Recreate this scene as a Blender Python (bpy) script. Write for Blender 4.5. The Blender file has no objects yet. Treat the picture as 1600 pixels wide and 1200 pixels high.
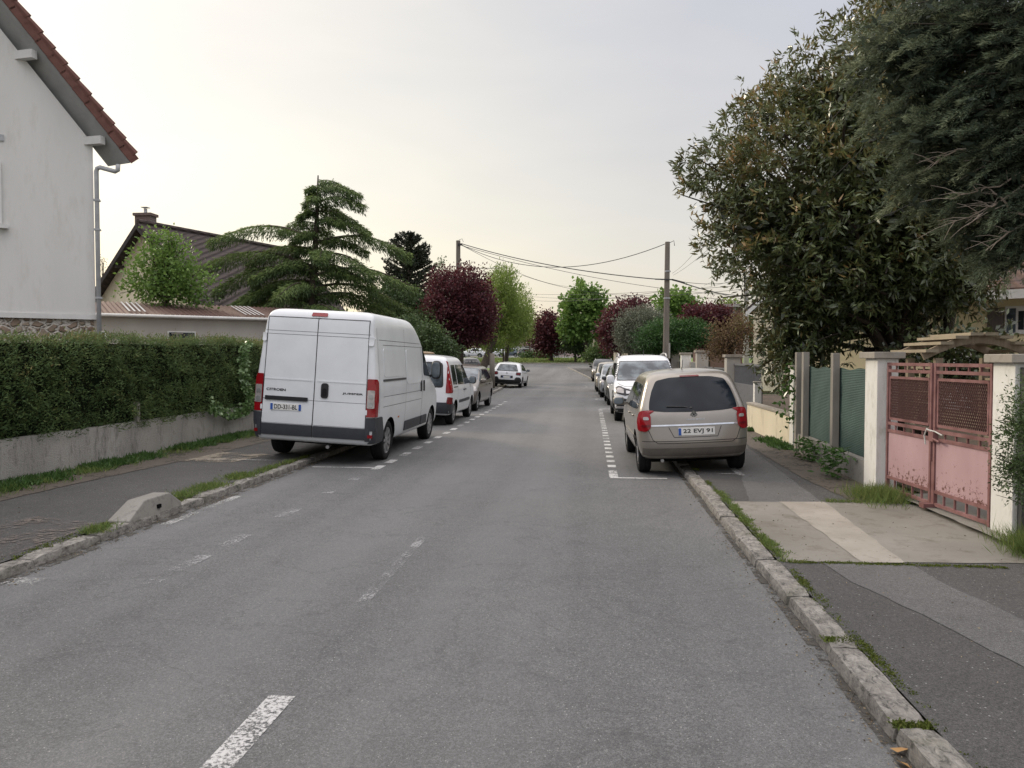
import bpy, bmesh, math, random
import numpy as np
from mathutils import Vector, Matrix, Quaternion
from mathutils.bvhtree import BVHTree
PI = math.pi
rad = math.radians
random.seed(7)
RNG = np.random.default_rng(11)
scene = bpy.context.scene
COL = scene.collection

# ------------------------------------------------------------------ camera
CAMH = 1.75
F = 1200.0
PITCH = math.atan(40 / F)
YAW = math.atan(122 * math.cos(PITCH) / F)
cam = bpy.data.cameras.new('camera')
cam_o = bpy.data.objects.new('camera', cam)
COL.objects.link(cam_o)
cam.sensor_width = 36
cam.lens = 27.0
cam.clip_end = 3000
cam_o.location = (0, 0, CAMH)
cam_o.rotation_euler = (PI / 2 - PITCH, 0, YAW)
scene.camera = cam_o
RM = cam_o.rotation_euler.to_matrix()

def ray(px, py):
    return RM @ Vector(((px - 800) / F, (600 - py) / F, -1))

def P(px, py, Y):
    """world point seen at photo pixel (px,py) at distance Y down the road"""
    d = ray(px, py)
    t = Y / d.y
    return Vector((d.x * t, Y, CAMH + d.z * t))

def G(px, py, z=0.0):
    d = ray(px, py)
    t = (z - CAMH) / d.z
    return Vector((d.x * t, d.y * t, z))

def sstep(a, b, x):
    t = min(1, max(0, (x - a) / (b - a)))
    return t * t * (3 - 2 * t)

def gz(y):
    """height of the land down the street: flat, then a gentle rise"""
    return 1.95 * sstep(44, 132, y)

def bend(y):
    return -0.0012 * max(0, y - 25) ** 2 if y < 85 else -4.32 - 0.144 * (y - 85)

# ------------------------------------------------------------------ materials
class NT:
    def __init__(s, name):
        s.m = bpy.data.materials.new(name)
        s.m.use_nodes = True
        s.t = s.m.node_tree
        s.b = s.t.nodes['Principled BSDF']
        s.out = s.t.nodes['Material Output']
    def n(s, kind, **kw):
        nd = s.t.nodes.new(kind)
        for k, v in kw.items():
            if k in nd.inputs.keys() if hasattr(nd.inputs, 'keys') else False:
                nd.inputs[k].default_value = v
            else:
                setattr(nd, k, v)
        return nd
    def l(s, a, b):
        s.t.links.new(a, b)
    def coords(s, kind='Object', scale=(1, 1, 1)):
        tc = s.n('ShaderNodeTexCoord')
        mp = s.n('ShaderNodeMapping')
        mp.inputs['Scale'].default_value = scale
        s.l(tc.outputs[kind], mp.inputs[0])
        return mp.outputs[0]
    def noise(s, sc, detail=4, rough=.6, vec=None, dist=0):
        nd = s.n('ShaderNodeTexNoise')
        nd.inputs['Scale'].default_value = sc
        nd.inputs['Detail'].default_value = detail
        nd.inputs['Roughness'].default_value = rough
        nd.inputs['Distortion'].default_value = dist
        if vec is not None: s.l(vec, nd.inputs['Vector'])
        return nd.outputs[0]
    def ramp(s, fac, stops, interp='LINEAR'):
        r = s.n('ShaderNodeValToRGB')
        r.color_ramp.interpolation = interp
        while len(r.color_ramp.elements) < len(stops): r.color_ramp.elements.new(.5)
        for e, (p, c) in zip(r.color_ramp.elements, stops):
            e.position = p
            e.color = (*c, 1) if not isinstance(c, (int, float)) else (c, c, c, 1)
        s.l(fac, r.inputs[0])
        return r.outputs[0]
    def mix(s, fac, a, b, mode='MIX'):
        m = s.n('ShaderNodeMix')
        m.data_type = 'RGBA'
        m.blend_type = mode
        for si, v in ((0, fac), (6, a), (7, b)):
            sock = m.inputs[si]
            if isinstance(v, bpy.types.NodeSocket): s.l(v, sock)
            elif isinstance(v, (int, float)): sock.default_value = v if si == 0 else (v, v, v, 1)
            else: sock.default_value = (*v, 1)
        return m.outputs[2]
    def bump(s, h, strength=.3, dist=.01):
        b = s.n('ShaderNodeBump')
        b.inputs['Strength'].default_value = strength
        b.inputs['Distance'].default_value = dist
        s.l(h, b.inputs['Height'])
        s.l(b.outputs[0], s.b.inputs['Normal'])
    def col(s, c):
        if isinstance(c, bpy.types.NodeSocket): s.l(c, s.b.inputs['Base Color'])
        else: s.b.inputs['Base Color'].default_value = (*c, 1)
    def set(s, **kw):
        for k, v in kw.items():
            s.b.inputs[k.replace('_', ' ')].default_value = v
        return s

MATS = {}
def rough_mat(name, c1, c2, sc=3.0, rough=.85, bump=.3, bsc=60, bd=.01, stretch=(1, 1, 1), dirt=None):
    """matt weathered surface: two tones by large noise, fine bump"""
    t = NT(name)
    v = t.coords('Object', stretch)
    n1 = t.noise(sc, 6, .65, v)
    c = t.ramp(n1, [(.3, c1), (.7, c2)])
    if dirt:
        n3 = t.noise(sc * 4, 8, .75, v)
        f = t.ramp(n3, [(.5, 0.0), (.75, 1.0)])
        c = t.mix(f, c, dirt)
    t.col(c)
    t.set(Roughness=rough)
    t.b.inputs['Specular IOR Level'].default_value = .25
    if bump:
        t.bump(t.noise(bsc, 4, .7, t.coords('Object')), bump, bd)
    MATS[name] = t.m
    return t.m

def paint_mat(name, c, rough=.35, metallic=0.0, coat=.6, dirt=.12):
    t = NT(name)
    n1 = t.noise(2.2, 5, .6, t.coords('Object'))
    cd = tuple(x * (1 - dirt * 2.2) for x in c)
    # road film: gets dirtier toward the sills
    geo = t.n('ShaderNodeTexCoord')
    sep = t.n('ShaderNodeSeparateXYZ')
    t.l(geo.outputs['Object'], sep.inputs[0])
    mr = t.n('ShaderNodeMapRange')
    mr.inputs[1].default_value = 0.9
    mr.inputs[2].default_value = 0.2
    t.l(sep.outputs[2], mr.inputs[0])
    base = t.mix(t.ramp(n1, [(.35, 0.0), (.75, 1.0)]), c, cd)
    base = t.mix(mr.outputs[0], base, tuple(x * .72 + .02 for x in c))
    t.col(base)
    t.set(Roughness=rough, Metallic=metallic)
    t.b.inputs['Coat Weight'].default_value = coat
    t.b.inputs['Coat Roughness'].default_value = .12
    MATS[name] = t.m
    return t.m

def flat_mat(name, c, rough=.5, metallic=0.0, spec=.5, var=.15):
    t = NT(name)
    n1 = t.noise(9, 4, .6, t.coords('Object'))
    t.col(t.ramp(n1, [(.3, tuple(x * (1 - var) for x in c)), (.7, tuple(min(1, x * (1 + var)) for x in c))]))
    t.set(Roughness=rough, Metallic=metallic)
    t.b.inputs['Specular IOR Level'].default_value = spec
    MATS[name] = t.m
    return t.m

def leaf_mat(name, cols, rough=.5, trans=.25, spec=.4):
    """cols: list of (pos, colour) over the per-leaf random attribute"""
    t = NT(name)
    a = t.n('ShaderNodeAttribute')
    a.attribute_name = 'rnd'
    c = t.ramp(a.outputs['Fac'], cols)
    t.col(c)
    t.set(Roughness=rough)
    t.b.inputs['Specular IOR Level'].default_value = spec
    tr = t.n('ShaderNodeBsdfTranslucent')
    t.l(t.mix(.5, c, tuple(cols[-1][1])), tr.inputs[0])
    mx = t.n('ShaderNodeMixShader')
    mx.inputs[0].default_value = trans
    t.l(t.b.outputs[0], mx.inputs[1])
    t.l(tr.outputs[0], mx.inputs[2])
    t.l(mx.outputs[0], t.out.inputs[0])
    MATS[name] = t.m
    return t.m

def asphalt_mat(name, dark, light, fleck=.35, tint=(1, 1, 1), track=True, fs=110):
    t = NT(name)
    v = t.coords('Object')
    big = t.noise(.35, 5, .6, v)
    mid = t.noise(4, 6, .7, v)
    fine = t.noise(240, 3, .8, v)
    c = t.ramp(big, [(.3, dark), (.7, light)])
    c = t.mix(t.ramp(mid, [(.4, 0.0), (.8, .35)]), c, tuple(x * .6 for x in dark))
    c = t.mix(.7, c, t.ramp(fine, [(.32, .28), (.5, .95), (.68, 1.8)]), 'MULTIPLY')
    for gs, lo, hi in ((75, .82, 1.18), (150, .74, 1.28)):
        vg_ = t.n('ShaderNodeTexVoronoi')
        vg_.inputs['Scale'].default_value = gs
        t.l(v, vg_.inputs['Vector'])
        sg_ = t.n('ShaderNodeSeparateColor')
        t.l(vg_.outputs['Color'], sg_.inputs[0])
        c = t.mix(1.0, c, t.ramp(sg_.outputs[2], [(0, lo), (.6, 1.0), (1, hi)]), 'MULTIPLY')
    vo = t.n('ShaderNodeTexVoronoi')
    vo.inputs['Scale'].default_value = fs
    t.l(v, vo.inputs['Vector'])
    sepc = t.n('ShaderNodeSeparateColor')
    t.l(vo.outputs['Color'], sepc.inputs[0])
    sel = t.ramp(sepc.outputs[0], [(.965, 0.0), (.985, 1.0)])
    near = t.ramp(vo.outputs['Distance'], [(.3, 1.0), (.45, 0.0)])
    f = t.mix(1.0, sel, near, 'MULTIPLY')
    c = t.mix(f, c, (fleck, fleck, fleck * .96))
    sel2 = t.ramp(sepc.outputs[1], [(.55, 0.0), (.8, .55)])
    c = t.mix(t.mix(1.0, sel2, near, 'MULTIPLY'), c, tuple(x * .35 for x in dark))
    if track:
        # polished wheel tracks and patches along the street (real wear)
        v2 = t.coords('Object', (1.1, .03, 1))
        tr = t.noise(1.0, 3, .5, v2)
        c = t.mix(t.ramp(tr, [(.4, 0.0), (.65, .28)]), c, tuple(x * 1.45 for x in light))
        # thin sealed cracks
        wv = t.noise(.6, 8, .62, v, .6)
        cr = t.ramp(wv, [(.494, 0.0), (.5, .35), (.506, 0.0)])
        c = t.mix(cr, c, tuple(x * .4 for x in dark))
    t.col(c)
    t.set(Roughness=.8)
    t.b.inputs['Specular IOR Level'].default_value = .3
    t.bump(fine, .6, .006)
    MATS[name] = t.m
    return t.m

def worn_paint(name, c=(.62, .62, .60), wear=.5, sc=16):
    t = NT(name)
    v = t.coords('Object')
    n = t.noise(sc, 10, .8, v)
    n2 = t.noise(1.6, 3, .6, v)
    add = t.n('ShaderNodeMath', operation='ADD')
    mul = t.n('ShaderNodeMath', operation='MULTIPLY')
    mul.inputs[1].default_value = .5
    t.l(n2, mul.inputs[0])
    t.l(n, add.inputs[0]); t.l(mul.outputs[0], add.inputs[1])
    a = t.ramp(add.outputs[0], [(wear + .20, 0.0), (wear + .30, 1.0)])
    t.col(c)
    t.set(Roughness=.7)
    tp = t.n('ShaderNodeBsdfTransparent')
    mx = t.n('ShaderNodeMixShader')
    t.l(a, mx.inputs[0]); t.l(tp.outputs[0], mx.inputs[1]); t.l(t.b.outputs[0], mx.inputs[2])
    t.l(mx.outputs[0], t.out.inputs[0])
    MATS[name] = t.m
    return t.m

# ------------------------------------------------------------------ mesh helpers
def origin_of(o):
    v = Vector((0, 0, 0))
    while o is not None:
        v += o.location
        o = o.parent
    return v

def tag(o, label=None, cat=None, group=None, kind=None):
    if label: o['label'] = label
    if cat: o['category'] = cat
    if group: o['group'] = group
    if kind: o['kind'] = kind
    return o

def empty(name, loc, label=None, cat=None, group=None, rot=(0, 0, 0)):
    o = bpy.data.objects.new(name, None)
    COL.objects.link(o)
    o.location = loc
    o.rotation_euler = rot
    o.empty_display_size = .3
    return tag(o, label, cat, group)

def link_mesh(name, me, mat, parent=None, smooth=False, angle=None):
    o = bpy.data.objects.new(name, me)
    COL.objects.link(o)
    if mat is not None:
        for m in (mat if isinstance(mat, (list, tuple)) else [mat]):
            me.materials.append(m)
    if parent is not None: o.parent = parent
    if smooth:
        me.shade_smooth()
        if angle: me.set_sharp_from_angle(angle=rad(angle))
    return o

class MB:
    """collects geometry, builds it as ONE mesh object"""
    def __init__(s):
        s.v = []; s.f = []; s.mi = []; s.rn = []
    def add(s, verts, faces, mi=0):
        b = len(s.v)
        s.v += [tuple(p) for p in verts]
        s.f += [tuple(i + b for i in f) for f in faces]
        s.mi += [mi] * len(faces)
        return s
    def box(s, c, size, rz=0, mi=0, M=None):
        x, y, z = (q / 2 for q in size)
        pts = [Vector((a * x, b * y, d * z)) for a in (-1, 1) for b in (-1, 1) for d in (-1, 1)]
        R = M if M is not None else Matrix.Rotation(rz, 3, 'Z')
        pts = [R @ p + Vector(c) for p in pts]
        return s.add(pts, [(0, 1, 3, 2), (4, 6, 7, 5), (0, 4, 5, 1), (2, 3, 7, 6), (0, 2, 6, 4), (1, 5, 7, 3)], mi)
    def bar(s, a, b, w, h, mi=0, up=(0, 0, 1)):
        a = Vector(a); b = Vector(b)
        d = (b - a)
        L = d.length
        d.normalize()
        u = Vector(up)
        if abs(d.dot(u)) > .99: u = Vector((0, 1, 0))
        sx = d.cross(u).normalized()
        uz = sx.cross(d).normalized()
        M = Matrix((sx, d, uz)).transposed()
        return s.box((a + b) / 2, (w, L, h), M=M, mi=mi)
    def tube(s, pts, r, n=6, mi=0, cap=True):
        pts = [Vector(p) for p in pts]
        if not isinstance(r, (list, tuple)): r = [r] * len(pts)
        vs = []; fs = []
        pu = None
        for i, p in enumerate(pts):
            d = (pts[min(i + 1, len(pts) - 1)] - pts[max(i - 1, 0)])
            if d.length < 1e-9: d = Vector((0, 0, 1))
            d.normalize()
            if pu is None:
                pu = d.orthogonal().normalized()
            else:
                pu = (pu - d * pu.dot(d))
                if pu.length < 1e-6: pu = d.orthogonal()
                pu.normalize()
            w = d.cross(pu)
            for k in range(n):
                a = 2 * PI * k / n
                vs.append(p + (pu * math.cos(a) + w * math.sin(a)) * r[i])
        for i in range(len(pts) - 1):
            for k in range(n):
                k2 = (k + 1) % n
                fs.append((i * n + k, i * n + k2, (i + 1) * n + k2, (i + 1) * n + k))
        if cap:
            fs.append(tuple(range(n - 1, -1, -1)))
            fs.append(tuple((len(pts) - 1) * n + k for k in range(n)))
        return s.add(vs, fs, mi)
    def lathe(s, prof, n=24, axis='x', c=(0, 0, 0), mi=0):
        """prof: (axial, radius)"""
        vs = []; fs = []
        for a, r in prof:
            for k in range(n):
                t = 2 * PI * k / n
                p = {'x': (a, r * math.cos(t), r * math.sin(t)), 'y': (r * math.cos(t), a, r * math.sin(t)), 'z': (r * math.cos(t), r * math.sin(t), a)}[axis]
                vs.append(Vector(p) + Vector(c))
        for i in range(len(prof) - 1):
            for k in range(n):
                k2 = (k + 1) % n
                fs.append((i * n + k, i * n + k2, (i + 1) * n + k2, (i + 1) * n + k))
        return s.add(vs, fs, mi)
    def ell(s, c, r, e=1.0, nu=16, nv=10, mi=0):
        """superellipsoid"""
        def sg(x, p): return math.copysign(abs(x) ** p, x)
        vs = []; fs = []
        for i in range(nv + 1):
            ph = -PI / 2 + PI * i / nv
            for k in range(nu):
                th = 2 * PI * k / nu
                vs.append((c[0] + r[0] * sg(math.cos(ph), e) * sg(math.cos(th), e), c[1] + r[1] * sg(math.cos(ph), e) * sg(math.sin(th), e), c[2] + r[2] * sg(math.sin(ph), e)))
        for i in range(nv):
            for k in range(nu):
                k2 = (k + 1) % nu
                fs.append((i * nu + k, i * nu + k2, (i + 1) * nu + k2, (i + 1) * nu + k))
        return s.add(vs, fs, mi)
    def prism(s, poly, a, b, mi=0):
        """poly: list of 3d points; extruded by vector b-a ; a offset"""
        a = Vector(a); b = Vector(b)
        n = len(poly)
        vs = [Vector(p) + a for p in poly] + [Vector(p) + b for p in poly]
        fs = [tuple(range(n)), tuple(range(2 * n - 1, n - 1, -1))]
        fs += [(i, i + n, (i + 1) % n + n, (i + 1) % n) for i in range(n)]
        return s.add(vs, fs, mi)
    def build(s, name, mat, parent=None, local=False, smooth=False, angle=None, origin=None, bevel=0, fix=True):
        me = bpy.data.meshes.new(name)
        off = Vector((0, 0, 0))
        if not local:
            off = origin_of(parent) if parent is not None else (Vector(origin) if origin is not None else Vector((0, 0, 0)))
        me.from_pydata([(x - off.x, y - off.y, z - off.z) for x, y, z in s.v], [], s.f)
        if any(s.mi): me.polygons.foreach_set('material_index', s.mi)
        if fix or bevel:
            bm = bmesh.new(); bm.from_mesh(me)
            if bevel:
                bmesh.ops.bevel(bm, geom=list(bm.edges), offset=bevel, segments=2, affect='EDGES', profile=.5)
            bmesh.ops.recalc_face_normals(bm, faces=bm.faces)
            bm.to_mesh(me); bm.free()
        o = link_mesh(name, me, mat, parent, smooth, angle)
        if parent is None and origin is not None: o.location = origin
        return o

def chipped(mb, amt, seed=0):
    r = random.Random(seed)
    mb.v = [(x + r.uniform(-amt, amt), y + r.uniform(-amt, amt), z + r.uniform(-amt, amt) * .6) for x, y, z in mb.v]
    return mb

# ------------------------------------------------------------------ leaves (numpy)
def unit(a):
    return a / np.maximum(1e-9, np.linalg.norm(a, axis=1, keepdims=True))

def leaf_arrays(cen, d, L, W, rng=RNG, fold=.0):
    """rhombus leaves: cen = base points, d = direction, L/W arrays"""
    n = len(cen)
    r = unit(rng.normal(size=(n, 3)))
    sd = unit(np.cross(d, r))
    L = np.broadcast_to(np.asarray(L, float), (n,))[:, None]
    W = np.broadcast_to(np.asarray(W, float), (n,))[:, None]
    nrm = np.cross(d, sd)
    v = np.empty((n, 4, 3))
    v[:, 0] = cen
    v[:, 1] = cen + d * L * .45 + sd * W * .5 + nrm * W * .15
    v[:, 2] = cen + d * L
    v[:, 3] = cen + d * L * .45 - sd * W * .5 + nrm * W * .15
    return v

def leaf_mesh(name, v, rnd, mat, parent=None, origin=(0, 0, 0)):
    n = len(v)
    off = np.array(origin_of(parent) if parent is not None else Vector(origin))
    me = bpy.data.meshes.new(name)
    me.vertices.add(n * 4)
    me.vertices.foreach_set('co', (v - off).reshape(-1).astype(np.float32))
    me.loops.add(n * 4)
    me.loops.foreach_set('vertex_index', np.arange(n * 4, dtype=np.int32))
    me.polygons.add(n)
    me.polygons.foreach_set('loop_start', np.arange(0, n * 4, 4, dtype=np.int32))
    me.polygons.foreach_set('loop_total', np.full(n, 4, dtype=np.int32))
    me.update(calc_edges=True)
    at = me.attributes.new('rnd', 'FLOAT', 'POINT')
    at.data.foreach_set('value', np.repeat(np.clip(rnd, 0, 1), 4).astype(np.float32))
    o = bpy.data.objects.new(name, me)
    COL.objects.link(o)
    me.materials.append(mat)
    if parent is not None: o.parent = parent
    else: o.location = origin
    return o
# ------------------------------------------------------------------ vehicles
GLASS = NT('car_glass')
GLASS.col(GLASS.ramp(GLASS.noise(1.7, 2, .5, GLASS.coords('Object')), [(.4, (.006, .009, .014)), (.65, (.022, .03, .038))]))
GLASS.set(Roughness=.05); GLASS.b.inputs['Specular IOR Level'].default_value = .2
GLASS = GLASS.m
PALE_GLASS = NT('pale_glass')
PALE_GLASS.col(PALE_GLASS.ramp(PALE_GLASS.noise(3.2, 3, .5, PALE_GLASS.coords('Object')), [(.38, (.035, .045, .055)), (.62, (.14, .17, .19))]))
PALE_GLASS.set(Roughness=.12); PALE_GLASS = PALE_GLASS.m
WHITE = paint_mat('van_white_paint', (.66, .685, .70), .36, dirt=.05)
WHITE2 = paint_mat('white_car_paint', (.68, .70, .72), .3, dirt=.05)
BEIGE = paint_mat('beige_metallic_paint', (.285, .26, .225), .30, .45, .6, dirt=.06)
TAUPE = paint_mat('taupe_paint', (.16, .14, .12), .3, .5)
GREYP = paint_mat('grey_paint', (.045, .048, .055), .3, .4)
BLACKP = paint_mat('black_paint', (.012, .012, .015), .25)
CREAMP = paint_mat('champagne_paint', (.42, .38, .30), .3, .3)
SILVERP = paint_mat('silver_paint', (.36, .38, .40), .3, .4)
BLUEP = paint_mat('slate_blue_paint', (.10, .13, .17), .3, .4)
DKPLAST = flat_mat('dark_bumper_plastic', (.028, .031, .037), .55)
BLACKPL = flat_mat('black_plastic', (.009, .009, .011), .4)
RUBBER = flat_mat('rubber', (.012, .012, .013), .85, spec=.2)
GAP = flat_mat('panel_gap', (.03, .032, .034), .8, spec=.1)
UNDER = flat_mat('wheel_well', (.006, .006, .006), .95, spec=.05)
ALLOY = flat_mat('alloy', (.38, .38, .38), .35, .8)
CHROME = flat_mat('chrome', (.75, .76, .78), .12, 1.0)
REDL = flat_mat('red_lens', (.22, .006, .010), .12)
DREDL = flat_mat('dark_red_lens', (.12, .006, .01), .15)
CLEARL = flat_mat('clear_lens', (.36, .34, .33), .1, .3)
AMBERL = flat_mat('amber_lens', (.5, .16, .02), .2)
PLATE = flat_mat('plate_white', (.66, .66, .63), .4, var=.05)
PLBLUE = flat_mat('plate_blue', (.02, .08, .33), .4)
INK = flat_mat('plate_ink', (.01, .01, .012), .5)

def text_mesh(s, w, h, bold=0.0, spacing=1.0):
    """flat text in the xz plane facing -y, fitted to w x h, centred"""
    cu = bpy.data.curves.new('t', 'FONT')
    cu.body = s
    cu.size = 1
    cu.offset = bold
    cu.space_character = spacing
    cu.resolution_u = 3
    o = bpy.data.objects.new('t', cu)
    me = bpy.data.meshes.new_from_object(o)
    bpy.data.objects.remove(o)
    co = np.array([v.co for v in me.vertices])
    mn, mxx = co.min(0), co.max(0)
    for v in me.vertices:
        x = (v.co.x - (mn[0] + mxx[0]) / 2) / (mxx[0] - mn[0]) * w
        z = (v.co.y - (mn[1] + mxx[1]) / 2) / (mxx[1] - mn[1]) * h
        v.co = (x, 0, z)
    return me

def round_poly(poly, r, n=4):
    out = []
    m = len(poly)
    for i in range(m):
        p0 = Vector(poly[i - 1]); p = Vector(poly[i]); p1 = Vector(poly[(i + 1) % m])
        a = (p0 - p); b = (p1 - p)
        rr = min(r, a.length * .45, b.length * .45)
        A = p + a.normalized() * rr; B = p + b.normalized() * rr
        for k in range(n + 1):
            t = k / n
            out.append(tuple(A * (1 - t) ** 2 + p * 2 * t * (1 - t) + B * t * t))
    return out

AX = {'R': (lambda a, b: (a, -6, b), Vector((0, 1, 0))), 'F': (lambda a, b: (a, 14, b), Vector((0, -1, 0))),
      'S': (lambda a, b: (6, a, b), Vector((-1, 0, 0))), 'P': (lambda a, b: (-6, a, b), Vector((1, 0, 0))),
      'T': (lambda a, b: (a, b, 8), Vector((0, 0, -1)))}

class Car:
    def __init__(s, name, loc, rotz, roll, label, cat, levels, paint, wy, W, R, tw=.2, group=None, sub=1, crown=.03, rim=ALLOY, spokes=7, arch=.055):
        s.root = empty(name, loc, label, cat, group, rot=(0, roll, rotz))
        s.W = W
        s.bvh = None
        me = s.make_body(levels, sub, crown)
        s.bvh = BVHTree.FromPolygons([v.co[:] for v in me.vertices], [p.vertices[:] for p in me.polygons])
        # wheel wells
        mb = MB()
        for y in wy:
            for sx in (-1, 1):
                mb.lathe([(sx * (W / 2 + .2), 0), (sx * (W / 2 + .2), R + arch), (sx * (W / 2 - .30), R + arch), (sx * (W / 2 - .30), 0)], 32, 'x', (0, y, R))
        cut = mb.build('cut', [paint, UNDER], local=True)
        bmx = bmesh.new(); bmx.from_mesh(cut.data)
        bmesh.ops.remove_doubles(bmx, verts=bmx.verts, dist=1e-5)
        bmesh.ops.recalc_face_normals(bmx, faces=bmx.faces)
        for f in bmx.faces: f.material_index = 1
        bmx.to_mesh(cut.data); bmx.free()
        body = link_mesh('body', me, [paint, UNDER])
        md = body.modifiers.new('b', 'BOOLEAN'); md.object = cut; md.operation = 'DIFFERENCE'; md.solver = 'EXACT'
        dg = bpy.context.evaluated_depsgraph_get()
        nm = bpy.data.meshes.new_from_object(body.evaluated_get(dg))
        body.modifiers.clear()
        body.data = nm
        nm.name = 'body'
        bpy.data.objects.remove(cut)
        nm.shade_smooth(); nm.set_sharp_from_angle(angle=rad(38))
        body.parent = s.root
        s.body = body
        for y in wy:
            for sx in (-1, 1):
                s.wheel(sx * (W / 2 - .03), y, R, tw, sx, rim, spokes)

    def make_body(s, levels, sub, crown):
        M, C, K = 7, 4, 20
        rings = []
        for lv in levels:
            z, y0, y1, w, rr, rf, br, bf = lv[:8]
            h = []
            for i in range(M):
                x = (w - rr) * i / (M - 1)
                h.append((x, y0 + br * (x / w) ** 2))
            yb = y0 + br * ((w - rr) / w) ** 2
            for i in range(1, C + 1):
                a = PI / 2 * i / C
                h.append((w - rr + rr * math.sin(a), yb + rr * (1 - math.cos(a))))
            ya = yb + rr
            yf = y1 - bf * ((w - rf) / w) ** 2
            yz = yf - rf
            for i in range(1, K):
                t = i / K
                y = ya + (yz - ya) * t
                h.append((w * (1 + .012 * math.sin(PI * t)), y))
            for i in range(0, C + 1):
                a = PI / 2 * i / C
                h.append((w - rf + rf * math.cos(a), yz + rf * math.sin(a)))
            for i in range(1, M):
                x = (w - rf) * (1 - i / (M - 1))
                h.append((x, y1 - bf * (x / w) ** 2))
            full = h + [(-x, y) for x, y in h[-2:0:-1]]
            rings.append([(x, y, z) for x, y in full])
        n = len(rings[0])
        top = rings[-1]
        cy = sum(p[1] for p in top) / n
        zt = top[0][2]
        for sc in (.8, .5, .2):
            rings.append([(x * sc, cy + (y - cy) * sc, zt + crown * (1 - sc * sc)) for x, y, z in top])
        v = [p for r in rings for p in r]
        f = []
        for i in range(len(rings) - 1):
            for k in range(n):
                k2 = (k + 1) % n
                f.append((i * n + k, i * n + k2, (i + 1) * n + k2, (i + 1) * n + k))
        b = len(v)
        v.append((0, cy, zt + crown))
        L = (len(rings) - 1) * n
        for k in range(n): f.append((L + k, L + (k + 1) % n, b))
        f.append(tuple(range(n - 1, -1, -1)))
        me = bpy.data.meshes.new('body')
        me.from_pydata(v, [], f)
        o = bpy.data.objects.new('tmp', me); COL.objects.link(o)
        if sub:
            md = o.modifiers.new('s', 'SUBSURF'); md.levels = sub; md.render_levels = sub
        dg = bpy.context.evaluated_depsgraph_get()
        nm = bpy.data.meshes.new_from_object(o.evaluated_get(dg))
        bpy.data.objects.remove(o)
        bm = bmesh.new(); bm.from_mesh(nm)
        bmesh.ops.recalc_face_normals(bm, faces=bm.faces)
        bm.to_mesh(nm); bm.free()
        return nm

    def hit(s, ax, a, b):
        fo, d = AX[ax]
        loc, nrm, i, dist = s.bvh.ray_cast(Vector(fo(a, b)), d)
        if loc is None: return None, None
        if nrm.dot(d) > 0: nrm = -nrm
        if nrm.dot(d) > -.10 or (ax in 'SP' and abs(loc.x) < s.W * .25): return None, None
        return loc, nrm

    def patch(s, name, ax, poly, mat, off=.004, rnd=.03, res=.07, parent=None, skirt=.02, label=None, smooth=True):
        poly = round_poly(poly, rnd) if rnd else poly
        bm = bmesh.new()
        vs = [bm.verts.new((p[0], p[1], 0)) for p in poly]
        bm.faces.new(vs)
        for k in (0, 1):
            lo = min(p[k] for p in poly); hi = max(p[k] for p in poly)
            n = max(1, int((hi - lo) / res))
            for i in range(1, n):
                c = [0, 0, 0]; c[k] = lo + (hi - lo) * i / n
                nn = [0, 0, 0]; nn[k] = 1
                bmesh.ops.bisect_plane(bm, geom=bm.verts[:] + bm.edges[:] + bm.faces[:], plane_co=c, plane_no=nn, dist=1e-5)
        dele = []
        nr = {}
        d = AX[ax][1]
        for v in bm.verts:
            loc, nrm = s.hit(ax, v.co.x, v.co.y)
            if loc is None: dele.append(v); continue
            v.co = loc + nrm * off
            nr[v] = nrm
        bmesh.ops.delete(bm, geom=dele, context='VERTS')
        if not bm.faces:
            bm.free(); return None
        be = [e for e in bm.edges if e.is_boundary]
        bmesh.ops.recalc_face_normals(bm, faces=bm.faces)
        fs = bm.faces[:]
        if sum((f.normal.dot(d) for f in fs)) > 0:
            bmesh.ops.reverse_faces(bm, faces=fs)
        if skirt:
            r = bmesh.ops.extrude_edge_only(bm, edges=be)
            for g in r['geom']:
                if isinstance(g, bmesh.types.BMVert):
                    g.co = g.co + d * (skirt + off)
        me = bpy.data.meshes.new(name)
        bm.to_mesh(me); bm.free()
        o = link_mesh(name, me, mat, parent or s.root, smooth)
        if smooth: me.set_sharp_from_angle(angle=rad(40))
        if label: o['label'] = label
        return o

    def strip(s, name, lines, mat=GAP, w=.008, off=.0025, parent=None, step=.05):
        """lines: list of (axis, [(a,b),...], closed)"""
        mb = MB()
        for ax, pts, closed in lines:
            P2 = [Vector(p) for p in pts]
            if closed: P2.append(P2[0])
            for a, b in zip(P2, P2[1:]):
                L = (b - a).length
                if L < 1e-6: continue
                n = max(1, int(L / step))
                t = (b - a) / L
                nn = Vector((-t.y, t.x)) * w / 2
                prev = None
                for i in range(n + 1):
                    q = a + (b - a) * i / n
                    l1, n1 = s.hit(ax, q.x + nn.x, q.y + nn.y)
                    l2, n2 = s.hit(ax, q.x - nn.x, q.y - nn.y)
                    if l1 is None or l2 is None: prev = None; continue
                    cur = (l1 + n1 * off, l2 + n2 * off)
                    if prev: mb.add([prev[0], prev[1], cur[1], cur[0]], [(0, 1, 2, 3)])
                    prev = cur
        if mb.v:
            return mb.build(name, mat, parent or s.root, local=True, fix=False)

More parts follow.
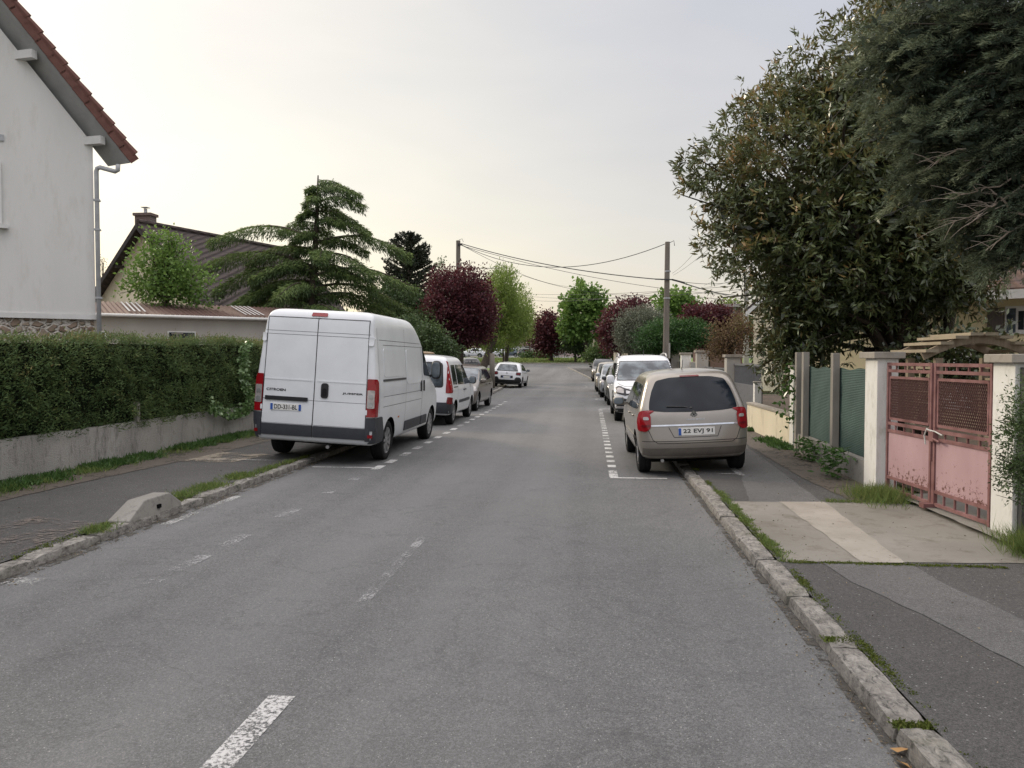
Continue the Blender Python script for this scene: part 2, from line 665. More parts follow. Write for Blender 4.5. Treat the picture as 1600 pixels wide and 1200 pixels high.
    def wheel(s, x, y, R, tw, sx, rim, spokes):
        mb = MB()
        r = R
        mb.lathe([(-sx * tw, r * .6), (-sx * tw, r * .9), (-sx * (tw - .015), r * .97), (-sx * tw * .8, r * .995), (-sx * tw * .6, r), (-sx * tw * .55, r * .975), (-sx * tw * .52, r), (-sx * tw * .4, r), (-sx * tw * .2, r * .99), (-sx * .012, r * .96), (0, r * .88), (0, r * .74), (-sx * .012, r * .66), (-sx * .03, r * .62)], 36, 'x', (x, y, R))
        mb.lathe([(-sx * tw, r * .6), (-sx * tw, .0)], 36, 'x', (x, y, R))
        w = mb.build('wheel', RUBBER, s.root, local=True, smooth=True, angle=35)
        m2 = MB()
        m2.lathe([(-sx * .012, r * .67), (-sx * .02, r * .62), (-sx * .07, r * .60), (-sx * .075, r * .58)], 32, 'x', (x, y, R))
        for k in range(spokes):
            a = 2 * PI * k / spokes + .3
            ca, sa = math.cos(a), math.sin(a)
            a0 = (x - sx * .035, y + ca * r * .12, R + sa * r * .12)
            a1 = (x - sx * .02, y + ca * r * .63, R + sa * r * .63)
            m2.bar(a0, a1, r * .13, .02, up=(1, 0, 0))
        m2.lathe([(-sx * .05, r * .17), (-sx * .02, r * .15), (-sx * .018, 0)], 16, 'x', (x, y, R))
        m2.build('rim', rim, w, local=True, smooth=True, angle=35)
        m3 = MB()
        m3.lathe([(-sx * .09, r * .6), (-sx * .09, 0)], 24, 'x', (x, y, R))
        m3.build('brake_disc', UNDER, w, local=True)

    def plate(s, ax, x, z, w, h, txt, blue_r=False, tilt=0.0, off=.012):
        loc, nrm = s.hit(ax, x, z)
        sg = -1 if ax == 'R' else 1
        y = loc.y + sg * off
        # stand clear of the curved panel behind
        for dx in (-w / 2, w / 2):
            l2, _ = s.hit(ax, x + dx, z)
            if l2: y = min(y, l2.y - off) if sg < 0 else max(y, l2.y + off)
        def put(me, name, mat, cx, dy, par):
            for v in me.vertices:
                q = v.co.copy()
                v.co = ((x + cx) + q.x * (1 if sg < 0 else -1), y + sg * dy, z + q.z)
            return link_mesh(name, me, mat, par)
        mb = MB().box((x, y - sg * .01, z), (w, .024, h))
        pl = mb.build('number_plate', PLATE, s.root, local=True, bevel=.003)
        for q in ((-1, 1) if blue_r else (-1,)):
            MB().box((x + q * (w / 2 - .022) * (1 if sg < 0 else -1), y + sg * .003, z), (.04, .004, h - .008)).build('plate_band', PLBLUE, pl, local=True)
        if txt:
            put(text_mesh(txt, w - (.13 if blue_r else .10), h * .68, .018), 'plate_lettering', INK, 0 if blue_r else .02, .0045, pl)
        return pl

    def text(s, name, ax, txt, x, z, w, h, mat, bold=.02, off=.017):
        me = text_mesh(txt, w, h, bold)
        d = -1 if ax == 'R' else 1
        for v in me.vertices:
            a = x + v.co.x * (1 if ax == 'R' else -1); b = z + v.co.z
            loc, nrm = s.hit(ax, a, b)
            if loc: v.co = loc + nrm * off
        return link_mesh(name, me, mat, s.root)

    def mirrors(s, y, z, x, size, shell, glassdir=-1, sides=(-1, 1)):
        for sx in sides:
            c = (sx * (x + size[0]), y, z)
            m = MB().ell(c, size, .6, 18, 10)
            m.bar((sx * (x - .06), y + .03, z - size[2] * .7), (sx * (x + size[0]), y, z - size[2] * .6), .06, .05)
            mo = m.build('mirror', shell, s.root, local=True, smooth=True, angle=40)
            g = MB().ell((c[0], y - size[1] * .93, z), (size[0] * .82, .008, size[2] * .82), .6, 18, 8)
            g.build('mirror_glass', PALE_GLASS, mo, local=True, smooth=True)

    def handles(s, pts, mat, size=(.02, .09, .018), sides=('S', 'P')):
        for ax in sides:
            for (y, z) in pts:
                loc, n = s.hit(ax, y, z)
                if loc: MB().ell(loc + n * .012, size, .7, 12, 6).build('handle', mat, s.root, local=True, smooth=True)

def seat_rows(c, ys, z, w=.24, h=.3):
    pass

# ---- body families: (z, y_rear, y_front, half width, rear radius, front radius, rear bulge, front bulge)
def van_levels():
    L = 5.41
    return [(.30, .10, 5.25, .93, .08, .3, .02, .15), (.36, .03, 5.34, .985, .09, .32, .02, .2), (.5, .0, 5.40, 1.0, .09, .34, .02, .22),
            (.75, .015, L, 1.015, .08, .36, .02, .24), (1.0, .03, 5.34, 1.02, .08, .38, .02, .26), (1.12, .035, 5.15, 1.02, .08, .38, .02, .26),
            (1.25, .04, 4.85, 1.015, .08, .38, .02, .24), (1.36, .045, 4.56, 1.01, .08, .36, .02, .2), (1.45, .05, 4.45, 1.0, .08, .34, .02, .2), (1.8, .065, 4.10, .965, .08, .3, .02, .2),
            (2.05, .08, 3.83, .935, .08, .3, .02, .2), (2.2, .09, 3.6, .92, .08, .3, .02, .2), (2.34, .10, 3.3, .905, .09, .3, .02, .2), (2.42, .13, 3.12, .885, .11, .3, .02, .2),
            (2.475, .18, 2.98, .84, .14, .3, .02, .2), (2.50, .27, 2.85, .76, .16, .3, .02, .2)]

def modus_levels():
    lv = [(.24, .14, 3.85, .74, .24, .3, .10, .1), (.28, .07, 3.95, .80, .26, .3, .11, .14), (.40, .01, 4.02, .84, .28, .32, .12, .18), (.52, .0, 4.03, .855, .28, .34, .12, .2),
            (.60, .02, 4.02, .855, .26, .34, .11, .2), (.75, .05, 3.97, .855, .22, .32, .09, .2), (.86, .08, 3.80, .85, .20, .3, .08, .18), (.95, .11, 3.45, .835, .17, .3, .08, .16), (1.02, .145, 3.18, .815, .15, .26, .07, .14),
            (1.15, .21, 2.95, .775, .14, .24, .06, .12), (1.30, .285, 2.66, .725, .13, .22, .05, .1), (1.42, .35, 2.38, .685, .13, .2, .05, .1), (1.49, .42, 2.15, .645, .14, .2, .05, .1),
            (1.535, .52, 1.98, .58, .16, .2, .05, .1), (1.555, .68, 1.84, .48, .18, .2, .05, .1)]
    return [(a if a < .95 else .95 + (a - .95) * .965, b, c, d * .938) + tuple(r) for a, b, c, d, *r in lv]

def ludo_levels(L, W, H):
    w = W / 2; k = H / 1.82
    return [(.24, .14, L - .16, w - .1, .14, .25, .05, .1), (.30, .05, L - .06, w - .04, .16, .28, .05, .15), (.45, .0, L, w - .005, .16, .3, .05, .2), (.62, .02, L - .01, w, .14, .3, .04, .22),
            (.8, .04, L - .06, w, .12, .3, .04, .22), (.93 * k, .05, L - .16, w, .11, .3, .04, .22), (1.02 * k, .06, L - .45, w - .015, .10, .3, .04, .2), (1.11 * k, .07, L - .92, w - .035, .1, .26, .04, .16), (1.17 * k, .075, L - 1.08, w - .05, .1, .22, .04, .14),
            (1.32 * k, .09, L - 1.28, w - .085, .1, .2, .04, .12), (1.5 * k, .115, L - 1.52, w - .13, .1, .2, .04, .1), (1.65 * k, .15, L - 1.76, w - .17, .11, .2, .04, .1), (1.73 * k, .2, L - 1.95, w - .205, .12, .2, .04, .1),
            (1.775 * k, .29, L - 2.1, w - .26, .14, .2, .04, .1), (1.795 * k, .42, L - 2.25, w - .35, .16, .2, .04, .1)]

def hatch_levels(L, W, H):
    w = W / 2; k = H / 1.47
    return [(.20, .16, L - .16, w - .12, .2, .28, .08, .12), (.26, .06, L - .06, w - .05, .22, .32, .09, .16), (.42, .0, L, w - .008, .24, .36, .1, .22), (.58, .01, L - .01, w, .24, .36, .1, .24),
            (.72 * k, .05, L - .10, w, .22, .36, .09, .24), (.83 * k, .08, L - .36, w - .008, .2, .34, .08, .22), (.91 * k, .10, L - .8, w - .025, .17, .3, .08, .18), (.97 * k, .14, L - 1.03, w - .05, .15, .26, .07, .15),
            (1.10 * k, .25, L - 1.27, w - .095, .14, .22, .06, .12), (1.24 * k, .38, L - 1.56, w - .15, .14, .2, .05, .1), (1.35 * k, .50, L - 1.86, w - .2, .15, .2, .05, .1), (1.41 * k, .64, L - 2.1, w - .25, .16, .2, .05, .1),
            (1.445 * k, .84, L - 2.3, w - .33, .18, .2, .05, .1), (1.46 * k, 1.05, L - 2.45, w - .43, .2, .2, .05, .1)]
# ------------------------------------------------------------------ the white panel van
def lift_loc(p, yaw=0): return p
def build_van():
    gr = G(603, 718)
    Yr = 13.0          # rear axle
    xr = gr.x - .0           # outer face of right tyre
    roll = rad(3.1)
    cx = -4.50
    c = Car('panel_van', (cx, Yr - 1.0, .045), rad(-.3), roll, 'long high-roofed white panel van parked half on the left pavement', 'van', van_levels(), WHITE, (1.0, 4.45), 2.04, .345, .22, sub=2, crown=.03, rim=ALLOY, spokes=9, arch=.06)
    # lower dark corners and bumper
    c.patch('bumper', 'R', [(-1.005, .30), (1.005, .30), (1.005, .42), (-1.005, .42)], DKPLAST, .05, .012, .06, skirt=.09)
    for sx in (-1, 1):
        c.patch('bumper_corner', 'R', [(sx * .872, .42), (sx * .998, .42), (sx * 1.002, .80), (sx * .872, .79)], DKPLAST, .03, .01, .05, skirt=.05)
        c.patch('bumper_side', 'S' if sx > 0 else 'P', [(.0, .32), (.58, .32), (.60, .50), (.42, .80), (.0, .80)], DKPLAST, .022, .03, .06)
        t = c.patch('tail_light', 'R', [(sx * .872, .81), (sx * 1.0, .81), (sx * .995, 1.36), (sx * .955, 1.42), (sx * .872, 1.42)], REDL, .022, .015, .04, skirt=.05)
        c.patch('tail_light_side', 'S' if sx > 0 else 'P', [(.03, .81), (.17, .81), (.19, 1.36), (.12, 1.42), (.05, 1.42)], REDL, .016, .02, .05, parent=t)
        c.patch('clear_lens', 'R', [(sx * .882, .95), (sx * .985, .95), (sx * .98, 1.24), (sx * .882, 1.24)], CLEARL, .03, .015, .04, parent=t)
        c.patch('lamp_ring', 'R', [(sx * .90, .97), (sx * .968, .97), (sx * .968, 1.05), (sx * .90, 1.05)], ALLOY, .036, .035, .03, parent=t)
        c.patch('reversing_lens', 'R', [(sx * .905, 1.11), (sx * .965, 1.11), (sx * .96, 1.17), (sx * .905, 1.17)], AMBERL if sx > 5 else ALLOY, .036, .01, .03, parent=t)
        c.patch('reflector', 'R', [(sx * .915, .475), (sx * .965, .475), (sx * .965, .525), (sx * .915, .525)], REDL, .036, .005, .03)
        c.patch('hinge', 'R', [(sx * .855, 1.95), (sx * .915, 1.95), (sx * .915, 2.09), (sx * .855, 2.09)], WHITE, .03, .02, .04, skirt=.04)
        c.patch('hinge', 'R', [(sx * .865, .84), (sx * .89, .84), (sx * .89, .92), (sx * .865, .92)], WHITE, .03, .01, .04, skirt=.04)
    for a, b in ((-.872, -.008), (.008, .872)):
        d = c.patch('rear_door', 'R', [(a, .63), (b, .63), (b * .985 if b > .1 else b, 2.34), (a * .965 if a < -.1 else a, 2.34)], WHITE, .012, .02, .06, skirt=.012)
        c.patch('door_kick_panel', 'R', [(a, .435), (b, .435), (b, .615), (a, .615)], DKPLAST, .018, .012, .06, parent=d)
        # pressed rib and upper step
        c.patch('pressed_rib', 'R', [(a + .03, 1.335), (b - .03, 1.335), (b - .03, 1.355), (a + .03, 1.355)], WHITE, .019, .008, .06, parent=d)
        c.strip('panel_crease', [('R', [(a, 2.075), (b, 2.075)], False), ('R', [(a, 2.13), (b, 2.13)], False), ('R', [(a, 1.02), (b, 1.02)], False)], GAP, .006, .0135, parent=d)
    c.strip('panel_gap', [('R', [(-.005, .43), (.0, 2.36)], False), ('R', [(-.875, .43), (-.842, 2.35)], False), ('R', [(.875, .43), (.842, 2.35)], False), ('R', [(-.845, 2.352), (.845, 2.352)], False)], INK, .012, .013)
    c.patch('high_brake_light', 'R', [(-.13, 2.385), (.14, 2.385), (.13, 2.44), (-.12, 2.44)], REDL, .016, .015, .04, skirt=.03)
    c.patch('door_handle', 'R', [(.115, 1.07), (.235, 1.07), (.235, 1.315), (.115, 1.315)], BLACKPL, .03, .05, .03, skirt=.03)
    c.patch('handle_recess', 'R', [(.14, 1.10), (.21, 1.10), (.21, 1.23), (.14, 1.23)], RUBBER, .036, .03, .03)
    c.patch('plate_lamp_bar', 'R', [(-.82, 1.0), (-.10, 1.0), (-.10, 1.065), (-.82, 1.065)], BLACKPL, .035, .012, .05, skirt=.03)
    c.plate('R', -.46, .895, .52, .11, 'DD-331-BL', True, off=.02)
    c.text('badge_lettering', 'R', 'CITROEN', -.645, 1.17, .33, .042, INK, .03)
    c.text('badge_lettering', 'R', 'JUMPER', .64, 1.165, .34, .036, INK, .03)
    # right and left flanks
    for ax in ('S', 'P'):
        c.patch('cab_window', ax, [(3.50, 1.42), (4.36, 1.36), (4.33, 1.44), (3.93, 1.95), (3.50, 1.98)], GLASS, .006, .05, .06)
        c.patch('rub_strip', ax, [(2.02, .42), (3.28, .42), (3.28, .60), (2.02, .60)], DKPLAST, .02, .02, .08)
        c.patch('rub_strip', ax, [(3.36, .42), (3.92, .42), (3.86, .60), (3.36, .60)], DKPLAST, .02, .02, .08)
        c.strip('panel_gap', [(ax, [(2.0, .40), (2.0, 2.30)], False), (ax, [(3.34, .40), (3.34, 1.98)], False), (ax, [(3.36, .50), (3.4, 1.98)], False), (ax, [(.55, 1.98), (3.95, 1.98)], False),
                              (ax, [(.28, .85), (.25, 2.25)], False), (ax, [(.5, .95), (3.3, .95)], False), (ax, [(.5, 1.12), (3.3, 1.12)], False), (ax, [(.35, 2.06), (3.3, 2.05)], False)], GAP, .007, .002)
        c.patch('pressed_panel', ax, [(.55, 1.45), (1.93, 1.45), (1.93, 1.92), (.55, 1.92)], WHITE, .008, .06, .08)
        c.patch('pressed_panel', ax, [(2.08, 1.28), (3.26, 1.28), (3.26, 1.92), (2.08, 1.92)], WHITE, .008, .06, .08)
        c.patch('slide_rail', ax, [(.48, 1.375), (1.98, 1.375), (1.98, 1.41), (.48, 1.41)], BLACKPL, .012, .008, .08)
        c.patch('door_handle', ax, [(3.20, 1.10), (3.27, 1.10), (3.27, 1.32), (3.20, 1.32)], BLACKPL, .02, .03, .04)
        c.patch('door_handle', ax, [(3.46, 1.10), (3.53, 1.10), (3.53, 1.32), (3.46, 1.32)], BLACKPL, .02, .03, .04)
        c.patch('side_marker', ax, [(1.5, .70), (1.58, .70), (1.58, .73), (1.5, .73)], AMBERL, .008, .005, .04)
    c.patch('windscreen', 'F', [(-.78, 1.42), (.78, 1.42), (.66, 2.02), (-.66, 2.02)], GLASS, .006, .06, .08)
    for sx in (-1, 1):
        c.patch('headlight', 'F', [(sx * .62, .95), (sx * .93, 1.02), (sx * .9, 1.28), (sx * .72, 1.2)], CLEARL, .01, .04, .06)
    c.patch('grille', 'F', [(-.5, .62), (.5, .62), (.55, .86), (-.55, .86)], BLACKPL, .01, .04, .08)
    c.mirrors(4.28, 1.52, 1.0, (.11, .075, .20), BLACKPL)
    m = MB().tube([(.18, .35, .28), (.22, .14, .27)], .03, 10)
    m.build('exhaust_pipe', ALLOY, c.root, local=True)
    m = MB().box((0, .5, .36), (1.3, .5, .12)).box((0, 3, .33), (1.5, 4.2, .12)).box((0, 1.0, .345), (1.6, .16, .16))
    m.build('chassis', UNDER, c.root, local=True)
    return c

def build_modus():
    a = G(1006, 735.5)
    loc = (1.545, a.y - .82, .035)
    c = Car('hatchback_car', loc, rad(1.2), rad(-2.7), 'beige metallic small family car seen from behind, two wheels on the right pavement', 'car', modus_levels(), BEIGE, (.74, 3.28), 1.64, .305, .19, sub=2, crown=.03, spokes=5)
    w = c.patch('rear_window', 'R', [(-.635, .975), (-.4, .95), (0, .94), (.4, .95), (.635, .975), (.62, 1.10), (.575, 1.25), (.50, 1.40), (.3, 1.438), (0, 1.448), (-.3, 1.438), (-.50, 1.40), (-.575, 1.25), (-.62, 1.10)], GLASS, .006, .04, .04)
    c.patch('high_brake_light', 'R', [(-.14, 1.438), (.14, 1.438), (.14, 1.458), (-.14, 1.458)], DREDL, .014, .008, .04)
    m = MB().tube([(-.05, .145, 1.0), (-.15, .13, 1.02), (-.38, .145, 1.03)], .009, 6).ell((-.03, .14, .995), (.03, .02, .02))
    m.build('wiper', BLACKPL, c.root, local=True)
    for sx in (-1, 1):
        t = c.patch('tail_light', 'R', [(sx * .62, .72), (sx * .69, .67), (sx * .75, .68), (sx * .765, .78), (sx * .75, .89), (sx * .705, .955), (sx * .65, .955), (sx * .615, .90)], REDL, .012, .05, .04, skirt=.04)
        ax = 'S' if sx > 0 else 'P'
        c.patch('tail_light_side', ax, [(.16, .67), (.30, .70), (.33, .82), (.26, .965), (.16, .985)], REDL, .010, .04, .04, parent=t)
        c.patch('clear_lens', 'R', [(sx * .635, .84), (sx * .715, .84), (sx * .715, .885), (sx * .65, .885)], CLEARL, .018, .02, .03, parent=t)
        c.patch('dark_lens', 'R', [(sx * .63, .745), (sx * .74, .745), (sx * .74, .77), (sx * .635, .77)], DREDL, .018, .01, .03, parent=t)
        # flank
        c.patch('side_window', ax, [(.46, 1.0), (.68, .98), (.74, 1.33), (.60, 1.34)], GLASS, .005, .04, .05)
        c.patch('side_window', ax, [(.73, .98), (1.52, .96), (1.52, 1.36), (.82, 1.35)], GLASS, .005, .04, .05)
        c.patch('side_window', ax, [(1.58, .96), (2.95, .96), (2.40, 1.34), (1.58, 1.36)], GLASS, .005, .04, .05)
        c.strip('panel_gap', [(ax, [(1.55, .30), (1.55, 1.42)], False), (ax, [(2.72, .32), (2.78, .95)], False), (ax, [(.9, .62), (.78, .8), (.72, .96)], False), (ax, [(.95, .33), (2.72, .33)], False)], INK, .009, .002)
        c.patch('rub_strip', ax, [(1.0, .50), (2.66, .50), (2.66, .56), (1.0, .56)], BEIGE, .014, .02, .06)
    c.handles([(1.02, .86), (1.74, .86)], BEIGE)
    c.strip('chrome_strip', [('R', [(-.615, .757), (.615, .757)], False)], CHROME, .022, .013)
    c.strip('panel_gap', [('R', [(-.66, .70), (-.60, .55), (-.53, .50), (.53, .50), (.60, .55), (.66, .70)], False),
                          ('R', [(-.37, .73), (-.30, .585), (.32, .585), (.38, .73)], False), ('R', [(-.80, .53), (.80, .53)], False), ('R', [(-.665, .97), (-.66, .985)], False)], INK, .009, .003)
    c.patch('lower_bumper', 'R', [(-.835, .27), (.835, .27), (.845, .43), (-.845, .43)], flat_mat('dark_bumper_tone', (.10, .088, .075), .5), .008, .03, .05)  # lower bumper panel in a darker tone than the body paint
    c.plate('R', .02, .665, .52, .11, '22 EVJ 91', False, off=.012)
    c.text('badge_lettering', 'R', 'GRAND MODUS', .02, .835, .26, .024, ALLOY, .02, off=.006)
    # lozenge badge (outer ring and open centre)
    loc0, n = c.hit('R', 0, .905)
    def loz(w, h, y): w *= 1.25; h *= 1.2; return [(-w, y, .905), (0, y, .905 - h), (w, y, .905), (0, y, .905 + h)]
    yb = loc0.y - .012
    o = loz(.042, .055, yb); i = loz(.020, .028, yb)
    MB().add(o + i, [(k, (k + 1) % 4, (k + 1) % 4 + 4, k + 4) for k in range(4)]).prism(o, (0, 0, 0), (0, .01, 0)).build('badge', CHROME, c.root, local=True)
    MB().add(loz(.013, .018, yb - .003), [(0, 1, 2, 3)]).build('badge_centre', INK, c.root, local=True)
    c.mirrors(2.72, 1.0, .83, (.10, .06, .075), BEIGE)
    MB().tube([(-.03, .95, 1.545), (-.03, .78, 1.70)], [.008, .003], 6).build('antenna', BLACKPL, c.root, local=True)
    c.patch('windscreen', 'F', [(-.66, 1.05), (.66, 1.05), (.54, 1.42), (-.54, 1.42)], GLASS, .006, .05, .08)
    MB().box((0, 2, .24), (1.2, 3.2, .1)).box((0, .74, .30), (1.4, .1, .1)).build('chassis', UNDER, c.root, local=True)
    MB().tube([(-.45, .4, .24), (-.47, .16, .235)], .025, 10).build('exhaust_pipe', ALLOY, c.root, local=True)
    return c

def front_face(c, L, W, H, paint, kind='hatch', detail=True, plate_txt=None):
    k = H / 1.47 if kind == 'hatch' else H / 1.82
    w = W / 2
    if kind == 'hatch':
        c.patch('windscreen', 'F', [(-w + .14, .98 * k), (w - .14, .98 * k), (w - .25, 1.37 * k), (-w + .25, 1.37 * k)], PALE_GLASS if paint in (SILVERP, TAUPE) else GLASS, .006, .06, .06)
        for s in (-1, 1):
            h = c.patch('headlight', 'F', [(s * (w - .42), .64 * k), (s * (w - .10), .66 * k), (s * (w - .06), .80 * k), (s * (w - .18), .82 * k), (s * (w - .36), .73 * k)], CLEARL, .012, .04, .05)
            c.patch('headlight_side', 'S' if s > 0 else 'P', [(L - .48, .68 * k), (L - .25, .66 * k), (L - .28, .80 * k), (L - .5, .82 * k)], CLEARL, .008, .03, .05, parent=h)
            c.patch('fog_light_recess', 'F', [(s * (w - .36), .32), (s * (w - .12), .32), (s * (w - .14), .45), (s * (w - .34), .45)], BLACKPL, .008, .03, .05)
        c.patch('grille', 'F', [(-.42, .62 * k), (.42, .62 * k), (.38, .70 * k), (-.38, .70 * k)], BLACKPL, .008, .03, .05)
        c.patch('lower_grille', 'F', [(-.46, .27), (.46, .27), (.42, .42), (-.42, .42)], BLACKPL, .008, .03, .05)
        c.strip('panel_gap', [('F', [(-w + .14, .96 * k), (-w + .3, .75 * k), (w - .3, .75 * k), (w - .14, .96 * k)], False)], INK, .008, .003)
        c.plate('F', 0, .50, .5, .11, plate_txt, True, off=.012)

def flank_hatch(c, L, W, H, handles=BLACKPL):
    k = H / 1.47
    for ax in ('S', 'P'):
        c.patch('side_window', ax, [(.62, 1.02 * k), (1.75, .97 * k), (1.75, 1.34 * k), (.98, 1.33 * k)], GLASS, .005, .05, .06)
        c.patch('side_window', ax, [(1.81, .97 * k), (L - 1.18, .95 * k), (L - 1.95, 1.33 * k), (1.81, 1.35 * k)], GLASS, .005, .05, .06)
        c.strip('panel_gap', [(ax, [(1.78, .28), (1.78, 1.38 * k)], False), (ax, [(L - 1.22, .3), (L - 1.15, .93 * k)], False), (ax, [(.98, .6), (.8, .8), (.75, .95)], False), (ax, [(1.1, .28), (L - 1.2, .28)], False)], INK, .009, .002)
        c.patch('sill', ax, [(1.05, .21), (L - 1.15, .21), (L - 1.15, .30), (1.05, .30)], DKPLAST, .008, .01, .08)
    c.handles([(1.2, .84 * k), (2.0, .84 * k)], handles)

def hatch_facing_us(name, label, front_pt, rot, paint, L=4.05, W=1.74, H=1.47, plate_txt=None, rails=False, roll=0, group=None, z=0):
    # car faces the camera: local +y points to -Y of the world
    c = Car(name, front_pt, PI + rot, roll, label, 'car', hatch_levels(L, W, H), paint, (.68, L - .86), W, .31, .19, sub=1, group=group)
    front_face(c, L, W, H, paint, 'hatch', plate_txt=plate_txt)
    flank_hatch(c, L, W, H)
    c.mirrors(L - 1.28, .98 * H / 1.47, W / 2 - .05, (.10, .07, .075), paint)
    c.patch('rear_window', 'R', [(-.55, .98), (.55, .98), (.46, 1.3), (-.46, 1.3)], GLASS, .006, .05, .08)
    MB().box((0, L / 2, .2), (1.1, L - .8, .08)).build('chassis', UNDER, c.root, local=True)
    if rails:
        for s in (-1, 1):
            MB().tube([(s * (W / 2 - .34), .7, 1.40 * H / 1.47), (s * (W / 2 - .33), .85, 1.47 * H / 1.47), (s * (W / 2 - .33), 1.7, 1.49 * H / 1.47), (s * (W / 2 - .35), 2.2, 1.40 * H / 1.47)], .02, 6).build('roof_rail', ALLOY, c.root, local=True, smooth=True)
    return c

def loc_front(xc, yfront, L, z=0.0):
    """root position (rear centre) of a car facing us whose nose is at yfront"""
    return (xc, yfront + L, z)

def build_kangoo():
    a = G(708, 663)
    L, W, H = 4.21, 1.83, 1.82
    c = Car('people_carrier', (a.x - W / 2 + .03, a.y - .72, .04), rad(-.4), rad(3.0), 'white boxy leisure van with tall red tail lights, ahead of the panel van', 'van', ludo_levels(L, W, H), WHITE2, (.75, 3.42), W, .31, .2, sub=2)
    c.patch('rear_window', 'R', [(-.66, 1.03), (.66, 1.03), (.60, 1.60), (-.60, 1.60)], PALE_GLASS, .005, .09, .06)
    c.patch('window_seal', 'R', [(-.70, .99), (.70, .99), (.64, 1.64), (-.64, 1.64)], BLACKPL, .003, .10, .06)
    for s in (-1, 1):
        ax = 'S' if s > 0 else 'P'
        t = c.patch('tail_light', 'R', [(s * .765, .86), (s * .90, .86), (s * .86, 1.35), (s * .775, 1.74), (s * .73, 1.74), (s * .765, 1.3)], REDL, .014, .02, .04, skirt=.04)
        c.patch('tail_light_side', ax, [(.14, .86), (.27, .88), (.25, 1.3), (.29, 1.66), (.24, 1.68), (.17, 1.3)], REDL, .010, .02, .05, parent=t)
        c.patch('bumper_side', ax, [(.0, .26), (.42, .26), (.40, .56), (.25, .66), (.0, .66)], DKPLAST, .012, .03, .06)
        c.patch('reflector', ax, [(.06, .58), (.22, .58), (.22, .74), (.08, .76)], DREDL, .018, .02, .05)
        c.patch('side_window', ax, [(.40, 1.08), (.95, 1.06), (.98, 1.58), (.50, 1.58)], GLASS, .005, .06, .06)
        c.patch('side_window', ax, [(1.06, 1.06), (1.95, 1.04), (1.95, 1.58), (1.10, 1.58)], GLASS, .005, .05, .06)
        c.patch('side_window', ax, [(2.04, 1.04), (3.0, 1.05), (2.55, 1.56), (2.04, 1.58)], GLASS, .005, .05, .06)
        c.patch('rub_strip', ax, [(1.25, .56), (2.0, .56), (2.0, .64), (1.25, .64)], DKPLAST, .012, .02, .08)
        c.patch('rub_strip', ax, [(2.08, .56), (2.9, .56), (2.9, .64), (2.08, .64)], DKPLAST, .012, .02, .08)
        c.patch('slide_rail', ax, [(.45, .99), (1.0, .99), (1.0, 1.015), (.45, 1.015)], BLACKPL, .008, .005, .08)
        c.strip('panel_gap', [(ax, [(1.0, .4), (1.0, 1.64)], False), (ax, [(2.0, .34), (2.0, 1.64)], False), (ax, [(3.0, .4), (3.08, 1.0)], False)], INK, .009, .002)
    c.handles([(1.9, .9), (2.12, .9)], BLACKPL)
    c.patch('bumper', 'R', [(-.9, .26), (.9, .26), (.9, .62), (-.9, .58)], DKPLAST, .014, .03, .06)
    c.plate('R', 0, .80, .52, .11, None, True)
    c.mirrors(3.05, 1.13, .86, (.11, .07, .11), BLACKPL)
    m = MB().ell((0, .95, 1.86), (.24, .14, .035), .8, 20, 8)
    m.build('roof_light', flat_mat('dull_amber', (.28, .20, .12), .5), c.root, local=True, smooth=True)
    c.patch('windscreen', 'F', [(-.72, 1.18), (.72, 1.18), (.62, 1.62), (-.62, 1.62)], GLASS, .006, .06, .08)
    MB().box((0, 2.1, .26), (1.3, 3.2, .1)).box((0, .75, .31), (1.5, .12, .12)).build('chassis', UNDER, c.root, local=True)

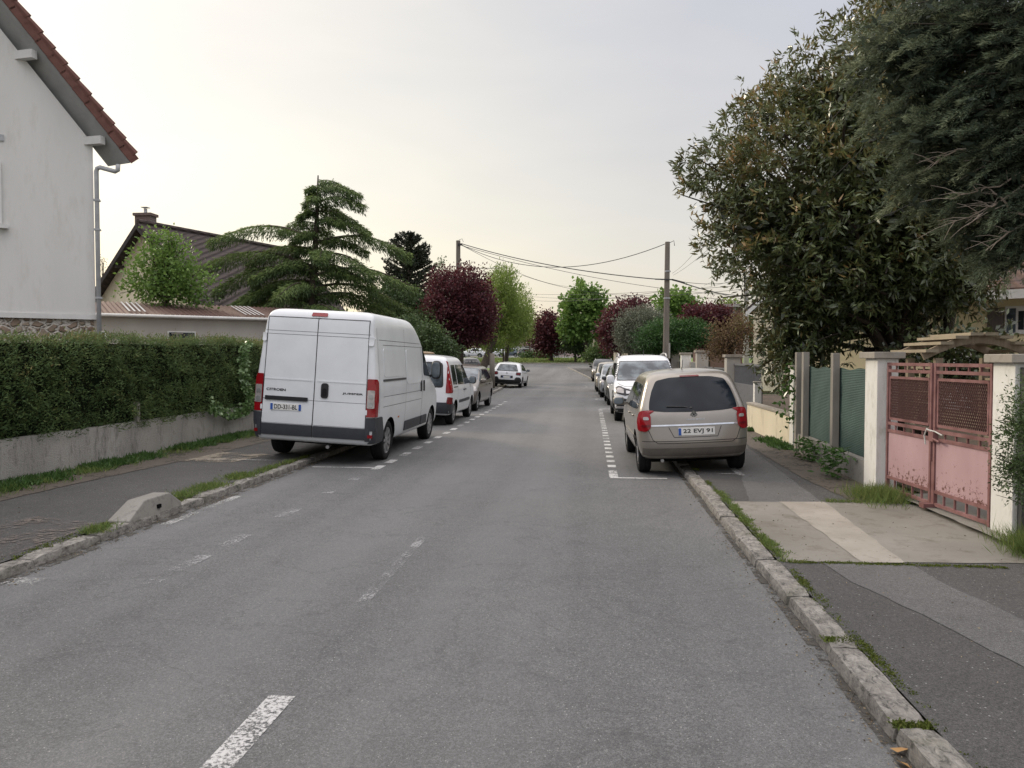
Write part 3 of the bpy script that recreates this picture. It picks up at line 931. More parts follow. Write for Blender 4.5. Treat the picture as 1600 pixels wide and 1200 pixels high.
def build_rifter():
    L, W, H = 4.40, 1.85, 1.86
    a = G(963, 657.5)
    front = a.y - .80
    c = Car('people_carrier', (a.x + W / 2 - .12, front + L, .0), PI + rad(.6), rad(.6), 'white tall family van with roof rails facing us, parked beyond the beige car', 'van', ludo_levels(L, W, H), WHITE2, (.72, 3.51), W, .335, .21, sub=2)
    w = W / 2
    c.patch('windscreen', 'F', [(-w + .13, 1.15), (w - .13, 1.15), (w - .24, 1.66), (-w + .24, 1.66)], PALE_GLASS, .006, .05, .05)
    c.strip('windscreen_seal', [('F', [(-w + .12, 1.14), (w - .12, 1.14), (w - .235, 1.67), (-w + .235, 1.67)], True)], INK, .02, .004)
    MB().box((0, L - 1.72, 1.60), (.12, .05, .09)).build('sensor_box', BLACKPL, c.root, local=True, bevel=.01)
    MB().box((w - .23, L - 1.21, 1.22), (.07, .02, .09)).build('parking_sticker', PLATE, c.root, local=True)
    for s in (-1, 1):
        ax = 'S' if s > 0 else 'P'
        h = c.patch('headlight', 'F', [(s * .40, .80), (s * .62, .74), (s * .86, .80), (s * .88, .93), (s * .80, 1.0), (s * .56, .92), (s * .40, .88)], BLACKPL, .010, .03, .04)
        c.patch('headlight_lens', 'F', [(s * .66, .80), (s * .84, .83), (s * .85, .92), (s * .78, .955), (s * .66, .91)], CLEARL, .018, .02, .03, parent=h)
        c.patch('headlight_lens', 'F', [(s * .46, .80), (s * .60, .79), (s * .60, .88), (s * .46, .85)], ALLOY, .018, .03, .03, parent=h)
        c.patch('headlight_side', ax, [(L - .42, .80), (L - .20, .80), (L - .26, .97), (L - .48, 1.0)], CLEARL, .008, .03, .05, parent=h)
        r = c.patch('fog_light_recess', 'F', [(s * .50, .44), (s * .86, .46), (s * .87, .64), (s * .78, .69), (s * .50, .64)], BLACKPL, .010, .03, .05)
        c.patch('fog_light', 'F', [(s * .60, .52), (s * .74, .52), (s * .74, .58), (s * .60, .58)], CLEARL, .016, .02, .03, parent=r)
        c.patch('trim_bar', 'F', [(s * .42, .41), (s * .87, .43), (s * .85, .465), (s * .42, .455)], CLEARL, .022, .01, .05)
        c.patch('arch_cladding', ax, [(L - 1.42, .30), (L - 1.3, .62), (L - 1.05, .80), (L - .72, .80), (L - .5, .62), (L - .36, .30), (L - .28, .30), (L - .40, .66), (L - .68, .87), (L - 1.09, .87), (L - 1.38, .66), (L - 1.52, .30)], BLACKPL, .008, .0, .05)
        c.patch('side_window', ax, [(.50, 1.12), (1.55, 1.10), (1.55, 1.62), (.60, 1.62)], GLASS, .005, .05, .06)
        c.patch('side_window', ax, [(1.63, 1.10), (2.42, 1.10), (2.42, 1.62), (1.63, 1.62)], GLASS, .005, .05, .06)
        c.patch('side_window', ax, [(2.50, 1.10), (3.22, 1.12), (2.75, 1.62), (2.50, 1.62)], GLASS, .005, .05, .06)
        c.strip('panel_gap', [(ax, [(1.6, .35), (1.6, 1.68)], False), (ax, [(2.46, .35), (2.46, 1.68)], False), (ax, [(3.12, .5), (3.2, 1.05)], False)], INK, .009, .002)
        c.patch('rub_strip', ax, [(1.2, .34), (3.0, .34), (3.0, .50), (1.2, .50)], BLACKPL, .012, .02, .08)
        MB().tube([(s * .68, .5, 1.78), (s * .69, .62, 1.86), (s * .69, 1.4, 1.90), (s * .69, 2.1, 1.88), (s * .70, 2.3, 1.79)], .022, 8).build('roof_rail', ALLOY, c.root, local=True, smooth=True)
    c.handles([(1.75, .98), (2.6, .98)], WHITE2)
    g = c.patch('grille', 'F', [(-.38, .80), (.38, .80), (.40, .94), (-.40, .94)], BLACKPL, .010, .03, .05)
    for z in (.83, .87, .91):
        c.strip('grille_slat', [('F', [(-.36, z), (.36, z)], False)], ALLOY, .008, .014, parent=g)
    c.patch('lower_bumper', 'F', [(-.86, .25), (.86, .25), (.88, .40), (-.88, .40)], BLACKPL, .012, .03, .05)
    c.patch('lower_grille', 'F', [(-.44, .42), (.44, .42), (.46, .66), (-.46, .66)], BLACKPL, .012, .03, .05)
    c.strip('panel_gap', [('F', [(-.8, 1.06), (-.62, .98), (.62, .98), (.8, 1.06)], False)], INK, .009, .003)
    c.plate('F', 0, .54, .52, .11, None, True, off=.03)
    c.mirrors(3.2, 1.16, .88, (.11, .08, .13), WHITE2)
    MB().tube([(0, 2.6, 1.84), (0, 2.48, 2.02)], [.008, .003], 6).build('antenna', BLACKPL, c.root, local=True)
    MB().box((0, 2.1, .26), (1.3, 3.2, .1)).build('chassis', UNDER, c.root, local=True)

def build_c3():
    a = G(815, 606)
    L, W, H = 3.99, 1.75, 1.47
    c = Car('hatchback_car', (a.x - W / 2 + .02, a.y - .7, .05), rad(-2.0), rad(3.0), 'white small hatchback with a dark lower bumper, parked alone farther up the left kerb', 'car', hatch_levels(L, W, H), WHITE2, (.70, 3.24), W, .31, .2, sub=2)
    c.patch('rear_window', 'R', [(-.62, .98), (.62, .98), (.55, 1.10), (.46, 1.32), (-.46, 1.32), (-.55, 1.10)], PALE_GLASS, .006, .05, .05)
    c.strip('window_seal', [('R', [(-.63, .97), (.63, .97), (.47, 1.335), (-.47, 1.335)], True)], INK, .03, .008)
    for s in (-1, 1):
        t = c.patch('tail_light', 'R', [(s * .52, .74), (s * .80, .72), (s * .81, .90), (s * .54, .92)], BLACKPL, .012, .05, .04, skirt=.04)
        c.patch('lens', 'R', [(s * .55, .765), (s * .77, .75), (s * .78, .875), (s * .57, .895)], DREDL, .018, .04, .04, parent=t)
        c.patch('bumper_corner', 'R', [(s * .48, .30), (s * .84, .30), (s * .84, .50), (s * .75, .62), (s * .55, .62), (s * .46, .5)], BLACKPL, .014, .04, .05)
        ax = 'S' if s > 0 else 'P'
        c.patch('side_cladding', ax, [(1.1, .24), (2.85, .24), (2.85, .36), (1.1, .36)], BLACKPL, .012, .01, .08)
    c.patch('lower_bumper', 'R', [(-.84, .26), (.84, .26), (.84, .46), (-.84, .46)], BLACKPL, .012, .02, .05)
    c.patch('plate_recess', 'R', [(-.36, .56), (.36, .56), (.36, .70), (-.36, .70)], BLACKPL, .010, .02, .05)
    c.plate('R', 0, .615, .48, .10, 'FG-158-LM' if False else None, True, off=.02)
    # double chevron badge
    y0 = c.hit('R', 0, .84)[0].y - .012
    b = MB()
    for dz in (0, .045):
        b.bar((-.05, y0, .80 + dz), (0, y0, .85 + dz), .008, .012).bar((0, y0, .85 + dz), (.05, y0, .80 + dz), .008, .012)
    b.build('badge', CHROME, c.root, local=True)
    flank_hatch(c, L, W, H)
    c.mirrors(2.72, .99, .84, (.10, .07, .075), BLACKPL)
    MB().tube([(0, .95, 1.48), (0, .80, 1.66)], [.01, .004], 6).build('antenna', BLACKPL, c.root, local=True)
    MB().box((0, L / 2, .22), (1.2, 3.2, .1)).box((0, .7, .3), (1.4, .1, .1)).build('chassis', UNDER, c.root, local=True)

VEH = True
if VEH:
    build_van()
    build_modus()
    build_kangoo()
    build_rifter()
    build_c3()
    a = G(746, 642)
    hatch_facing_us('saloon_car', 'taupe grey car facing us in the left row, ahead of the white leisure van', (a.x - .80, a.y - .8 + 4.3, .04), rad(-1), TAUPE, L=4.3, W=1.78, H=1.50, roll=rad(-3))
    RIGHT = [(948, 632, GREYP, 4.1, 1.76, 1.50, 'dark grey car facing us, directly behind the white family van with roof rails', 0),
             (937, 620, SILVERP, 3.9, 1.70, 1.52, 'pale silver car facing us, third in the right-hand row beyond the beige car', 0),
             (931, 611.5, CREAMP, 3.9, 1.68, 1.55, 'champagne coloured car facing us, between the silver car and the black car', 0),
             (924.5, 597.5, BLACKP, 4.4, 1.82, 1.62, 'black car with pale roof rails, farthest in the right-hand row', 1)]
    for i, (px, py, pm, L, W, H, lab, rails) in enumerate(RIGHT):
        a = G(px, py, .02)
        hatch_facing_us('parked_car', lab, (a.x + W / 2 - .08, a.y - .8 + L, gz(a.y)), rad(1.0), pm, L, W, H, rails=bool(rails), group='cars parked nose to tail on the right')
    # cars far beyond the green, side-on
    FAR = [(655, 112, BLACKP, 'black car standing in the shade behind the purple tree trunk', 562, 1),
           (757, 120, WHITE2, 'white car with dark windows, leftmost of the cars beyond the green', 559, 1),
           (808, 118, BLACKP, 'low black car in front of the pale cars beyond the green', 559.5, -1),
           (790, 127, WHITE2, 'white car partly behind the black one beyond the green', 556, 1),
           (812, 132, BLUEP, 'slate blue car half hidden beyond the green', 555, 1),
           (872, 125, SILVERP, 'silver car by the trunk of the second purple tree', 557, 1)]
    for (px, Y, pm, lab, v, sg) in FAR:
        if px == 655:
            p = P(738, 568, 66); base = (p.x, p.y, gz(66) + .02); rz = rad(20)
        else:
            p = P(px, v, Y); base = (p.x, p.y, gz(Y) + .05); rz = rad(90 * sg + 4)
        L, W, H = 4.1, 1.74, 1.47
        c = Car('distant_car', base, rz, 0, lab, 'car', hatch_levels(L, W, H), pm, (.7, 3.3), W, .31, .19, sub=0, group='cars beyond the green')
        for ax in ('S', 'P'):
            c.patch('side_window', ax, [(.62, 1.0), (1.75, .97), (1.75, 1.34), (.98, 1.33)], GLASS, .01, 0, .3)
            c.patch('side_window', ax, [(1.81, .97), (L - 1.18, .95), (L - 1.95, 1.33), (1.81, 1.35)], GLASS, .01, 0, .3)
        c.patch('windscreen', 'F', [(-.7, .98), (.7, .98), (.6, 1.35), (-.6, 1.35)], GLASS, .01, 0, .3)
        c.patch('rear_window', 'R', [(-.6, .98), (.6, .98), (.5, 1.33), (-.5, 1.33)], GLASS, .01, 0, .3)
        for s in (-1, 1):
            c.patch('headlight', 'F', [(s * .5, .66), (s * .8, .66), (s * .8, .8), (s * .5, .76)], CLEARL, .01, 0, .2)
            c.patch('tail_light', 'R', [(s * .55, .72), (s * .8, .72), (s * .8, .9), (s * .55, .9)], REDL, .01, 0, .2)
# ------------------------------------------------------------------ surfaces
ASPH = asphalt_mat('road_asphalt', (.113, .1145, .113), (.143, .1445, .143), .38)
ASPH_D = asphalt_mat('pavement_asphalt', (.062, .060, .058), (.092, .090, .087), .30, track=False, fs=80)
ASPH_L = asphalt_mat('trench_asphalt', (.10, .099, .097), (.135, .133, .13), .34, track=False, fs=160)
def concrete(name, c1, c2, sc=1.3, dirt=(.10, .09, .07)):
    return rough_mat(name, c1, c2, sc, .9, .35, 90, .006, dirt=dirt)
CONC_A = concrete('apron_concrete', (.16, .15, .128), (.245, .232, .205), 1.0, (.095, .082, .06))
CONC_B = concrete('pale_concrete', (.235, .215, .18), (.33, .305, .265), 2.2, (.17, .15, .12))
CONC_BLK = concrete('block_concrete', (.19, .18, .16), (.27, .26, .235), 2.5, (.08, .075, .065))
SOIL = rough_mat('bare_soil', (.055, .042, .032), (.10, .078, .058), 3, .95, .6, 40, .02)
GRASSG = rough_mat('grass_ground', (.085, .135, .035), (.16, .215, .07), 2.5, .95, .6, 30, .03)
FARG = rough_mat('far_ground', (.05, .075, .03), (.085, .10, .05), .2, .95, 0)

def granite():
    t = NT('kerb_granite')
    v = t.coords('Object')
    n = t.noise(5, 10, .78, v, .5)
    n2 = t.noise(28, 8, .75, t.coords('Object', (1, .45, 1)), .8)
    c = t.ramp(n, [(.32, (.07, .064, .056)), (.5, (.205, .192, .172)), (.7, (.33, .315, .285))])
    c = t.mix(.85, c, t.ramp(n2, [(.38, .18), (.47, .85), (.62, 1.3)]), 'MULTIPLY')
    c = t.mix(t.ramp(t.noise(2.3, 5, .6, v), [(.55, 0.0), (.75, .5)]), c, (.07, .075, .035))
    t.col(c); t.set(Roughness=.9); t.bump(n2, .9, .015)
    return t.m
GRAN = granite()

def sheet(name, rows, mat, kind='structure', label=None, thick=0, parent=None):
    """rows: list of (y, x0, x1, z0, z1) -> strip mesh subdivided across"""
    mb = MB()
    n = 6
    for y, x0, x1, z0, z1 in rows:
        for i in range(n + 1):
            t = i / n
            mb.v.append((x0 + (x1 - x0) * t, y, z0 + (z1 - z0) * t))
    for r in range(len(rows) - 1):
        for i in range(n):
            a = r * (n + 1) + i
            mb.f.append((a, a + 1, a + n + 2, a + n + 1)); mb.mi.append(0)
    o = mb.build(name, mat, parent, fix=False)
    if parent is None: tag(o, label, kind=kind)
    return o

KL, KR = -4.62, 1.385      # kerb faces
def kl(y): return KL + bend(y)
def kr(y): return KR + bend(y)
ys = [-8, -4, 0] + [2 + 2 * i for i in range(52)]
# far sheet to the horizon
rows = []
for y in [-60, -20] + ys + [115, 125, 135, 160, 250, 500, 1200, 2500]:
    w = 60 + abs(y) * 1.2
    rows.append((y, -w, w, gz(y) - .03, gz(y) - .03))
sheet('ground', rows, SOIL if False else FARG, label='green and brown ground reaching to the horizon')
YJ = 80
rows = [(y, kl(y) - .05, kr(y) + .05, gz(y), gz(y)) for y in ys if y <= YJ]
sheet('road', rows, ASPH, label='grey asphalt street with worn flecked surface')
rows = []
for y in (80, 84, 88, 92):
    rows.append((y, -60, 30, gz(y), gz(y)))
sheet('side_road', rows, ASPH, label='cross street at the far end')
# verge beyond the junction with a pale kerb line
rows = [(y, -70, 40, gz(y) + .10, gz(y) + .10) for y in (92, 96, 100, 104, 108, 112)]
vg = sheet('verge', rows, GRASSG, label='grassy green beyond the junction')
mb = MB().box((-15, 91.95, gz(92) + .05), (110, .16, .16)); tag(mb.build('kerb', CONC_B), 'pale kerb along the green', kind='structure')
rows = [(y, -70, 45, gz(y) + .09, gz(y) + .09) for y in (112, 118, 124, 130, 136)]
sheet('car_park', rows, ASPH, label='paved car park beyond the green')
# left verge at the curve, where trees stand
rows = [(y, -22, -8.0 + bend(y) * .6, gz(y) + .11, gz(y) + .11) for y in (30, 36, 42, 48, 56, 64, 72, 78)]
sheet('lawn', rows, GRASSG, label='grass under the roadside trees on the left')
rows = [(y, kr(y) + 3.6, kr(y) + 14, gz(y) + .10, gz(y) + .10) for y in (40, 48, 56, 64, 72, 78)]
sheet('lawn', rows, GRASSG, label='grass beside the right row of cars')

# pavements
PZ = .08
WL = -7.65
rows = [(y, kl(y) - .17, (WL - .0) + bend(y), gz(y) + PZ, gz(y) + PZ) for y in ys if y <= YJ - 2]
sheet('pavement', rows, ASPH_D, label='dark left pavement with moss and soil')
rows = [(y, kr(y) + .17, 4.9 + bend(y), gz(y) + PZ, gz(y) + PZ) for y in ys if y <= YJ - 2]
sheet('pavement', rows, ASPH_D, label='dark speckled right pavement')
# garden soil both sides
rows = [(y, WL - .3, -40, .12, .12) for y in (-8, 4, 12, 20, 28, 36)]
sheet('garden', rows, SOIL, label='garden ground behind the hedge')
rows = [(y, 4.0, 30, .115, .12) for y in (-8, 4, 12, 20, 28, 36)]
sheet('garden', rows, SOIL, label='garden ground behind the right-hand fence')

def poly_sheet(name, pts, z, mat, label, kind='structure'):
    """flat polygon at height z (pts in world xy), wobbly edge"""
    c = Vector((sum(p[0] for p in pts) / len(pts), sum(p[1] for p in pts) / len(pts)))
    out = []
    r = random.Random(len(name) + int(pts[0][0] * 10))
    for a, b in zip(pts, pts[1:] + pts[:1]):
        a = Vector(a[:2]); b = Vector(b[:2])
        n = max(1, int((b - a).length / .15))
        nn = Vector((-(b - a).y, (b - a).x)).normalized()
        for i in range(n):
            q = a + (b - a) * i / n + nn * r.uniform(-.012, .012)
            out.append((q.x, q.y, z))
    o = MB().add(out, [tuple(range(len(out)))]).build(name, mat)
    return tag(o, label, kind=kind)

# trench band of lighter asphalt down the right pavement
def band(pairs, z, mat, name, label):
    L = [(a, y) for y, a, b in pairs]; R = [(b, y) for y, a, b in reversed(pairs)]
    poly_sheet(name, L + R, z, mat, label)
band([(1.5, 2.75, 3.35), (3.0, 2.62, 3.25), (4.3, 2.35, 2.95), (5.2, 2.15, 2.75), (5.9, 1.95, 2.62), (6.42, 1.9, 2.6)], PZ + .004, ASPH_L, 'trench_patch', 'paler asphalt band along the near right pavement')
band([(9.14, 1.85, 2.68), (10.5, 2.05, 2.75), (12.5, 2.35, 2.85), (16, 2.5, 3.0), (24, 2.5, 3.0)], PZ + .004, ASPH_L, 'trench_patch', 'paler asphalt band beyond the concrete apron')
poly_sheet('apron', [(1.60, 6.44), (3.85, 6.62), (3.9, 7.3), (3.72, 9.4), (3.6, 9.2), (1.60, 9.12)], PZ + .005, CONC_A, 'brownish concrete vehicle crossing in front of the pink gate')
poly_sheet('apron_strip', [(2.22, 6.46), (2.56, 6.49), (2.71, 9.17), (2.19, 9.14)], PZ + .009, CONC_B, 'pale concrete strip laid across the vehicle crossing')
poly_sheet('drive', [(3.66, 7.2), (6.5, 7.2), (7.5, 10.0), (3.62, 9.6)], .126, CONC_A, 'concrete drive behind the gate')
SOILY = worn_paint('thin_soil', (.078, .064, .050), .40, 14)
SANDY = worn_paint('thin_sand', (.22, .19, .145), .50, 5)
PATCHY = worn_paint('mossy_patch', (.12, .10, .085), .56, 14)
# soil along the fence and the hedge wall
band([(9.3, 3.05, 3.60), (11, 2.95, 3.66), (14, 3.0, 3.78), (18, 3.1, 3.92)], PZ + .007, SOILY, 'soil_strip', 'dark soil strip along the green screen fence')
band([(3, -7.75, -7.0), (6, -7.75, -6.95), (9.5, -7.75, -6.8), (13, -7.75, -6.5), (17, -7.75, -6.4), (24, -7.75, -6.7)], PZ + .007, SOILY, 'soil_strip', 'bare soil strip along the foot of the hedge wall')
poly_sheet('patch', [(-6.6, 11.8), (-5.7, 11.7), (-5.5, 12.8), (-6.5, 13.0)], PZ + .009, SANDY, 'sandy patch on the left pavement')
# manhole-like rubble at far left
poly_sheet('patch', [(-6.0, 5.6), (-4.9, 5.5), (-4.85, 7.2), (-5.8, 7.5)], PZ + .008, PATCHY, 'rough mended patch at the near left pavement edge')

# kerb stones: one structure mesh for each side
def kerbs(name, xf, y0, y1, side, label, skip=None, mat=GRAN, seed=1, w=.17, lens=(.85, 1.15)):
    r = random.Random(seed)
    mb = MB()
    y = y0
    while y < y1:
        L = r.uniform(*lens) if y < 30 else 3.0
        ye = y + L
        n = max(3, int(L / .12)) if y < 24 else 2
        dz = r.uniform(-.006, .008); dx = r.uniform(-.012, .012)
        if not (skip and skip[0] < (y + ye) / 2 < skip[1]):
            vs = []
            for i in range(n + 1):
                t = i / n
                yy = y + .012 + (L - .024) * t
                x = xf(yy) + dx
                z = gz(yy)
                e = .004 if y < 24 else 0
                endr = .012 if i in (0, n) else 0
                j = lambda: r.uniform(-e, e)
                # cross-section: foot, face top, bevel, top, back
                sec = [(0, -.05), (side * .004 + j(), PZ - .035 - endr), (side * .014 + j(), PZ - .004 + dz - endr + j()), (side * .09 + j(), PZ + dz + .004 - endr + j()), (side * w + j(), PZ + dz - endr + j()), (side * w, -.05)]
                for a, b in sec: vs.append((x + a, yy, z + b))
            m = 6
            fs = []
            for i in range(n):
                for k in range(m - 1):
                    fs.append((i * m + k, i * m + k + 1, (i + 1) * m + k + 1, (i + 1) * m + k))
            fs.append(tuple(range(m - 1, -1, -1))); fs.append(tuple(n * m + k for k in range(m)))
            mb.add(vs, fs)
        y = ye
    o = mb.build(name, mat, smooth=True, angle=32)
    tag(o, label, kind='structure')
kerbs('kerb', kr, .6, YJ, 1, 'weathered granite kerb stones along the right side', seed=5, w=.165)
kerbs('kerb', kl, 2.0, YJ, -1, 'weathered granite kerb stones along the left side', seed=8, w=.165)
# dirty gutter lines beside the kerbs
DIRT = worn_paint('gutter_dirt', (.05, .045, .037), .50, 7)
rowsr = [(y, kr(y) - .06, kr(y) + .01, gz(y) + .004, gz(y) + .004) for y in ys if 0 <= y <= 44]
sheet('gutter', rowsr, DIRT, label='dark dirt in the right gutter')
rowsl = [(y, kl(y) - .01, kl(y) + .12, gz(y) + .004, gz(y) + .004) for y in ys if 2 <= y <= 44]
sheet('gutter', rowsl, DIRT, label='dark dirt in the left gutter')

# ---- painted markings
PAINT = worn_paint('road_paint', (.50, .50, .485), .46, 45)
PAINT_N = worn_paint('near_dash_paint', (.45, .45, .44), .495, 45)
PAINT_W = worn_paint('faded_road_paint', (.36, .36, .35), .54, 45)
PAINT_VW = worn_paint('nearly_gone_paint', (.27, .27, .27), .55, 45)
def marks(name, quads, mat, label):
    mb = MB()
    for q in quads:
        mb.add([(x, y, gz(y) + .005) for x, y in q], [(0, 1, 2, 3)])
    return tag(mb.build(name, mat), label, kind='structure')
def rect(x0, x1, y0, y1, skew=0): return [(x0, y0), (x1, y0), (x1 + skew, y1), (x0 + skew, y1)]
marks('centre_line', [rect(-1.65, -1.51, 2.35, 3.78)], PAINT_N, 'near dash of the centre line')
marks('centre_line', [rect(-1.66, -1.57, 5.02, 7.38)], PAINT_VW, 'faded second dash of the centre line')
q = []
y = 11.75
while y < 26.5:
    q.append(rect(.29, .42, y, y + .27)); y += .62
marks('bay_line', q, PAINT, 'dotted bay line on the right')
marks('bay_line', [rect(.30, 1.12, 11.24, 11.33), rect(.29, .42, 11.33, 11.7), rect(.33, 1.3, 26.6, 26.75)], PAINT, 'solid bay end lines on the right')
marks('bay_line', [rect(.30 + bend(yy), .42 + bend(yy), yy, yy + 3.2, bend(yy + 3.2) - bend(yy)) for yy in (32, 46)], PAINT_W, 'faded lengths of bay line far along the right row')
q = []
y = 12.5
while y < 31:
    q.append(rect(-3.42 + bend(y), -3.28 + bend(y), y, y + .42)); y += 1.0
marks('bay_line', q, PAINT, 'dotted bay line on the left')
marks('bay_line', [rect(-4.45, -3.42, 11.9, 11.98), rect(-3.44, -3.30, 11.75, 12.2)], PAINT, 'bay end line beside the white panel van')
marks('bay_line', [rect(-3.46, -3.32, y, y + .5) for y in (5.2, 5.95, 6.75, 8.1, 9.6, 10.7)], PAINT_VW, 'nearly worn away dotted line on the left')
marks('bay_line', [rect(-4.55, -4.28, 5.45, 5.65), rect(-4.5, -4.38, 7.6, 9.3)], PAINT_W, 'worn paint beside the left kerb')
mb = MB()
mb.add([(x, y, PZ + .010) for x, y in rect(2.10, 2.20, 11.1, 12.0)], [(0, 1, 2, 3)]).add([(x, y, PZ + .010) for x, y in rect(1.65, 2.1, 11.25, 11.31)], [(0, 1, 2, 3)])
mb.add([(x, y, PZ + .010) for x, y in rect(-6.3, -4.9, 12.0, 12.07)], [(0, 1, 2, 3)])
tag(mb.build('bay_line', PAINT_W), 'faint bay lines painted on the pavements', kind='structure')

# ---- concrete kerb block on the left kerb
bx0, by0, by1 = KL - .02, 7.3, 8.32
sec = [(by0, .02), (by0, .10), (by0 + .32, .255), (by1 - .22, .255), (by1 - .02, .12), (by1, .02)]
poly = [(bx0, y, z) for y, z in sec]
mb = MB().prism(poly, (0, 0, 0), (-.24, 0, 0))
for i in range(len(mb.v)):
    x, y, z = mb.v[i]
    if z > .24: mb.v[i] = (x + (-.03 if x > bx0 - .1 else .02), y, z)
blk = mb.build('concrete_kerb_block', CONC_BLK, bevel=.012, origin=(bx0 - .12, 8.0, 0))
tag(blk, 'low trapezoid concrete block set on the left kerb', 'kerb block')
MB().box((bx0 - .008, 7.85, .15), (.03, .06, .04)).build('lifting_hole', UNDER, blk)

# ------------------------------------------------------------------ weeds and grass
GRASS = leaf_mat('grass_blades', [(0, (.045, .08, .018)), (.5, (.10, .165, .04)), (.85, (.18, .24, .065)), (1, (.30, .29, .12))], .6, .3, .2)
WEED = leaf_mat('weed_leaves', [(0, (.02, .045, .012)), (.5, (.045, .10, .022)), (1, (.10, .19, .05))], .5, .3, .3)
MOSS = leaf_mat('moss', [(0, (.05, .065, .015)), (.6, (.09, .12, .025)), (1, (.16, .16, .05))], .9, .1, .1)
def blades(name, pts, h, mat, label, per=14, spread=.05, w=.006, kind='stuff', lean=.5, cat=None, flat=0):
    C = np.repeat(np.array(pts, float), per, 0)
    n = len(C)
    C[:, :2] += RNG.normal(size=(n, 2)) * spread
    d = RNG.normal(size=(n, 3)) * lean
    d[:, 2] = 1 - flat
    d = unit(d)
    hh = h * RNG.uniform(.35, 1.15, n)
    r = np.clip(RNG.normal(.5, .22, n), 0, 1)
    v = leaf_arrays(C, d, hh, w if np.isscalar(w) else np.repeat(w, per), RNG)
    org = (float(C[:, 0].mean()), float(C[:, 1].mean()), PZ)
    o = leaf_mesh(name, v, r, mat, origin=org)
    return tag(o, label, cat, kind=kind)
def line_pts(n, f, jit=.03):
    out = []
    for _ in range(n):
        x, y, z = f(random.random())
        out.append((x + random.gauss(0, jit), y + random.gauss(0, jit), z))
    return out
def clumpy(n, y0, y1, fx, z, jit, clusters, smax=.34):
    cs = [(random.uniform(y0, y1), random.uniform(.06, smax)) for _ in range(clusters)]
    out = []
    for _ in range(n):
        c, s = random.choice(cs)
        y = random.gauss(c, s)
        if y < y0 - .2 or y > y1 + .2: continue
        out.append((fx(y) + random.gauss(0, jit), y, z))
    return out
# moss/grass line just behind the right kerb
blades('moss', clumpy(1500, .9, 12, lambda y: kr(y) + .205, PZ - .005, .016, 22), .022, MOSS, 'moss and short grass along the back of the right kerb', 8, .012, .008, lean=1.2)
blades('grass', clumpy(240, 6.6, 9.8, lambda y: kr(y) + .225, PZ, .022, 12), .04, GRASS, 'green tufts between right kerb and concrete crossing', 12, .02, .007, lean=1.0)
blades('moss', [(random.uniform(1.62, 3.3), 6.44 + random.gauss(0, .018), PZ + .003) for _ in range(260)], .016, MOSS, 'moss in the joint below the concrete crossing', 8, .012, .01, lean=1.2)
blades('moss', [(kr(y) + .1 + random.uniform(-.09, .09), y + random.gauss(0, .015), PZ - .01) for y in (3.62, 4.7) for _ in range(90)], .025, MOSS, 'moss between right kerb stones', 6, .012, .01, lean=1.2)
# left: along the wall foot, behind kerb
blades('weeds', clumpy(950, 6.2, 18, lambda y: WL + .18, PZ, .12, 24), .13, WEED, 'green weeds along the foot of the left wall', 14, .05, .022, lean=.9)
blades('grass', clumpy(380, 5, 18, lambda y: WL + .28, PZ, .20, 22), .12, GRASS, 'grass along the foot of the left wall', 12, .05, .007, lean=.7)
blades('grass', clumpy(230, 8.8, 10.4, lambda y: kl(y) - .27, PZ, .07, 8), .09, GRASS, 'yellowish grass behind the left kerb', 14, .05, .007, lean=.9)
blades('grass', clumpy(60, 10.6, 13.2, lambda y: kl(y) - .22, PZ, .04, 5), .07, GRASS, 'grass behind the far part of the left kerb', 12, .04, .007, lean=.9)
blades('grass', [(kl(7) - .12 + random.gauss(0, .06), 6.95 + random.gauss(0, .08), PZ) for _ in range(36)], .10, GRASS, 'grass tuft in the left kerb joint', 14, .03, .007, lean=.9)
blades('moss', clumpy(900, 4.5, 13, lambda y: kl(y) - .21, PZ - .005, .04, 14), .022, MOSS, 'moss behind the left kerb', 8, .02, .012, lean=1.2)
# right wall foot
blades('grass', [(3.42 + random.gauss(0, .14), 9.45 + random.gauss(0, .2), PZ) for _ in range(150)], .2, GRASS, 'feathery grass at the foot of the left gate pillar', 16, .05, .006, lean=.55)
blades('grass', [(3.25 + random.uniform(-.5, .4), 9.2 + random.gauss(0, .03), PZ) for _ in range(60)], .06, GRASS, 'low grass at the edge of the concrete crossing', 10, .03, .006, lean=.8)
blades('grass', [(3.92 + random.gauss(0, .16), 6.75 + random.gauss(0, .22), PZ) for _ in range(330)], .27, GRASS, 'bushy grass at the foot of the right gate pillar', 18, .05, .006, lean=.6)
blades('grass', [(4.0 + random.uniform(-.5, .3), 6.2 + random.gauss(0, .12), PZ) for _ in range(160)], .12, GRASS, 'low grass before the right gate pillar', 12, .05, .006, lean=.7)
blades('weeds', clumpy(200, 14.2, 19, lambda y: 3.60, PZ, .07, 6), .12, WEED, 'weeds along the low cream wall', 12, .06, .035, lean=.8)
for (yy, xx, hh, lab) in ((12.9, 3.52, .34, 'leafy weed growing from the low wall, farther of two'), (11.1, 3.42, .42, 'leafy weed growing from the low wall, nearer of two')):
    pts = [(xx + random.gauss(0, .08), yy + random.gauss(0, .14), PZ) for _ in range(18)]
    C = np.repeat(np.array(pts), 12, 0); n = len(C)
    C[:, 2] += RNG.uniform(.0, hh, n); C[:, :2] += RNG.normal(size=(n, 2)) * .05
    d = RNG.normal(size=(n, 3)); d[:, 2] = np.abs(d[:, 2]) * .4
    o = leaf_mesh('weed', leaf_arrays(C, unit(d), RNG.uniform(.07, .14, n), .035), RNG.uniform(.2, 1, n), WEED, origin=(xx, yy, PZ))
    tag(o, lab, 'plant')
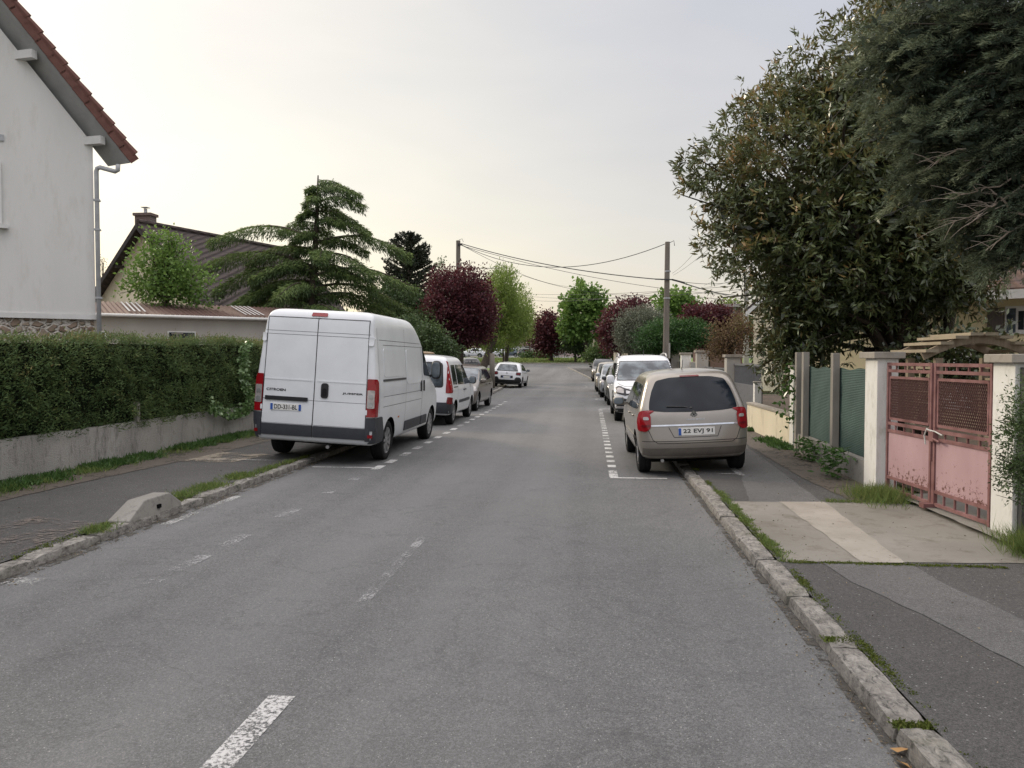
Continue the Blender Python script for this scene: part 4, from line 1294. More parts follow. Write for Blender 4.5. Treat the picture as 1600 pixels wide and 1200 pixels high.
# verge blades far away: tufts so the green is not a flat sheet
o = blades('grass', [(random.uniform(-26, 4), random.uniform(92.3, 111), gz(100) + .05) for _ in range(1800)], .35, GRASS, 'rough grass on the far green', 6, .3, .12, lean=1.2)
n = len(o.data.vertices)
co = np.empty(n * 3, np.float32); o.data.vertices.foreach_get('co', co); co = co.reshape(-1, 3)
for k in range(n):
    yy = co[k, 1] + o.location.y
    co[k, 2] += gz(float(yy)) - gz(100) + .0
o.data.vertices.foreach_set('co', co.reshape(-1))
blades('grass', [(random.uniform(-16, -8.2), random.uniform(32, 60), .12) for _ in range(1500)], .22, GRASS, 'grass under the left roadside trees', 8, .2, .05, lean=1.0)
# a fallen leaf in the gutter
C = np.array([[kr(3.45) - .06, 3.42, .012], [kr(3.45) - .05, 3.52, .015], [kr(3.45) - .02, 3.36, .015]])
o = leaf_mesh('fallen_leaf', leaf_arrays(C, unit(np.array([[.3, -1, .15], [.6, -.6, .3], [-.4, -.9, .2]])), .09, .045), np.array([1.0, .9, 1.0]), leaf_mat('dry_leaf', [(0, (.25, .12, .04)), (1, (.42, .24, .09))], .6, .2), origin=(kr(3.45) - .05, 3.45, 0))
tag(o, 'dry orange leaf lying in the right gutter', 'leaf')
# grit and dry bits swept against the kerbs and over the pavement edge
LITTER = leaf_mat('litter', [(0, (.06, .05, .04)), (.5, (.16, .13, .09)), (1, (.30, .25, .17))], .9, .1, .1)
pts = []
for _ in range(1500):
    y = .8 + 16 * random.random() ** 1.6
    pts.append((kr(y) - abs(random.gauss(0, .09)) - .005, y, .007))
for _ in range(900):
    y = 4 + 10 * random.random()
    pts.append((kl(y) + abs(random.gauss(0, .10)) + .005, y, .007))
for _ in range(500):
    y = 5 + 12 * random.random()
    pts.append((random.uniform(-7.4, -5.2), y, PZ + .012))
for _ in range(500):
    y = 2.5 + 11 * random.random()
    pts.append((random.uniform(1.7, 3.6), y, PZ + .014))
C = np.array(pts); n = len(C)
dd = RNG.normal(size=(n, 3)); dd[:, 2] = np.abs(dd[:, 2]) * .08
o = leaf_mesh('litter', leaf_arrays(C, unit(dd), RNG.uniform(.006, .026, n), RNG.uniform(.004, .012, n)), RNG.uniform(0, 1, n), LITTER, origin=(0, 6, 0))
tag(o, 'dry grit and leaf bits along the kerbs and pavements', kind='stuff')
# ------------------------------------------------------------------ left wall, hedge, ivy
RENDER_W = rough_mat('rough_grey_render', (.27, .26, .235), (.46, .44, .405), 1.2, .95, 1.0, 55, .03, stretch=(1, 1, .35), dirt=(.09, .085, .07))
CREAM_W = rough_mat('cream_render', (.56, .50, .37), (.66, .60, .46), .9, .9, .4, 120, .006, stretch=(1, 1, .4), dirt=(.38, .33, .23))
WHITE_W = rough_mat('house_render', (.57, .565, .54), (.65, .645, .62), 1.1, .9, .6, 110, .008, stretch=(1, 1, .25), dirt=(.50, .49, .46))
GREY_W = rough_mat('grey_beige_render', (.33, .31, .28), (.40, .385, .345), .8, .9, .35, 120, .006, stretch=(1, 1, .3))
PILLAR_W = rough_mat('whitewashed_pillar', (.58, .57, .53), (.72, .71, .675), 1.6, .85, .5, 60, .008, stretch=(1, 1, .4), dirt=(.36, .34, .29))
DARKREN = rough_mat('dark_rough_render', (.06, .06, .058), (.10, .10, .095), 3, .95, 1.0, 60, .03)
CONC_P = rough_mat('post_concrete', (.20, .185, .16), (.30, .28, .245), 3, .9, .4, 90, .006, stretch=(1, 1, .3))
mb = MB()
hy0, hy1 = 2.0, 23.0
n = 60
for i in range(n):
    a = hy0 + (hy1 - hy0) * i / n; b = hy0 + (hy1 - hy0) * (i + 1) / n
    mb.add([(WL, a, 0), (WL, b, 0), (WL, b, .68), (WL, a, .68)], [(0, 1, 2, 3)])
mb.add([(WL, hy0, .68), (WL, hy1, .68), (WL - .22, hy1, .68), (WL - .22, hy0, .68)], [(0, 1, 2, 3)])
mb.add([(WL, hy0, 0), (WL, hy0, .68), (WL - .22, hy0, .68), (WL - .22, hy0, 0)], [(0, 1, 2, 3)])
mb.add([(WL, hy1, 0), (WL, hy1, .68), (WL - .22, hy1, .68), (WL - .22, hy1, 0)], [(0, 1, 2, 3)])
o = mb.build('garden_wall', RENDER_W, origin=(WL - .1, 12, 0))
tag(o, 'low rough grey rendered wall under the clipped hedge', 'wall')

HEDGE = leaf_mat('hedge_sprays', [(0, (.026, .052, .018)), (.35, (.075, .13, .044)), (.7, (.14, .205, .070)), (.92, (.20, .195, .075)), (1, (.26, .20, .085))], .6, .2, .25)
HCORE = flat_mat('hedge_core', (.007, .011, .005), .95, spec=.05)
hr = empty('hedge', (WL - .5, 12, .1), 'long clipped conifer hedge standing behind the low grey wall', 'hedge')
def htop(y): return 2.04 + .012 * (y - 10) + .03 * math.sin(y * 1.7) + .02 * math.sin(y * 5.3)
mb = MB()
mb.add([(WL - .12, 2, .66), (WL - .12, 22.5, .66), (WL - .12, 22.5, 2.11), (WL - .12, 2, 1.87), (WL - .9, 2, .1), (WL - .9, 22.5, .1), (WL - .9, 22.5, 2.11), (WL - .9, 2, 1.87)],
       [(0, 1, 2, 3), (4, 5, 6, 7), (3, 2, 6, 7), (1, 5, 6, 2), (0, 3, 7, 4)])
mb.build('branches', HCORE, hr)
NC = 5200; PER = 22
cy_ = 3 + 19.6 * RNG.random(NC); isT = RNG.random(NC) < .22
ctop = np.array([htop(y) for y in cy_])
cz_ = np.where(isT, ctop - .03, .62 + (ctop - .66) * RNG.random(NC))
bump_ = .05 * np.sin(cy_ * 2.1) * np.sin(cz_ * 3.1 + cy_) + RNG.normal(0, .035, NC)
cx_ = np.where(isT, WL - .02 - .9 * RNG.random(NC) ** 1.6, WL - .03 + bump_ - .10 * np.clip((cz_ - 1.85) / .2, 0, 1) ** 2)
# a few stray shoots stand proud of the clipped face and top
st_ = RNG.random(NC) > .965
cz_ = np.where(isT & st_, cz_ + RNG.uniform(.02, .09, NC), cz_); cx_ = np.where(~isT & st_, cx_ + RNG.uniform(.02, .08, NC), cx_)
cb2 = RNG.normal(0, .13, NC) + 1.6 * bump_
rep_ = lambda a: np.repeat(a, PER)
N = NC * PER
axd = unit(np.stack([np.where(isT, .1, .8), RNG.normal(0, .6, NC), np.where(isT, .9, .35) + RNG.normal(0, .3, NC)], 1))
A_ = np.repeat(axd, PER, 0)
q = RNG.random(N)
cen = np.stack([rep_(cx_), rep_(cy_), rep_(cz_)], 1) + RNG.normal(size=(N, 3)) * np.array([.022, .055, .05]) + A_ * (q * .07 - .03)[:, None]
cen[:, 2] = np.maximum(cen[:, 2], .58)
d = unit(A_ + RNG.normal(size=(N, 3)) * .55)
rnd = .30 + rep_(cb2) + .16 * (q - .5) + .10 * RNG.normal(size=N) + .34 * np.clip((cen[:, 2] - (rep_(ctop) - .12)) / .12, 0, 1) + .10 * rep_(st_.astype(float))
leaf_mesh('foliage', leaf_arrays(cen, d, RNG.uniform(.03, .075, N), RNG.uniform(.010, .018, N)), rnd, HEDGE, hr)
# posts
for (px, v0, v1, arms, lab, Y) in ((171, 690, 635, False, 'small concrete post showing at the foot of the hedge', None),):
    g = Vector((WL + .03, P(171, 660, 1).x * 0 + 12.45, 0))
    o = MB().box((WL - .03, 12.35, .80), (.07, .08, .42)).build('fence_post', CONC_P, origin=(WL - .03, 12.35, .6)); tag(o, lab, 'post')
for px, v, Y, lab in ((202, 521, 20.5, 'wire post with a crossbar above the hedge, left of two'), (277, 519, 21.5, 'wire post with a crossbar above the hedge, right of two')):
    p = P(px, v, Y)
    o = MB().box((p.x, p.y, p.z / 2), (.05, .05, p.z)).bar((p.x - .17, p.y, p.z - .04), (p.x + .17, p.y, p.z - .04), .04, .035).build('wire_post', CONC_P, origin=(p.x, p.y, .1)); tag(o, lab, 'post')
# ivy
IVY = leaf_mat('ivy_leaves', [(0, (.05, .10, .03)), (.6, (.11, .20, .06)), (1, (.26, .36, .17))], .3, .25, .5)
pts = []
for _ in range(520):
    y = random.gauss(16.25, .10) + .12 * math.sin(random.random() * 6); z = random.uniform(.62, 2.12)
    pts.append((WL + .09 + random.random() * .05, y + (.18 * math.sin(z * 3)), z))
for _ in range(900):
    y = random.uniform(14.6, 20); z = .60 + abs(random.gauss(0, .13)) + .12 * math.sin(y * 1.9)
    pts.append((WL + .07 + random.random() * .06, y, z))
C = np.array(pts); n = len(C)
o = leaf_mesh('ivy', leaf_arrays(C, unit(RNG.normal(size=(n, 3)) * .5 + np.array([.5, 0, -.4])), RNG.uniform(.05, .10, n), RNG.uniform(.05, .09, n)), RNG.uniform(0, 1, n), IVY, origin=(WL + .08, 16.5, .1))
tag(o, 'broad-leaved ivy climbing up the hedge and hanging over the wall', 'ivy')

# ------------------------------------------------------------------ roof materials
def roof_mat(name, c1, c2, rows=3.2, ang=0, bumpd=.03, cols=4.5, rot=0):
    t = NT(name)
    tc = t.n('ShaderNodeTexCoord'); mp = t.n('ShaderNodeMapping'); mp.inputs['Rotation'].default_value = (0, 0, rot)
    t.l(tc.outputs['Object'], mp.inputs[0])
    sp = t.n('ShaderNodeSeparateXYZ'); t.l(mp.outputs[0], sp.inputs[0])
    def wave(sock, k, saw):
        m = t.n('ShaderNodeMath', operation='MULTIPLY'); m.inputs[1].default_value = k; t.l(sock, m.inputs[0])
        f = t.n('ShaderNodeMath', operation='FRACT' if saw else 'SINE'); t.l(m.outputs[0], f.inputs[0])
        return f.outputs[0]
    a = wave(sp.outputs[2], rows, True); b = wave(sp.outputs[0], cols * 2 * PI, False)
    n = t.noise(14, 5, .7, mp.outputs[0])
    c = t.ramp(n, [(.3, c1), (.7, c2)])
    c = t.mix(t.ramp(a, [(0, 1.0), (.16, 0.0)]), c, tuple(x * .25 for x in c1))
    c = t.mix(t.ramp(b, [(0, .35), (.6, 0.0)]), c, tuple(x * .4 for x in c1))
    t.col(c); t.set(Roughness=.85)
    ad = t.n('ShaderNodeMath', operation='ADD'); t.l(a, ad.inputs[0]); t.l(b, ad.inputs[1])
    t.bump(ad.outputs[0], .8, bumpd)
    return t.m
TILE_R = rough_mat('terracotta_tile', (.10, .046, .038), (.165, .078, .064), 6, .85, .3, 80, .006, dirt=(.10, .06, .045))
TILE_B = roof_mat('brown_roof_tiles', (.038, .028, .026), (.068, .048, .043), 3.4)
TILE_BR = roof_mat('brown_red_roof_tiles', (.08, .045, .036), (.13, .08, .06), 3.6)
SOFFIT = rough_mat('grey_soffit', (.28, .285, .28), (.36, .365, .36), 3, .8, .2, 40, .005, stretch=(1, 1, 1))
WTIMBER = rough_mat('white_painted_timber', (.52, .52, .50), (.62, .62, .60), 4, .7, .2, 80, .003)
WHITE_PVC = flat_mat('white_frame', (.62, .62, .60), .4, var=.05)
ZINC = rough_mat('zinc_pipe', (.30, .31, .32), (.42, .43, .44), 5, .45, .1, 60, .002)
DARKIN = flat_mat('dark_interior', (.012, .013, .015), .6)
WGLASS = NT('window_glass'); WGLASS.col((.02, .025, .03)); WGLASS.set(Roughness=.06); WGLASS = WGLASS.m

def stone_mat():
    t = NT('rubble_stone')
    v = t.coords('Object', (6.5, 6.5, 8.0))
    nz = t.n('ShaderNodeTexNoise'); nz.inputs['Scale'].default_value = .9
    t.l(v, nz.inputs['Vector'])
    vm = t.n('ShaderNodeVectorMath', operation='ADD'); t.l(v, vm.inputs[0]); t.l(nz.outputs['Color'], vm.inputs[1])
    vo = t.n('ShaderNodeTexVoronoi'); vo.feature = 'DISTANCE_TO_EDGE'; vo.inputs['Scale'].default_value = 1.0; t.l(vm.outputs[0], vo.inputs['Vector'])
    v2 = t.n('ShaderNodeTexVoronoi'); v2.inputs['Scale'].default_value = 1.0; t.l(vm.outputs[0], v2.inputs['Vector'])
    sc = t.n('ShaderNodeSeparateColor'); t.l(v2.outputs['Color'], sc.inputs[0])
    c = t.ramp(sc.outputs[0], [(0, (.14, .095, .065)), (.5, (.23, .175, .13)), (1, (.32, .27, .21))])
    c = t.mix(.7, c, t.ramp(t.noise(14, 5, .7), [(.3, .5), (.7, 1.3)]), 'MULTIPLY')
    e = t.ramp(vo.outputs['Distance'], [(.08, 1.0), (.16, 0.0)])
    t.col(t.mix(e, c, (.44, .41, .36)))
    t.set(Roughness=.9)
    t.bump(t.ramp(vo.outputs['Distance'], [(.02, 0.0), (.2, 1.0)]), 1.0, .04)
    return t.m
STONE = stone_mat()

# ------------------------------------------------------------------ house at left (rotated to the street)
U = Vector((.777, .629, 0)).normalized(); Wd = Vector((-U.y, U.x, 0)); Nn = -Wd
CZ = 15.0
C0 = P(148, 400, CZ); C0.z = 0
h = empty('house', C0 - U * 4 + Vector((0, 0, .1)), 'white rendered house on a stone base with a steep red-edged roof, at the left edge', 'house')
ztop = P(143, 225, CZ).z
k = math.tan(rad(52))
zb = P(148, 492, CZ).z
ridge = 4.0
def HP(u, w, z): return C0 - U * u + Wd * w + Vector((0, 0, z))
wall = [HP(0, 0, zb), HP(8, 0, zb), HP(8, 0, ztop), HP(4, 0, ztop + 4 * k), HP(0, 0, ztop)]
MB().prism(wall, (0, 0, 0), Wd * 9).build('wall', WHITE_W, h)
MB().prism([HP(.03, .03, 0), HP(7.97, .03, 0), HP(7.97, .03, zb - .10), HP(.03, .03, zb - .10)], (0, 0, 0), Wd * 8.9).build('stone_base', STONE, h)
MB().prism([HP(-.025, -.03, zb - .10), HP(8.0, -.03, zb - .10), HP(8.0, -.03, zb), HP(-.025, -.03, zb)], (0, 0, 0), Wd * 9.0).build('ledge', WTIMBER, h)
# roof: soffit boards, tiles, verge tiles
OV = Vector((.47, -.02, 0)); eo = .30   # overhang at gable / eave
def roofp(s, w, off=0):
    """point on roof slope s metres (horizontal) from ridge toward corner side"""
    return HP(4 - s, w, ztop + (4 - s) * k + off)
s1 = 4 + eo
sof = [roofp(0, 0, .02), roofp(s1, 0, .02), roofp(s1, 0, .10), roofp(0, 0, .10)]
MB().prism(sof, OV, Wd * .25).build('soffit', SOFFIT, h)
til = [roofp(0, 0, .12), roofp(s1 + .04, 0, .12), roofp(s1 + .04, 0, .22), roofp(0, 0, .22)]
til0 = [roofp(0, 0, .12), roofp(4.03, 0, .12), roofp(4.03, 0, .22), roofp(0, 0, .22)]
rf = MB().prism(til, OV * .97, Wd * .26).prism(til0, Wd * .26, Wd * 9.3).build('roof', TILE_R, h)
til2 = [HP(8 + eo, 0, ztop - eo * k + .12), HP(4, 0, ztop + 4 * k + .12), HP(4, 0, ztop + 4 * k + .22), HP(8 + eo, 0, ztop - eo * k + .22)]
MB().prism(til2, OV * .97, Wd * 9.3).build('roof', TILE_R, h)
mb = MB()
L = s1 / math.cos(rad(52)); nt = 21
for i in range(nt):
    sa = s1 + .05 - (i + 1.0) * s1 / nt; sb = s1 + .05 - i * s1 / nt + .03
    a = roofp(sa, 0, .155) + OV * 1.03; b = roofp(sb, 0, .175) + OV * 1.03
    mb.bar(a, b, .05, .18, up=(0, 0, 1))
    mb.tube([a + Vector((0, 0, .12)) + Wd * .04, b + Vector((0, 0, .145)) + Wd * .04], [.075, .09], 8)
mb.build('verge_tiles', TILE_R, rf, smooth=True, angle=35)
for s in (4 - .12, 4 - 1.28, 4 - 2.6):
    mb = MB()
    zc = ztop + (4 - s) * k - .02
    a = HP(4 - s + .0, 0, zc - .09); 
    mb.bar(a + Wd * .05, a + OV * .8, .13, .16)
    mb.build('purlin', WTIMBER, h)
# gutter pipe
gx = HP(-.05, -.09, 0)
zt9 = P(150, 264, CZ).z
pipe = MB().tube([(gx.x, gx.y, .4), (gx.x, gx.y, zt9 - .06), (gx.x + .02, gx.y, zt9), (gx.x + .08, gx.y, zt9 + .02), P(180, 268, CZ - .1), P(184, 266, CZ - .1), P(184.5, 257, CZ - .1)], .045, 10).build('downpipe', ZINC, h, smooth=True)
for z in (1.9, 3.0, 4.4, 5.0):
    MB().lathe([(-.02, .06), (.02, .06)], 12, 'z', (gx.x, gx.y, z)).box((gx.x - .0, gx.y + .06, z), (.03, .1, .03)).build('bracket', ZINC, pipe)
# window cut by the photo's left edge
w0 = 1.585
wz0, wz1 = P(2, 350, CZ - 1).z, P(2, 252, CZ - 1).z
win = MB().prism([HP(w0, -.02, wz0), HP(w0 + 1.2, -.02, wz0), HP(w0 + 1.2, -.02, wz1), HP(w0, -.02, wz1)], (0, 0, 0), Nn * .03).build('window', WHITE_PVC, h)
MB().prism([HP(w0 + .06, -.06, wz0 + .06), HP(w0 + 1.1, -.06, wz0 + .06), HP(w0 + 1.1, -.06, wz1 - .06), HP(w0 + .06, -.06, wz1 - .06)], (0, 0, 0), Nn * .006).build('pane', WGLASS, win)
MB().prism([HP(w0 + .56, -.07, wz0 + .05), HP(w0 + .62, -.07, wz0 + .05), HP(w0 + .62, -.07, wz1 - .05), HP(w0 + .56, -.07, wz1 - .05)], (0, 0, 0), Nn * .01).build('mullion', WHITE_PVC, win)
MB().prism([HP(w0 - .1, 0, wz0 - .09), HP(w0 + 1.3, 0, wz0 - .09), HP(w0 + 1.3, 0, wz0 - .02), HP(w0 - .1, 0, wz0 - .02)], (0, 0, 0), Nn * .12).build('window_sill', WTIMBER, h)
vz = P(2, 215, CZ - 1).z
MB().prism([HP(w0 - .06, -.005, vz - .06), HP(w0 + .1, -.005, vz - .06), HP(w0 + .1, -.005, vz + .06), HP(w0 - .06, -.005, vz + .06)], (0, 0, 0), Nn * .02).build('air_vent', ZINC, h)

# ------------------------------------------------------------------ long garage with corrugated roof
S0 = P(158, 492, 27.0); gzt = S0.z; S0.z = 0
sh = empty('garage', S0 + U * 3.5 + Vector((0, 0, .1)), 'long low cream garage with brown corrugated roof behind the hedge', 'garage')
def SP(u, w, z): return S0 + U * u + Wd * w + Vector((0, 0, z))
MB().prism([SP(-3, .15, 0), SP(9, .15, 0), SP(9, .15, gzt + .02), SP(-3, .15, gzt + .02)], (0, 0, 0), Wd * 3.4).build('wall', GREY_W, sh)
zr = P(158, 470, 29.6).z
mb = MB(); mt = MB()
nw = 320; u0, u1 = -3.2, 9.2
cols = []
for i in range(nw + 1):
    u = u0 + (u1 - u0) * i / nw
    z = .035 * math.sin(2 * PI * u / .18)
    cols.append((SP(u, -.05, gzt + .06 + z), SP(u, 3.6, zr + z)))
for i in range(nw):
    u = u0 + (u1 - u0) * (i + .5) / nw
    mb.add([cols[i][0], cols[i + 1][0], cols[i + 1][1], cols[i][1]], [(0, 1, 2, 3)])
CORR = rough_mat('corrugated_brown', (.085, .05, .042), (.14, .085, .07), 3, .8, .2, 40, .004, dirt=(.06, .045, .04))
rf = mb.build('roof', CORR, sh, smooth=True)
for a, b in ((.95, 1.75), (5.3, 6.3)):
    mt = MB()
    m = int((b - a) / .18)
    for j in range(m):
        u = a + j * .18 + .045
        mt.add([SP(u - .035, .25, gzt + .14 + (zr - gzt) * .07), SP(u + .035, .25, gzt + .14 + (zr - gzt) * .07), SP(u + .035, 2.9, gzt + .10 + (zr - gzt) * .84), SP(u - .035, 2.9, gzt + .10 + (zr - gzt) * .84)], [(0, 1, 2, 3)])
    mt.build('clear_sheet', flat_mat('pale_sheet', (.42, .42, .42), .5), rf)
MB().tube([SP(-3.2, -.12, gzt), SP(9.2, -.12, gzt)], .065, 8).build('gutter', WTIMBER, sh, smooth=True)
for (pa, pb) in ((158, 166), (262, 306)):
    # window on the wall plane: intersect pixel column with the wall line
    def uu(px):
        d = ray(px, 540); d = Vector((d.x, d.y)); o2 = Vector((0, 0)); s0 = SP(0, .15, 0)
        # s0 + u*U = t*d
        A = np.array([[d.x, -U.x], [d.y, -U.y]]); bb = np.array([s0.x, s0.y]); t = np.linalg.solve(A, bb); return t[1]
    a, b = uu(pa), uu(pb)
    zt = P(pa, 517, S0.y + a * U.y).z
    f = MB().prism([SP(a, .13, zt - .8), SP(b, .13, zt - .8), SP(b, .13, zt), SP(a, .13, zt)], (0, 0, 0), Wd * -.02 * -1).build('window', WHITE_PVC, sh)
    MB().prism([SP(a + .05, .10, zt - .75), SP(b - .05, .10, zt - .75), SP(b - .05, .10, zt - .05), SP(a + .05, .10, zt - .05)], (0, 0, 0), Wd * .01).build('pane', WGLASS, f)

# ------------------------------------------------------------------ second house, brown roof and chimney
A = P(228, 350, 38.0)
R2 = Vector((math.sin(rad(19)), math.cos(rad(19)), 0)); T2 = Vector((R2.y, -R2.x, 0))
za = A.z; A.z = 0
h2 = empty('house', A + R2 * 4 + Vector((0, 0, .1)), 'cream gabled house with dark brown roof and brick chimney behind the garage', 'house')
k2 = math.tan(rad(45)); hw = 4.0
def H2(t, r, z): return A + T2 * t + R2 * r + Vector((0, 0, z))
MB().prism([H2(-hw, 0, 0), H2(hw, 0, 0), H2(hw, 0, za - hw * k2 - .2), H2(0, 0, za - .2), H2(-hw, 0, za - hw * k2 - .2)], (0, 0, 0), R2 * 11).build('wall', CREAM_W, h2)
for s in (-1, 1):
    MB().prism([H2(0, 0, za - .16), H2(s * (hw + .5), 0, za - (hw + .5) * k2 - .16), H2(s * (hw + .5), 0, za - (hw + .5) * k2 + .04), H2(0, 0, za + .04)], R2 * -.55, R2 * 11.5).build('roof', TILE_B, h2)
    MB().prism([H2(0, 0, za - .34), H2(s * (hw + .5), 0, za - (hw + .5) * k2 - .34), H2(s * (hw + .5), 0, za - (hw + .5) * k2 - .14), H2(0, 0, za - .14)], R2 * -.60, R2 * -.53).build('barge_board', flat_mat('dark_timber', (.022, .018, .016), .7), h2)
mb = MB()
for t in (-1.7, -3.9, 1.9, 3.9): mb.bar(H2(t, 0, za - abs(t) * k2 - .45), H2(t, -.5, za - abs(t) * k2 - .45), .12, .16)
mb.build('purlin', flat_mat('dark_timber2', (.022, .018, .016), .7), h2)
MB().tube([H2(0, -.5, za + .06), H2(0, 11.5, za + .06)], .13, 8).build('ridge_tiles', TILE_B, h2)
def brick_mat():
    t = NT('chimney_brick')
    b = t.n('ShaderNodeTexBrick'); b.inputs['Scale'].default_value = 5
    b.inputs['Color1'].default_value = (.09, .055, .045, 1); b.inputs['Color2'].default_value = (.13, .085, .07, 1); b.inputs['Mortar'].default_value = (.16, .15, .14, 1)
    tc = t.n('ShaderNodeTexCoord'); mp = t.n('ShaderNodeMapping'); mp.inputs['Rotation'].default_value = (PI / 2, 0, 0)
    t.l(tc.outputs['Object'], mp.inputs[0]); t.l(mp.outputs[0], b.inputs['Vector'])
    t.l(b.outputs[0], t.b.inputs['Base Color']); t.set(Roughness=.9); return t.m
cc = H2(-.55, .45, za + .05)
ch = MB().box(cc, (.85, .6, 1.0)).box(cc + Vector((0, 0, .52)), (1.0, .75, .14)).build('chimney', brick_mat(), h2)
MB().tube([cc + Vector((0, 0, .5)), cc + Vector((0, 0, .85))], .09, 8).box(cc + Vector((0, 0, .92)), (.34, .34, .03)).build('chimney_cowl', ZINC, ch)

# ------------------------------------------------------------------ yellow house at right
DirY = Vector((-.766, .643, 0)); NY = Vector((.643, .766, 0))
Y0 = P(1600, 461, 18.0); ze = Y0.z; Y0.z = 0
yh = empty('house', Y0 + NY * 3 + Vector((0, 0, .1)), 'pale yellow bungalow with brown roof behind the trees at right', 'house')
def YP(u, w, z): return Y0 + DirY * u + NY * w + Vector((0, 0, z))
YELL = rough_mat('yellow_render', (.62, .54, .33), (.70, .62, .40), .8, .9, .2, 90, .004)
MB().prism([YP(-4, 0, 0), YP(5.2, 0, 0), YP(5.2, 0, ze + .02), YP(-4, 0, ze + .02)], (0, 0, 0), NY * 7).build('wall', YELL, yh)
MB().prism([YP(-4.3, -.45, ze + .02), YP(5.5, -.45, ze + .02), YP(5.5, 3.5, ze + 2.7), YP(-4.3, 3.5, ze + 2.7)], (0, 0, 0), Vector((0, 0, .12))).build('roof', TILE_BR, yh)
MB().prism([YP(-4.3, -.52, ze - .10), YP(5.5, -.52, ze - .10), YP(5.5, -.52, ze + .10), YP(-4.3, -.52, ze + .10)], (0, 0, 0), NY * .06).prism([YP(-4.3, -.44, ze - .06), YP(5.5, -.44, ze - .06), YP(5.5, 0, ze - .06), YP(-4.3, 0, ze - .06)], (0, 0, 0), Vector((0, 0, .03))).build('gutter_board', WTIMBER, yh)
def yu(px):
    d = ray(px, 540); s0 = YP(0, 0, 0)
    t = np.linalg.solve(np.array([[d.x, -DirY.x], [d.y, -DirY.y]]), np.array([s0.x, s0.y])); return t[1]
def ywin(pa, pb, va, vb, name, mat, off=.03, par=None):
    a, b = yu(pa), yu(pb)
    Ym = YP((a + b) / 2, 0, 0).y
    z0, z1 = P((pa + pb) / 2, vb, Ym).z, P((pa + pb) / 2, va, Ym).z
    return MB().prism([YP(a, -off, z0), YP(b, -off, z0), YP(b, -off, z1), YP(a, -off, z1)], (0, 0, 0), NY * (off - .002)).build(name, mat, par or yh)
SHUT = rough_mat('dark_shutter', (.07, .06, .055), (.11, .095, .085), 2, .7, .3, 30, .01, stretch=(8, 8, .4))
ywin(1543, 1568, 481, 520, 'shutter', SHUT, .07)
w = ywin(1570, 1612, 478, 522, 'window', WHITE_PVC, .04)
ywin(1591, 1600, 486, 515, 'pane', WGLASS, .05, w)
ywin(1573, 1587, 482, 520, 'curtain', PALE_GLASS, .05, w)
w = ywin(1386, 1404, 484, 500, 'window', WHITE_PVC, .04)
ywin(1386, 1403, 484, 487, 'shutter_box', DARKIN, .05, w)
gd = ywin(1468, 1548, 541, 640, 'garage_door', rough_mat('white_roller', (.55, .55, .54), (.62, .62, .60), 1, .6, .1), .04)

# house with dark roof farther down on the right
B0 = P(1165, 488, 40)
h3 = empty('house', (B0.x + 4, B0.y + 3, .1), 'white-edged dark roof of a house behind the evergreen, far right of the pole', 'house')
bz = B0.z
def q3(px, v, Y): return P(px, v, Y)
a1, a2 = P(1163, 489, 40), P(1213, 444, 40)
slope = (a2 - a1)
bk = Vector((.4, .9, 0)) * 9
MB().prism([a1, a2, a2 + Vector((0, 0, .14)), a1 + Vector((0, 0, .14))], (0, 0, 0), bk).build('roof', TILE_B, h3)
MB().prism([a1 + Vector((.05, 0, -.2)), a2 + Vector((.05, 0, -.2)), a2 + Vector((0, 0, -.01)), a1 + Vector((0, 0, -.01))], (0, -.05, 0), (0, 0, 0)).build('barge_board', WTIMBER, h3)
base = [Vector((a1.x + .5, a1.y + .2, 0)), Vector((a2.x + 2, a1.y + .2, 0)), Vector((a2.x + 2, a1.y + .2, a2.z - .2)), Vector((a2.x, a1.y + .2, a2.z - .2)), Vector((a1.x + .5, a1.y + .2, a1.z + .1))]
MB().prism(base, (0, 0, 0), bk).build('wall', CREAM_W, h3)

# ------------------------------------------------------------------ far buildings across the green
def far_house(p0, p1, v0, v1, Y, col, roofc, label, wins, door=None, roof=1.6, depth=8):
    a = P(p0, v1, Y); b = P(p1, v1, Y); top = P((p0 + p1) / 2, v0, Y).z
    hh = empty('house', ((a.x + b.x) / 2, Y, gz(Y)), label, 'house')
    MB().box(((a.x + b.x) / 2, Y + depth / 2, (gz(Y) + top) / 2), (b.x - a.x, depth, top - gz(Y))).build('wall', col, hh)
    x0, x1 = a.x - .4, b.x + .4
    MB().add([(x0, Y - .4, top), (x1, Y - .4, top), (x1, Y + depth / 2, top + roof), (x0, Y + depth / 2, top + roof), (x0, Y + depth + .4, top), (x1, Y + depth + .4, top)], [(0, 1, 2, 3), (3, 2, 5, 4), (0, 3, 4), (1, 5, 2), (0, 4, 5, 1)]).build('roof', roofc, hh)
    for (wa, wb, wv0, wv1) in wins:
        A_ = P(wa, wv1, Y); B_ = P(wb, wv0, Y)
        f = MB().box(((A_.x + B_.x) / 2, Y - .03, (A_.z + B_.z) / 2), (B_.x - A_.x, .06, B_.z - A_.z)).build('window', WHITE_PVC, hh)
        MB().box(((A_.x + B_.x) / 2, Y - .07, (A_.z + B_.z) / 2), ((B_.x - A_.x) * .8, .03, (B_.z - A_.z) * .8)).build('pane', WGLASS, f)
    return hh
far_house(778, 836, 540, 562, 140, WHITE_W, TILE_BR, 'white far house with blue-white windows beyond the green', [(819, 829, 541, 551), (788, 796, 542, 548)])
far_house(842, 866, 536, 562, 146, CREAM_W, TILE_R, 'cream far house beside the white one', [(845, 850, 542, 549), (856, 861, 542, 549)])
PINKW = rough_mat('pinkish_wall', (.42, .33, .31), (.5, .40, .38), .3, .9, 0)
far_house(874, 925, 548, 562, 138, PINKW, PINKW, 'low pinkish building right of the far cars', [], roof=.2)
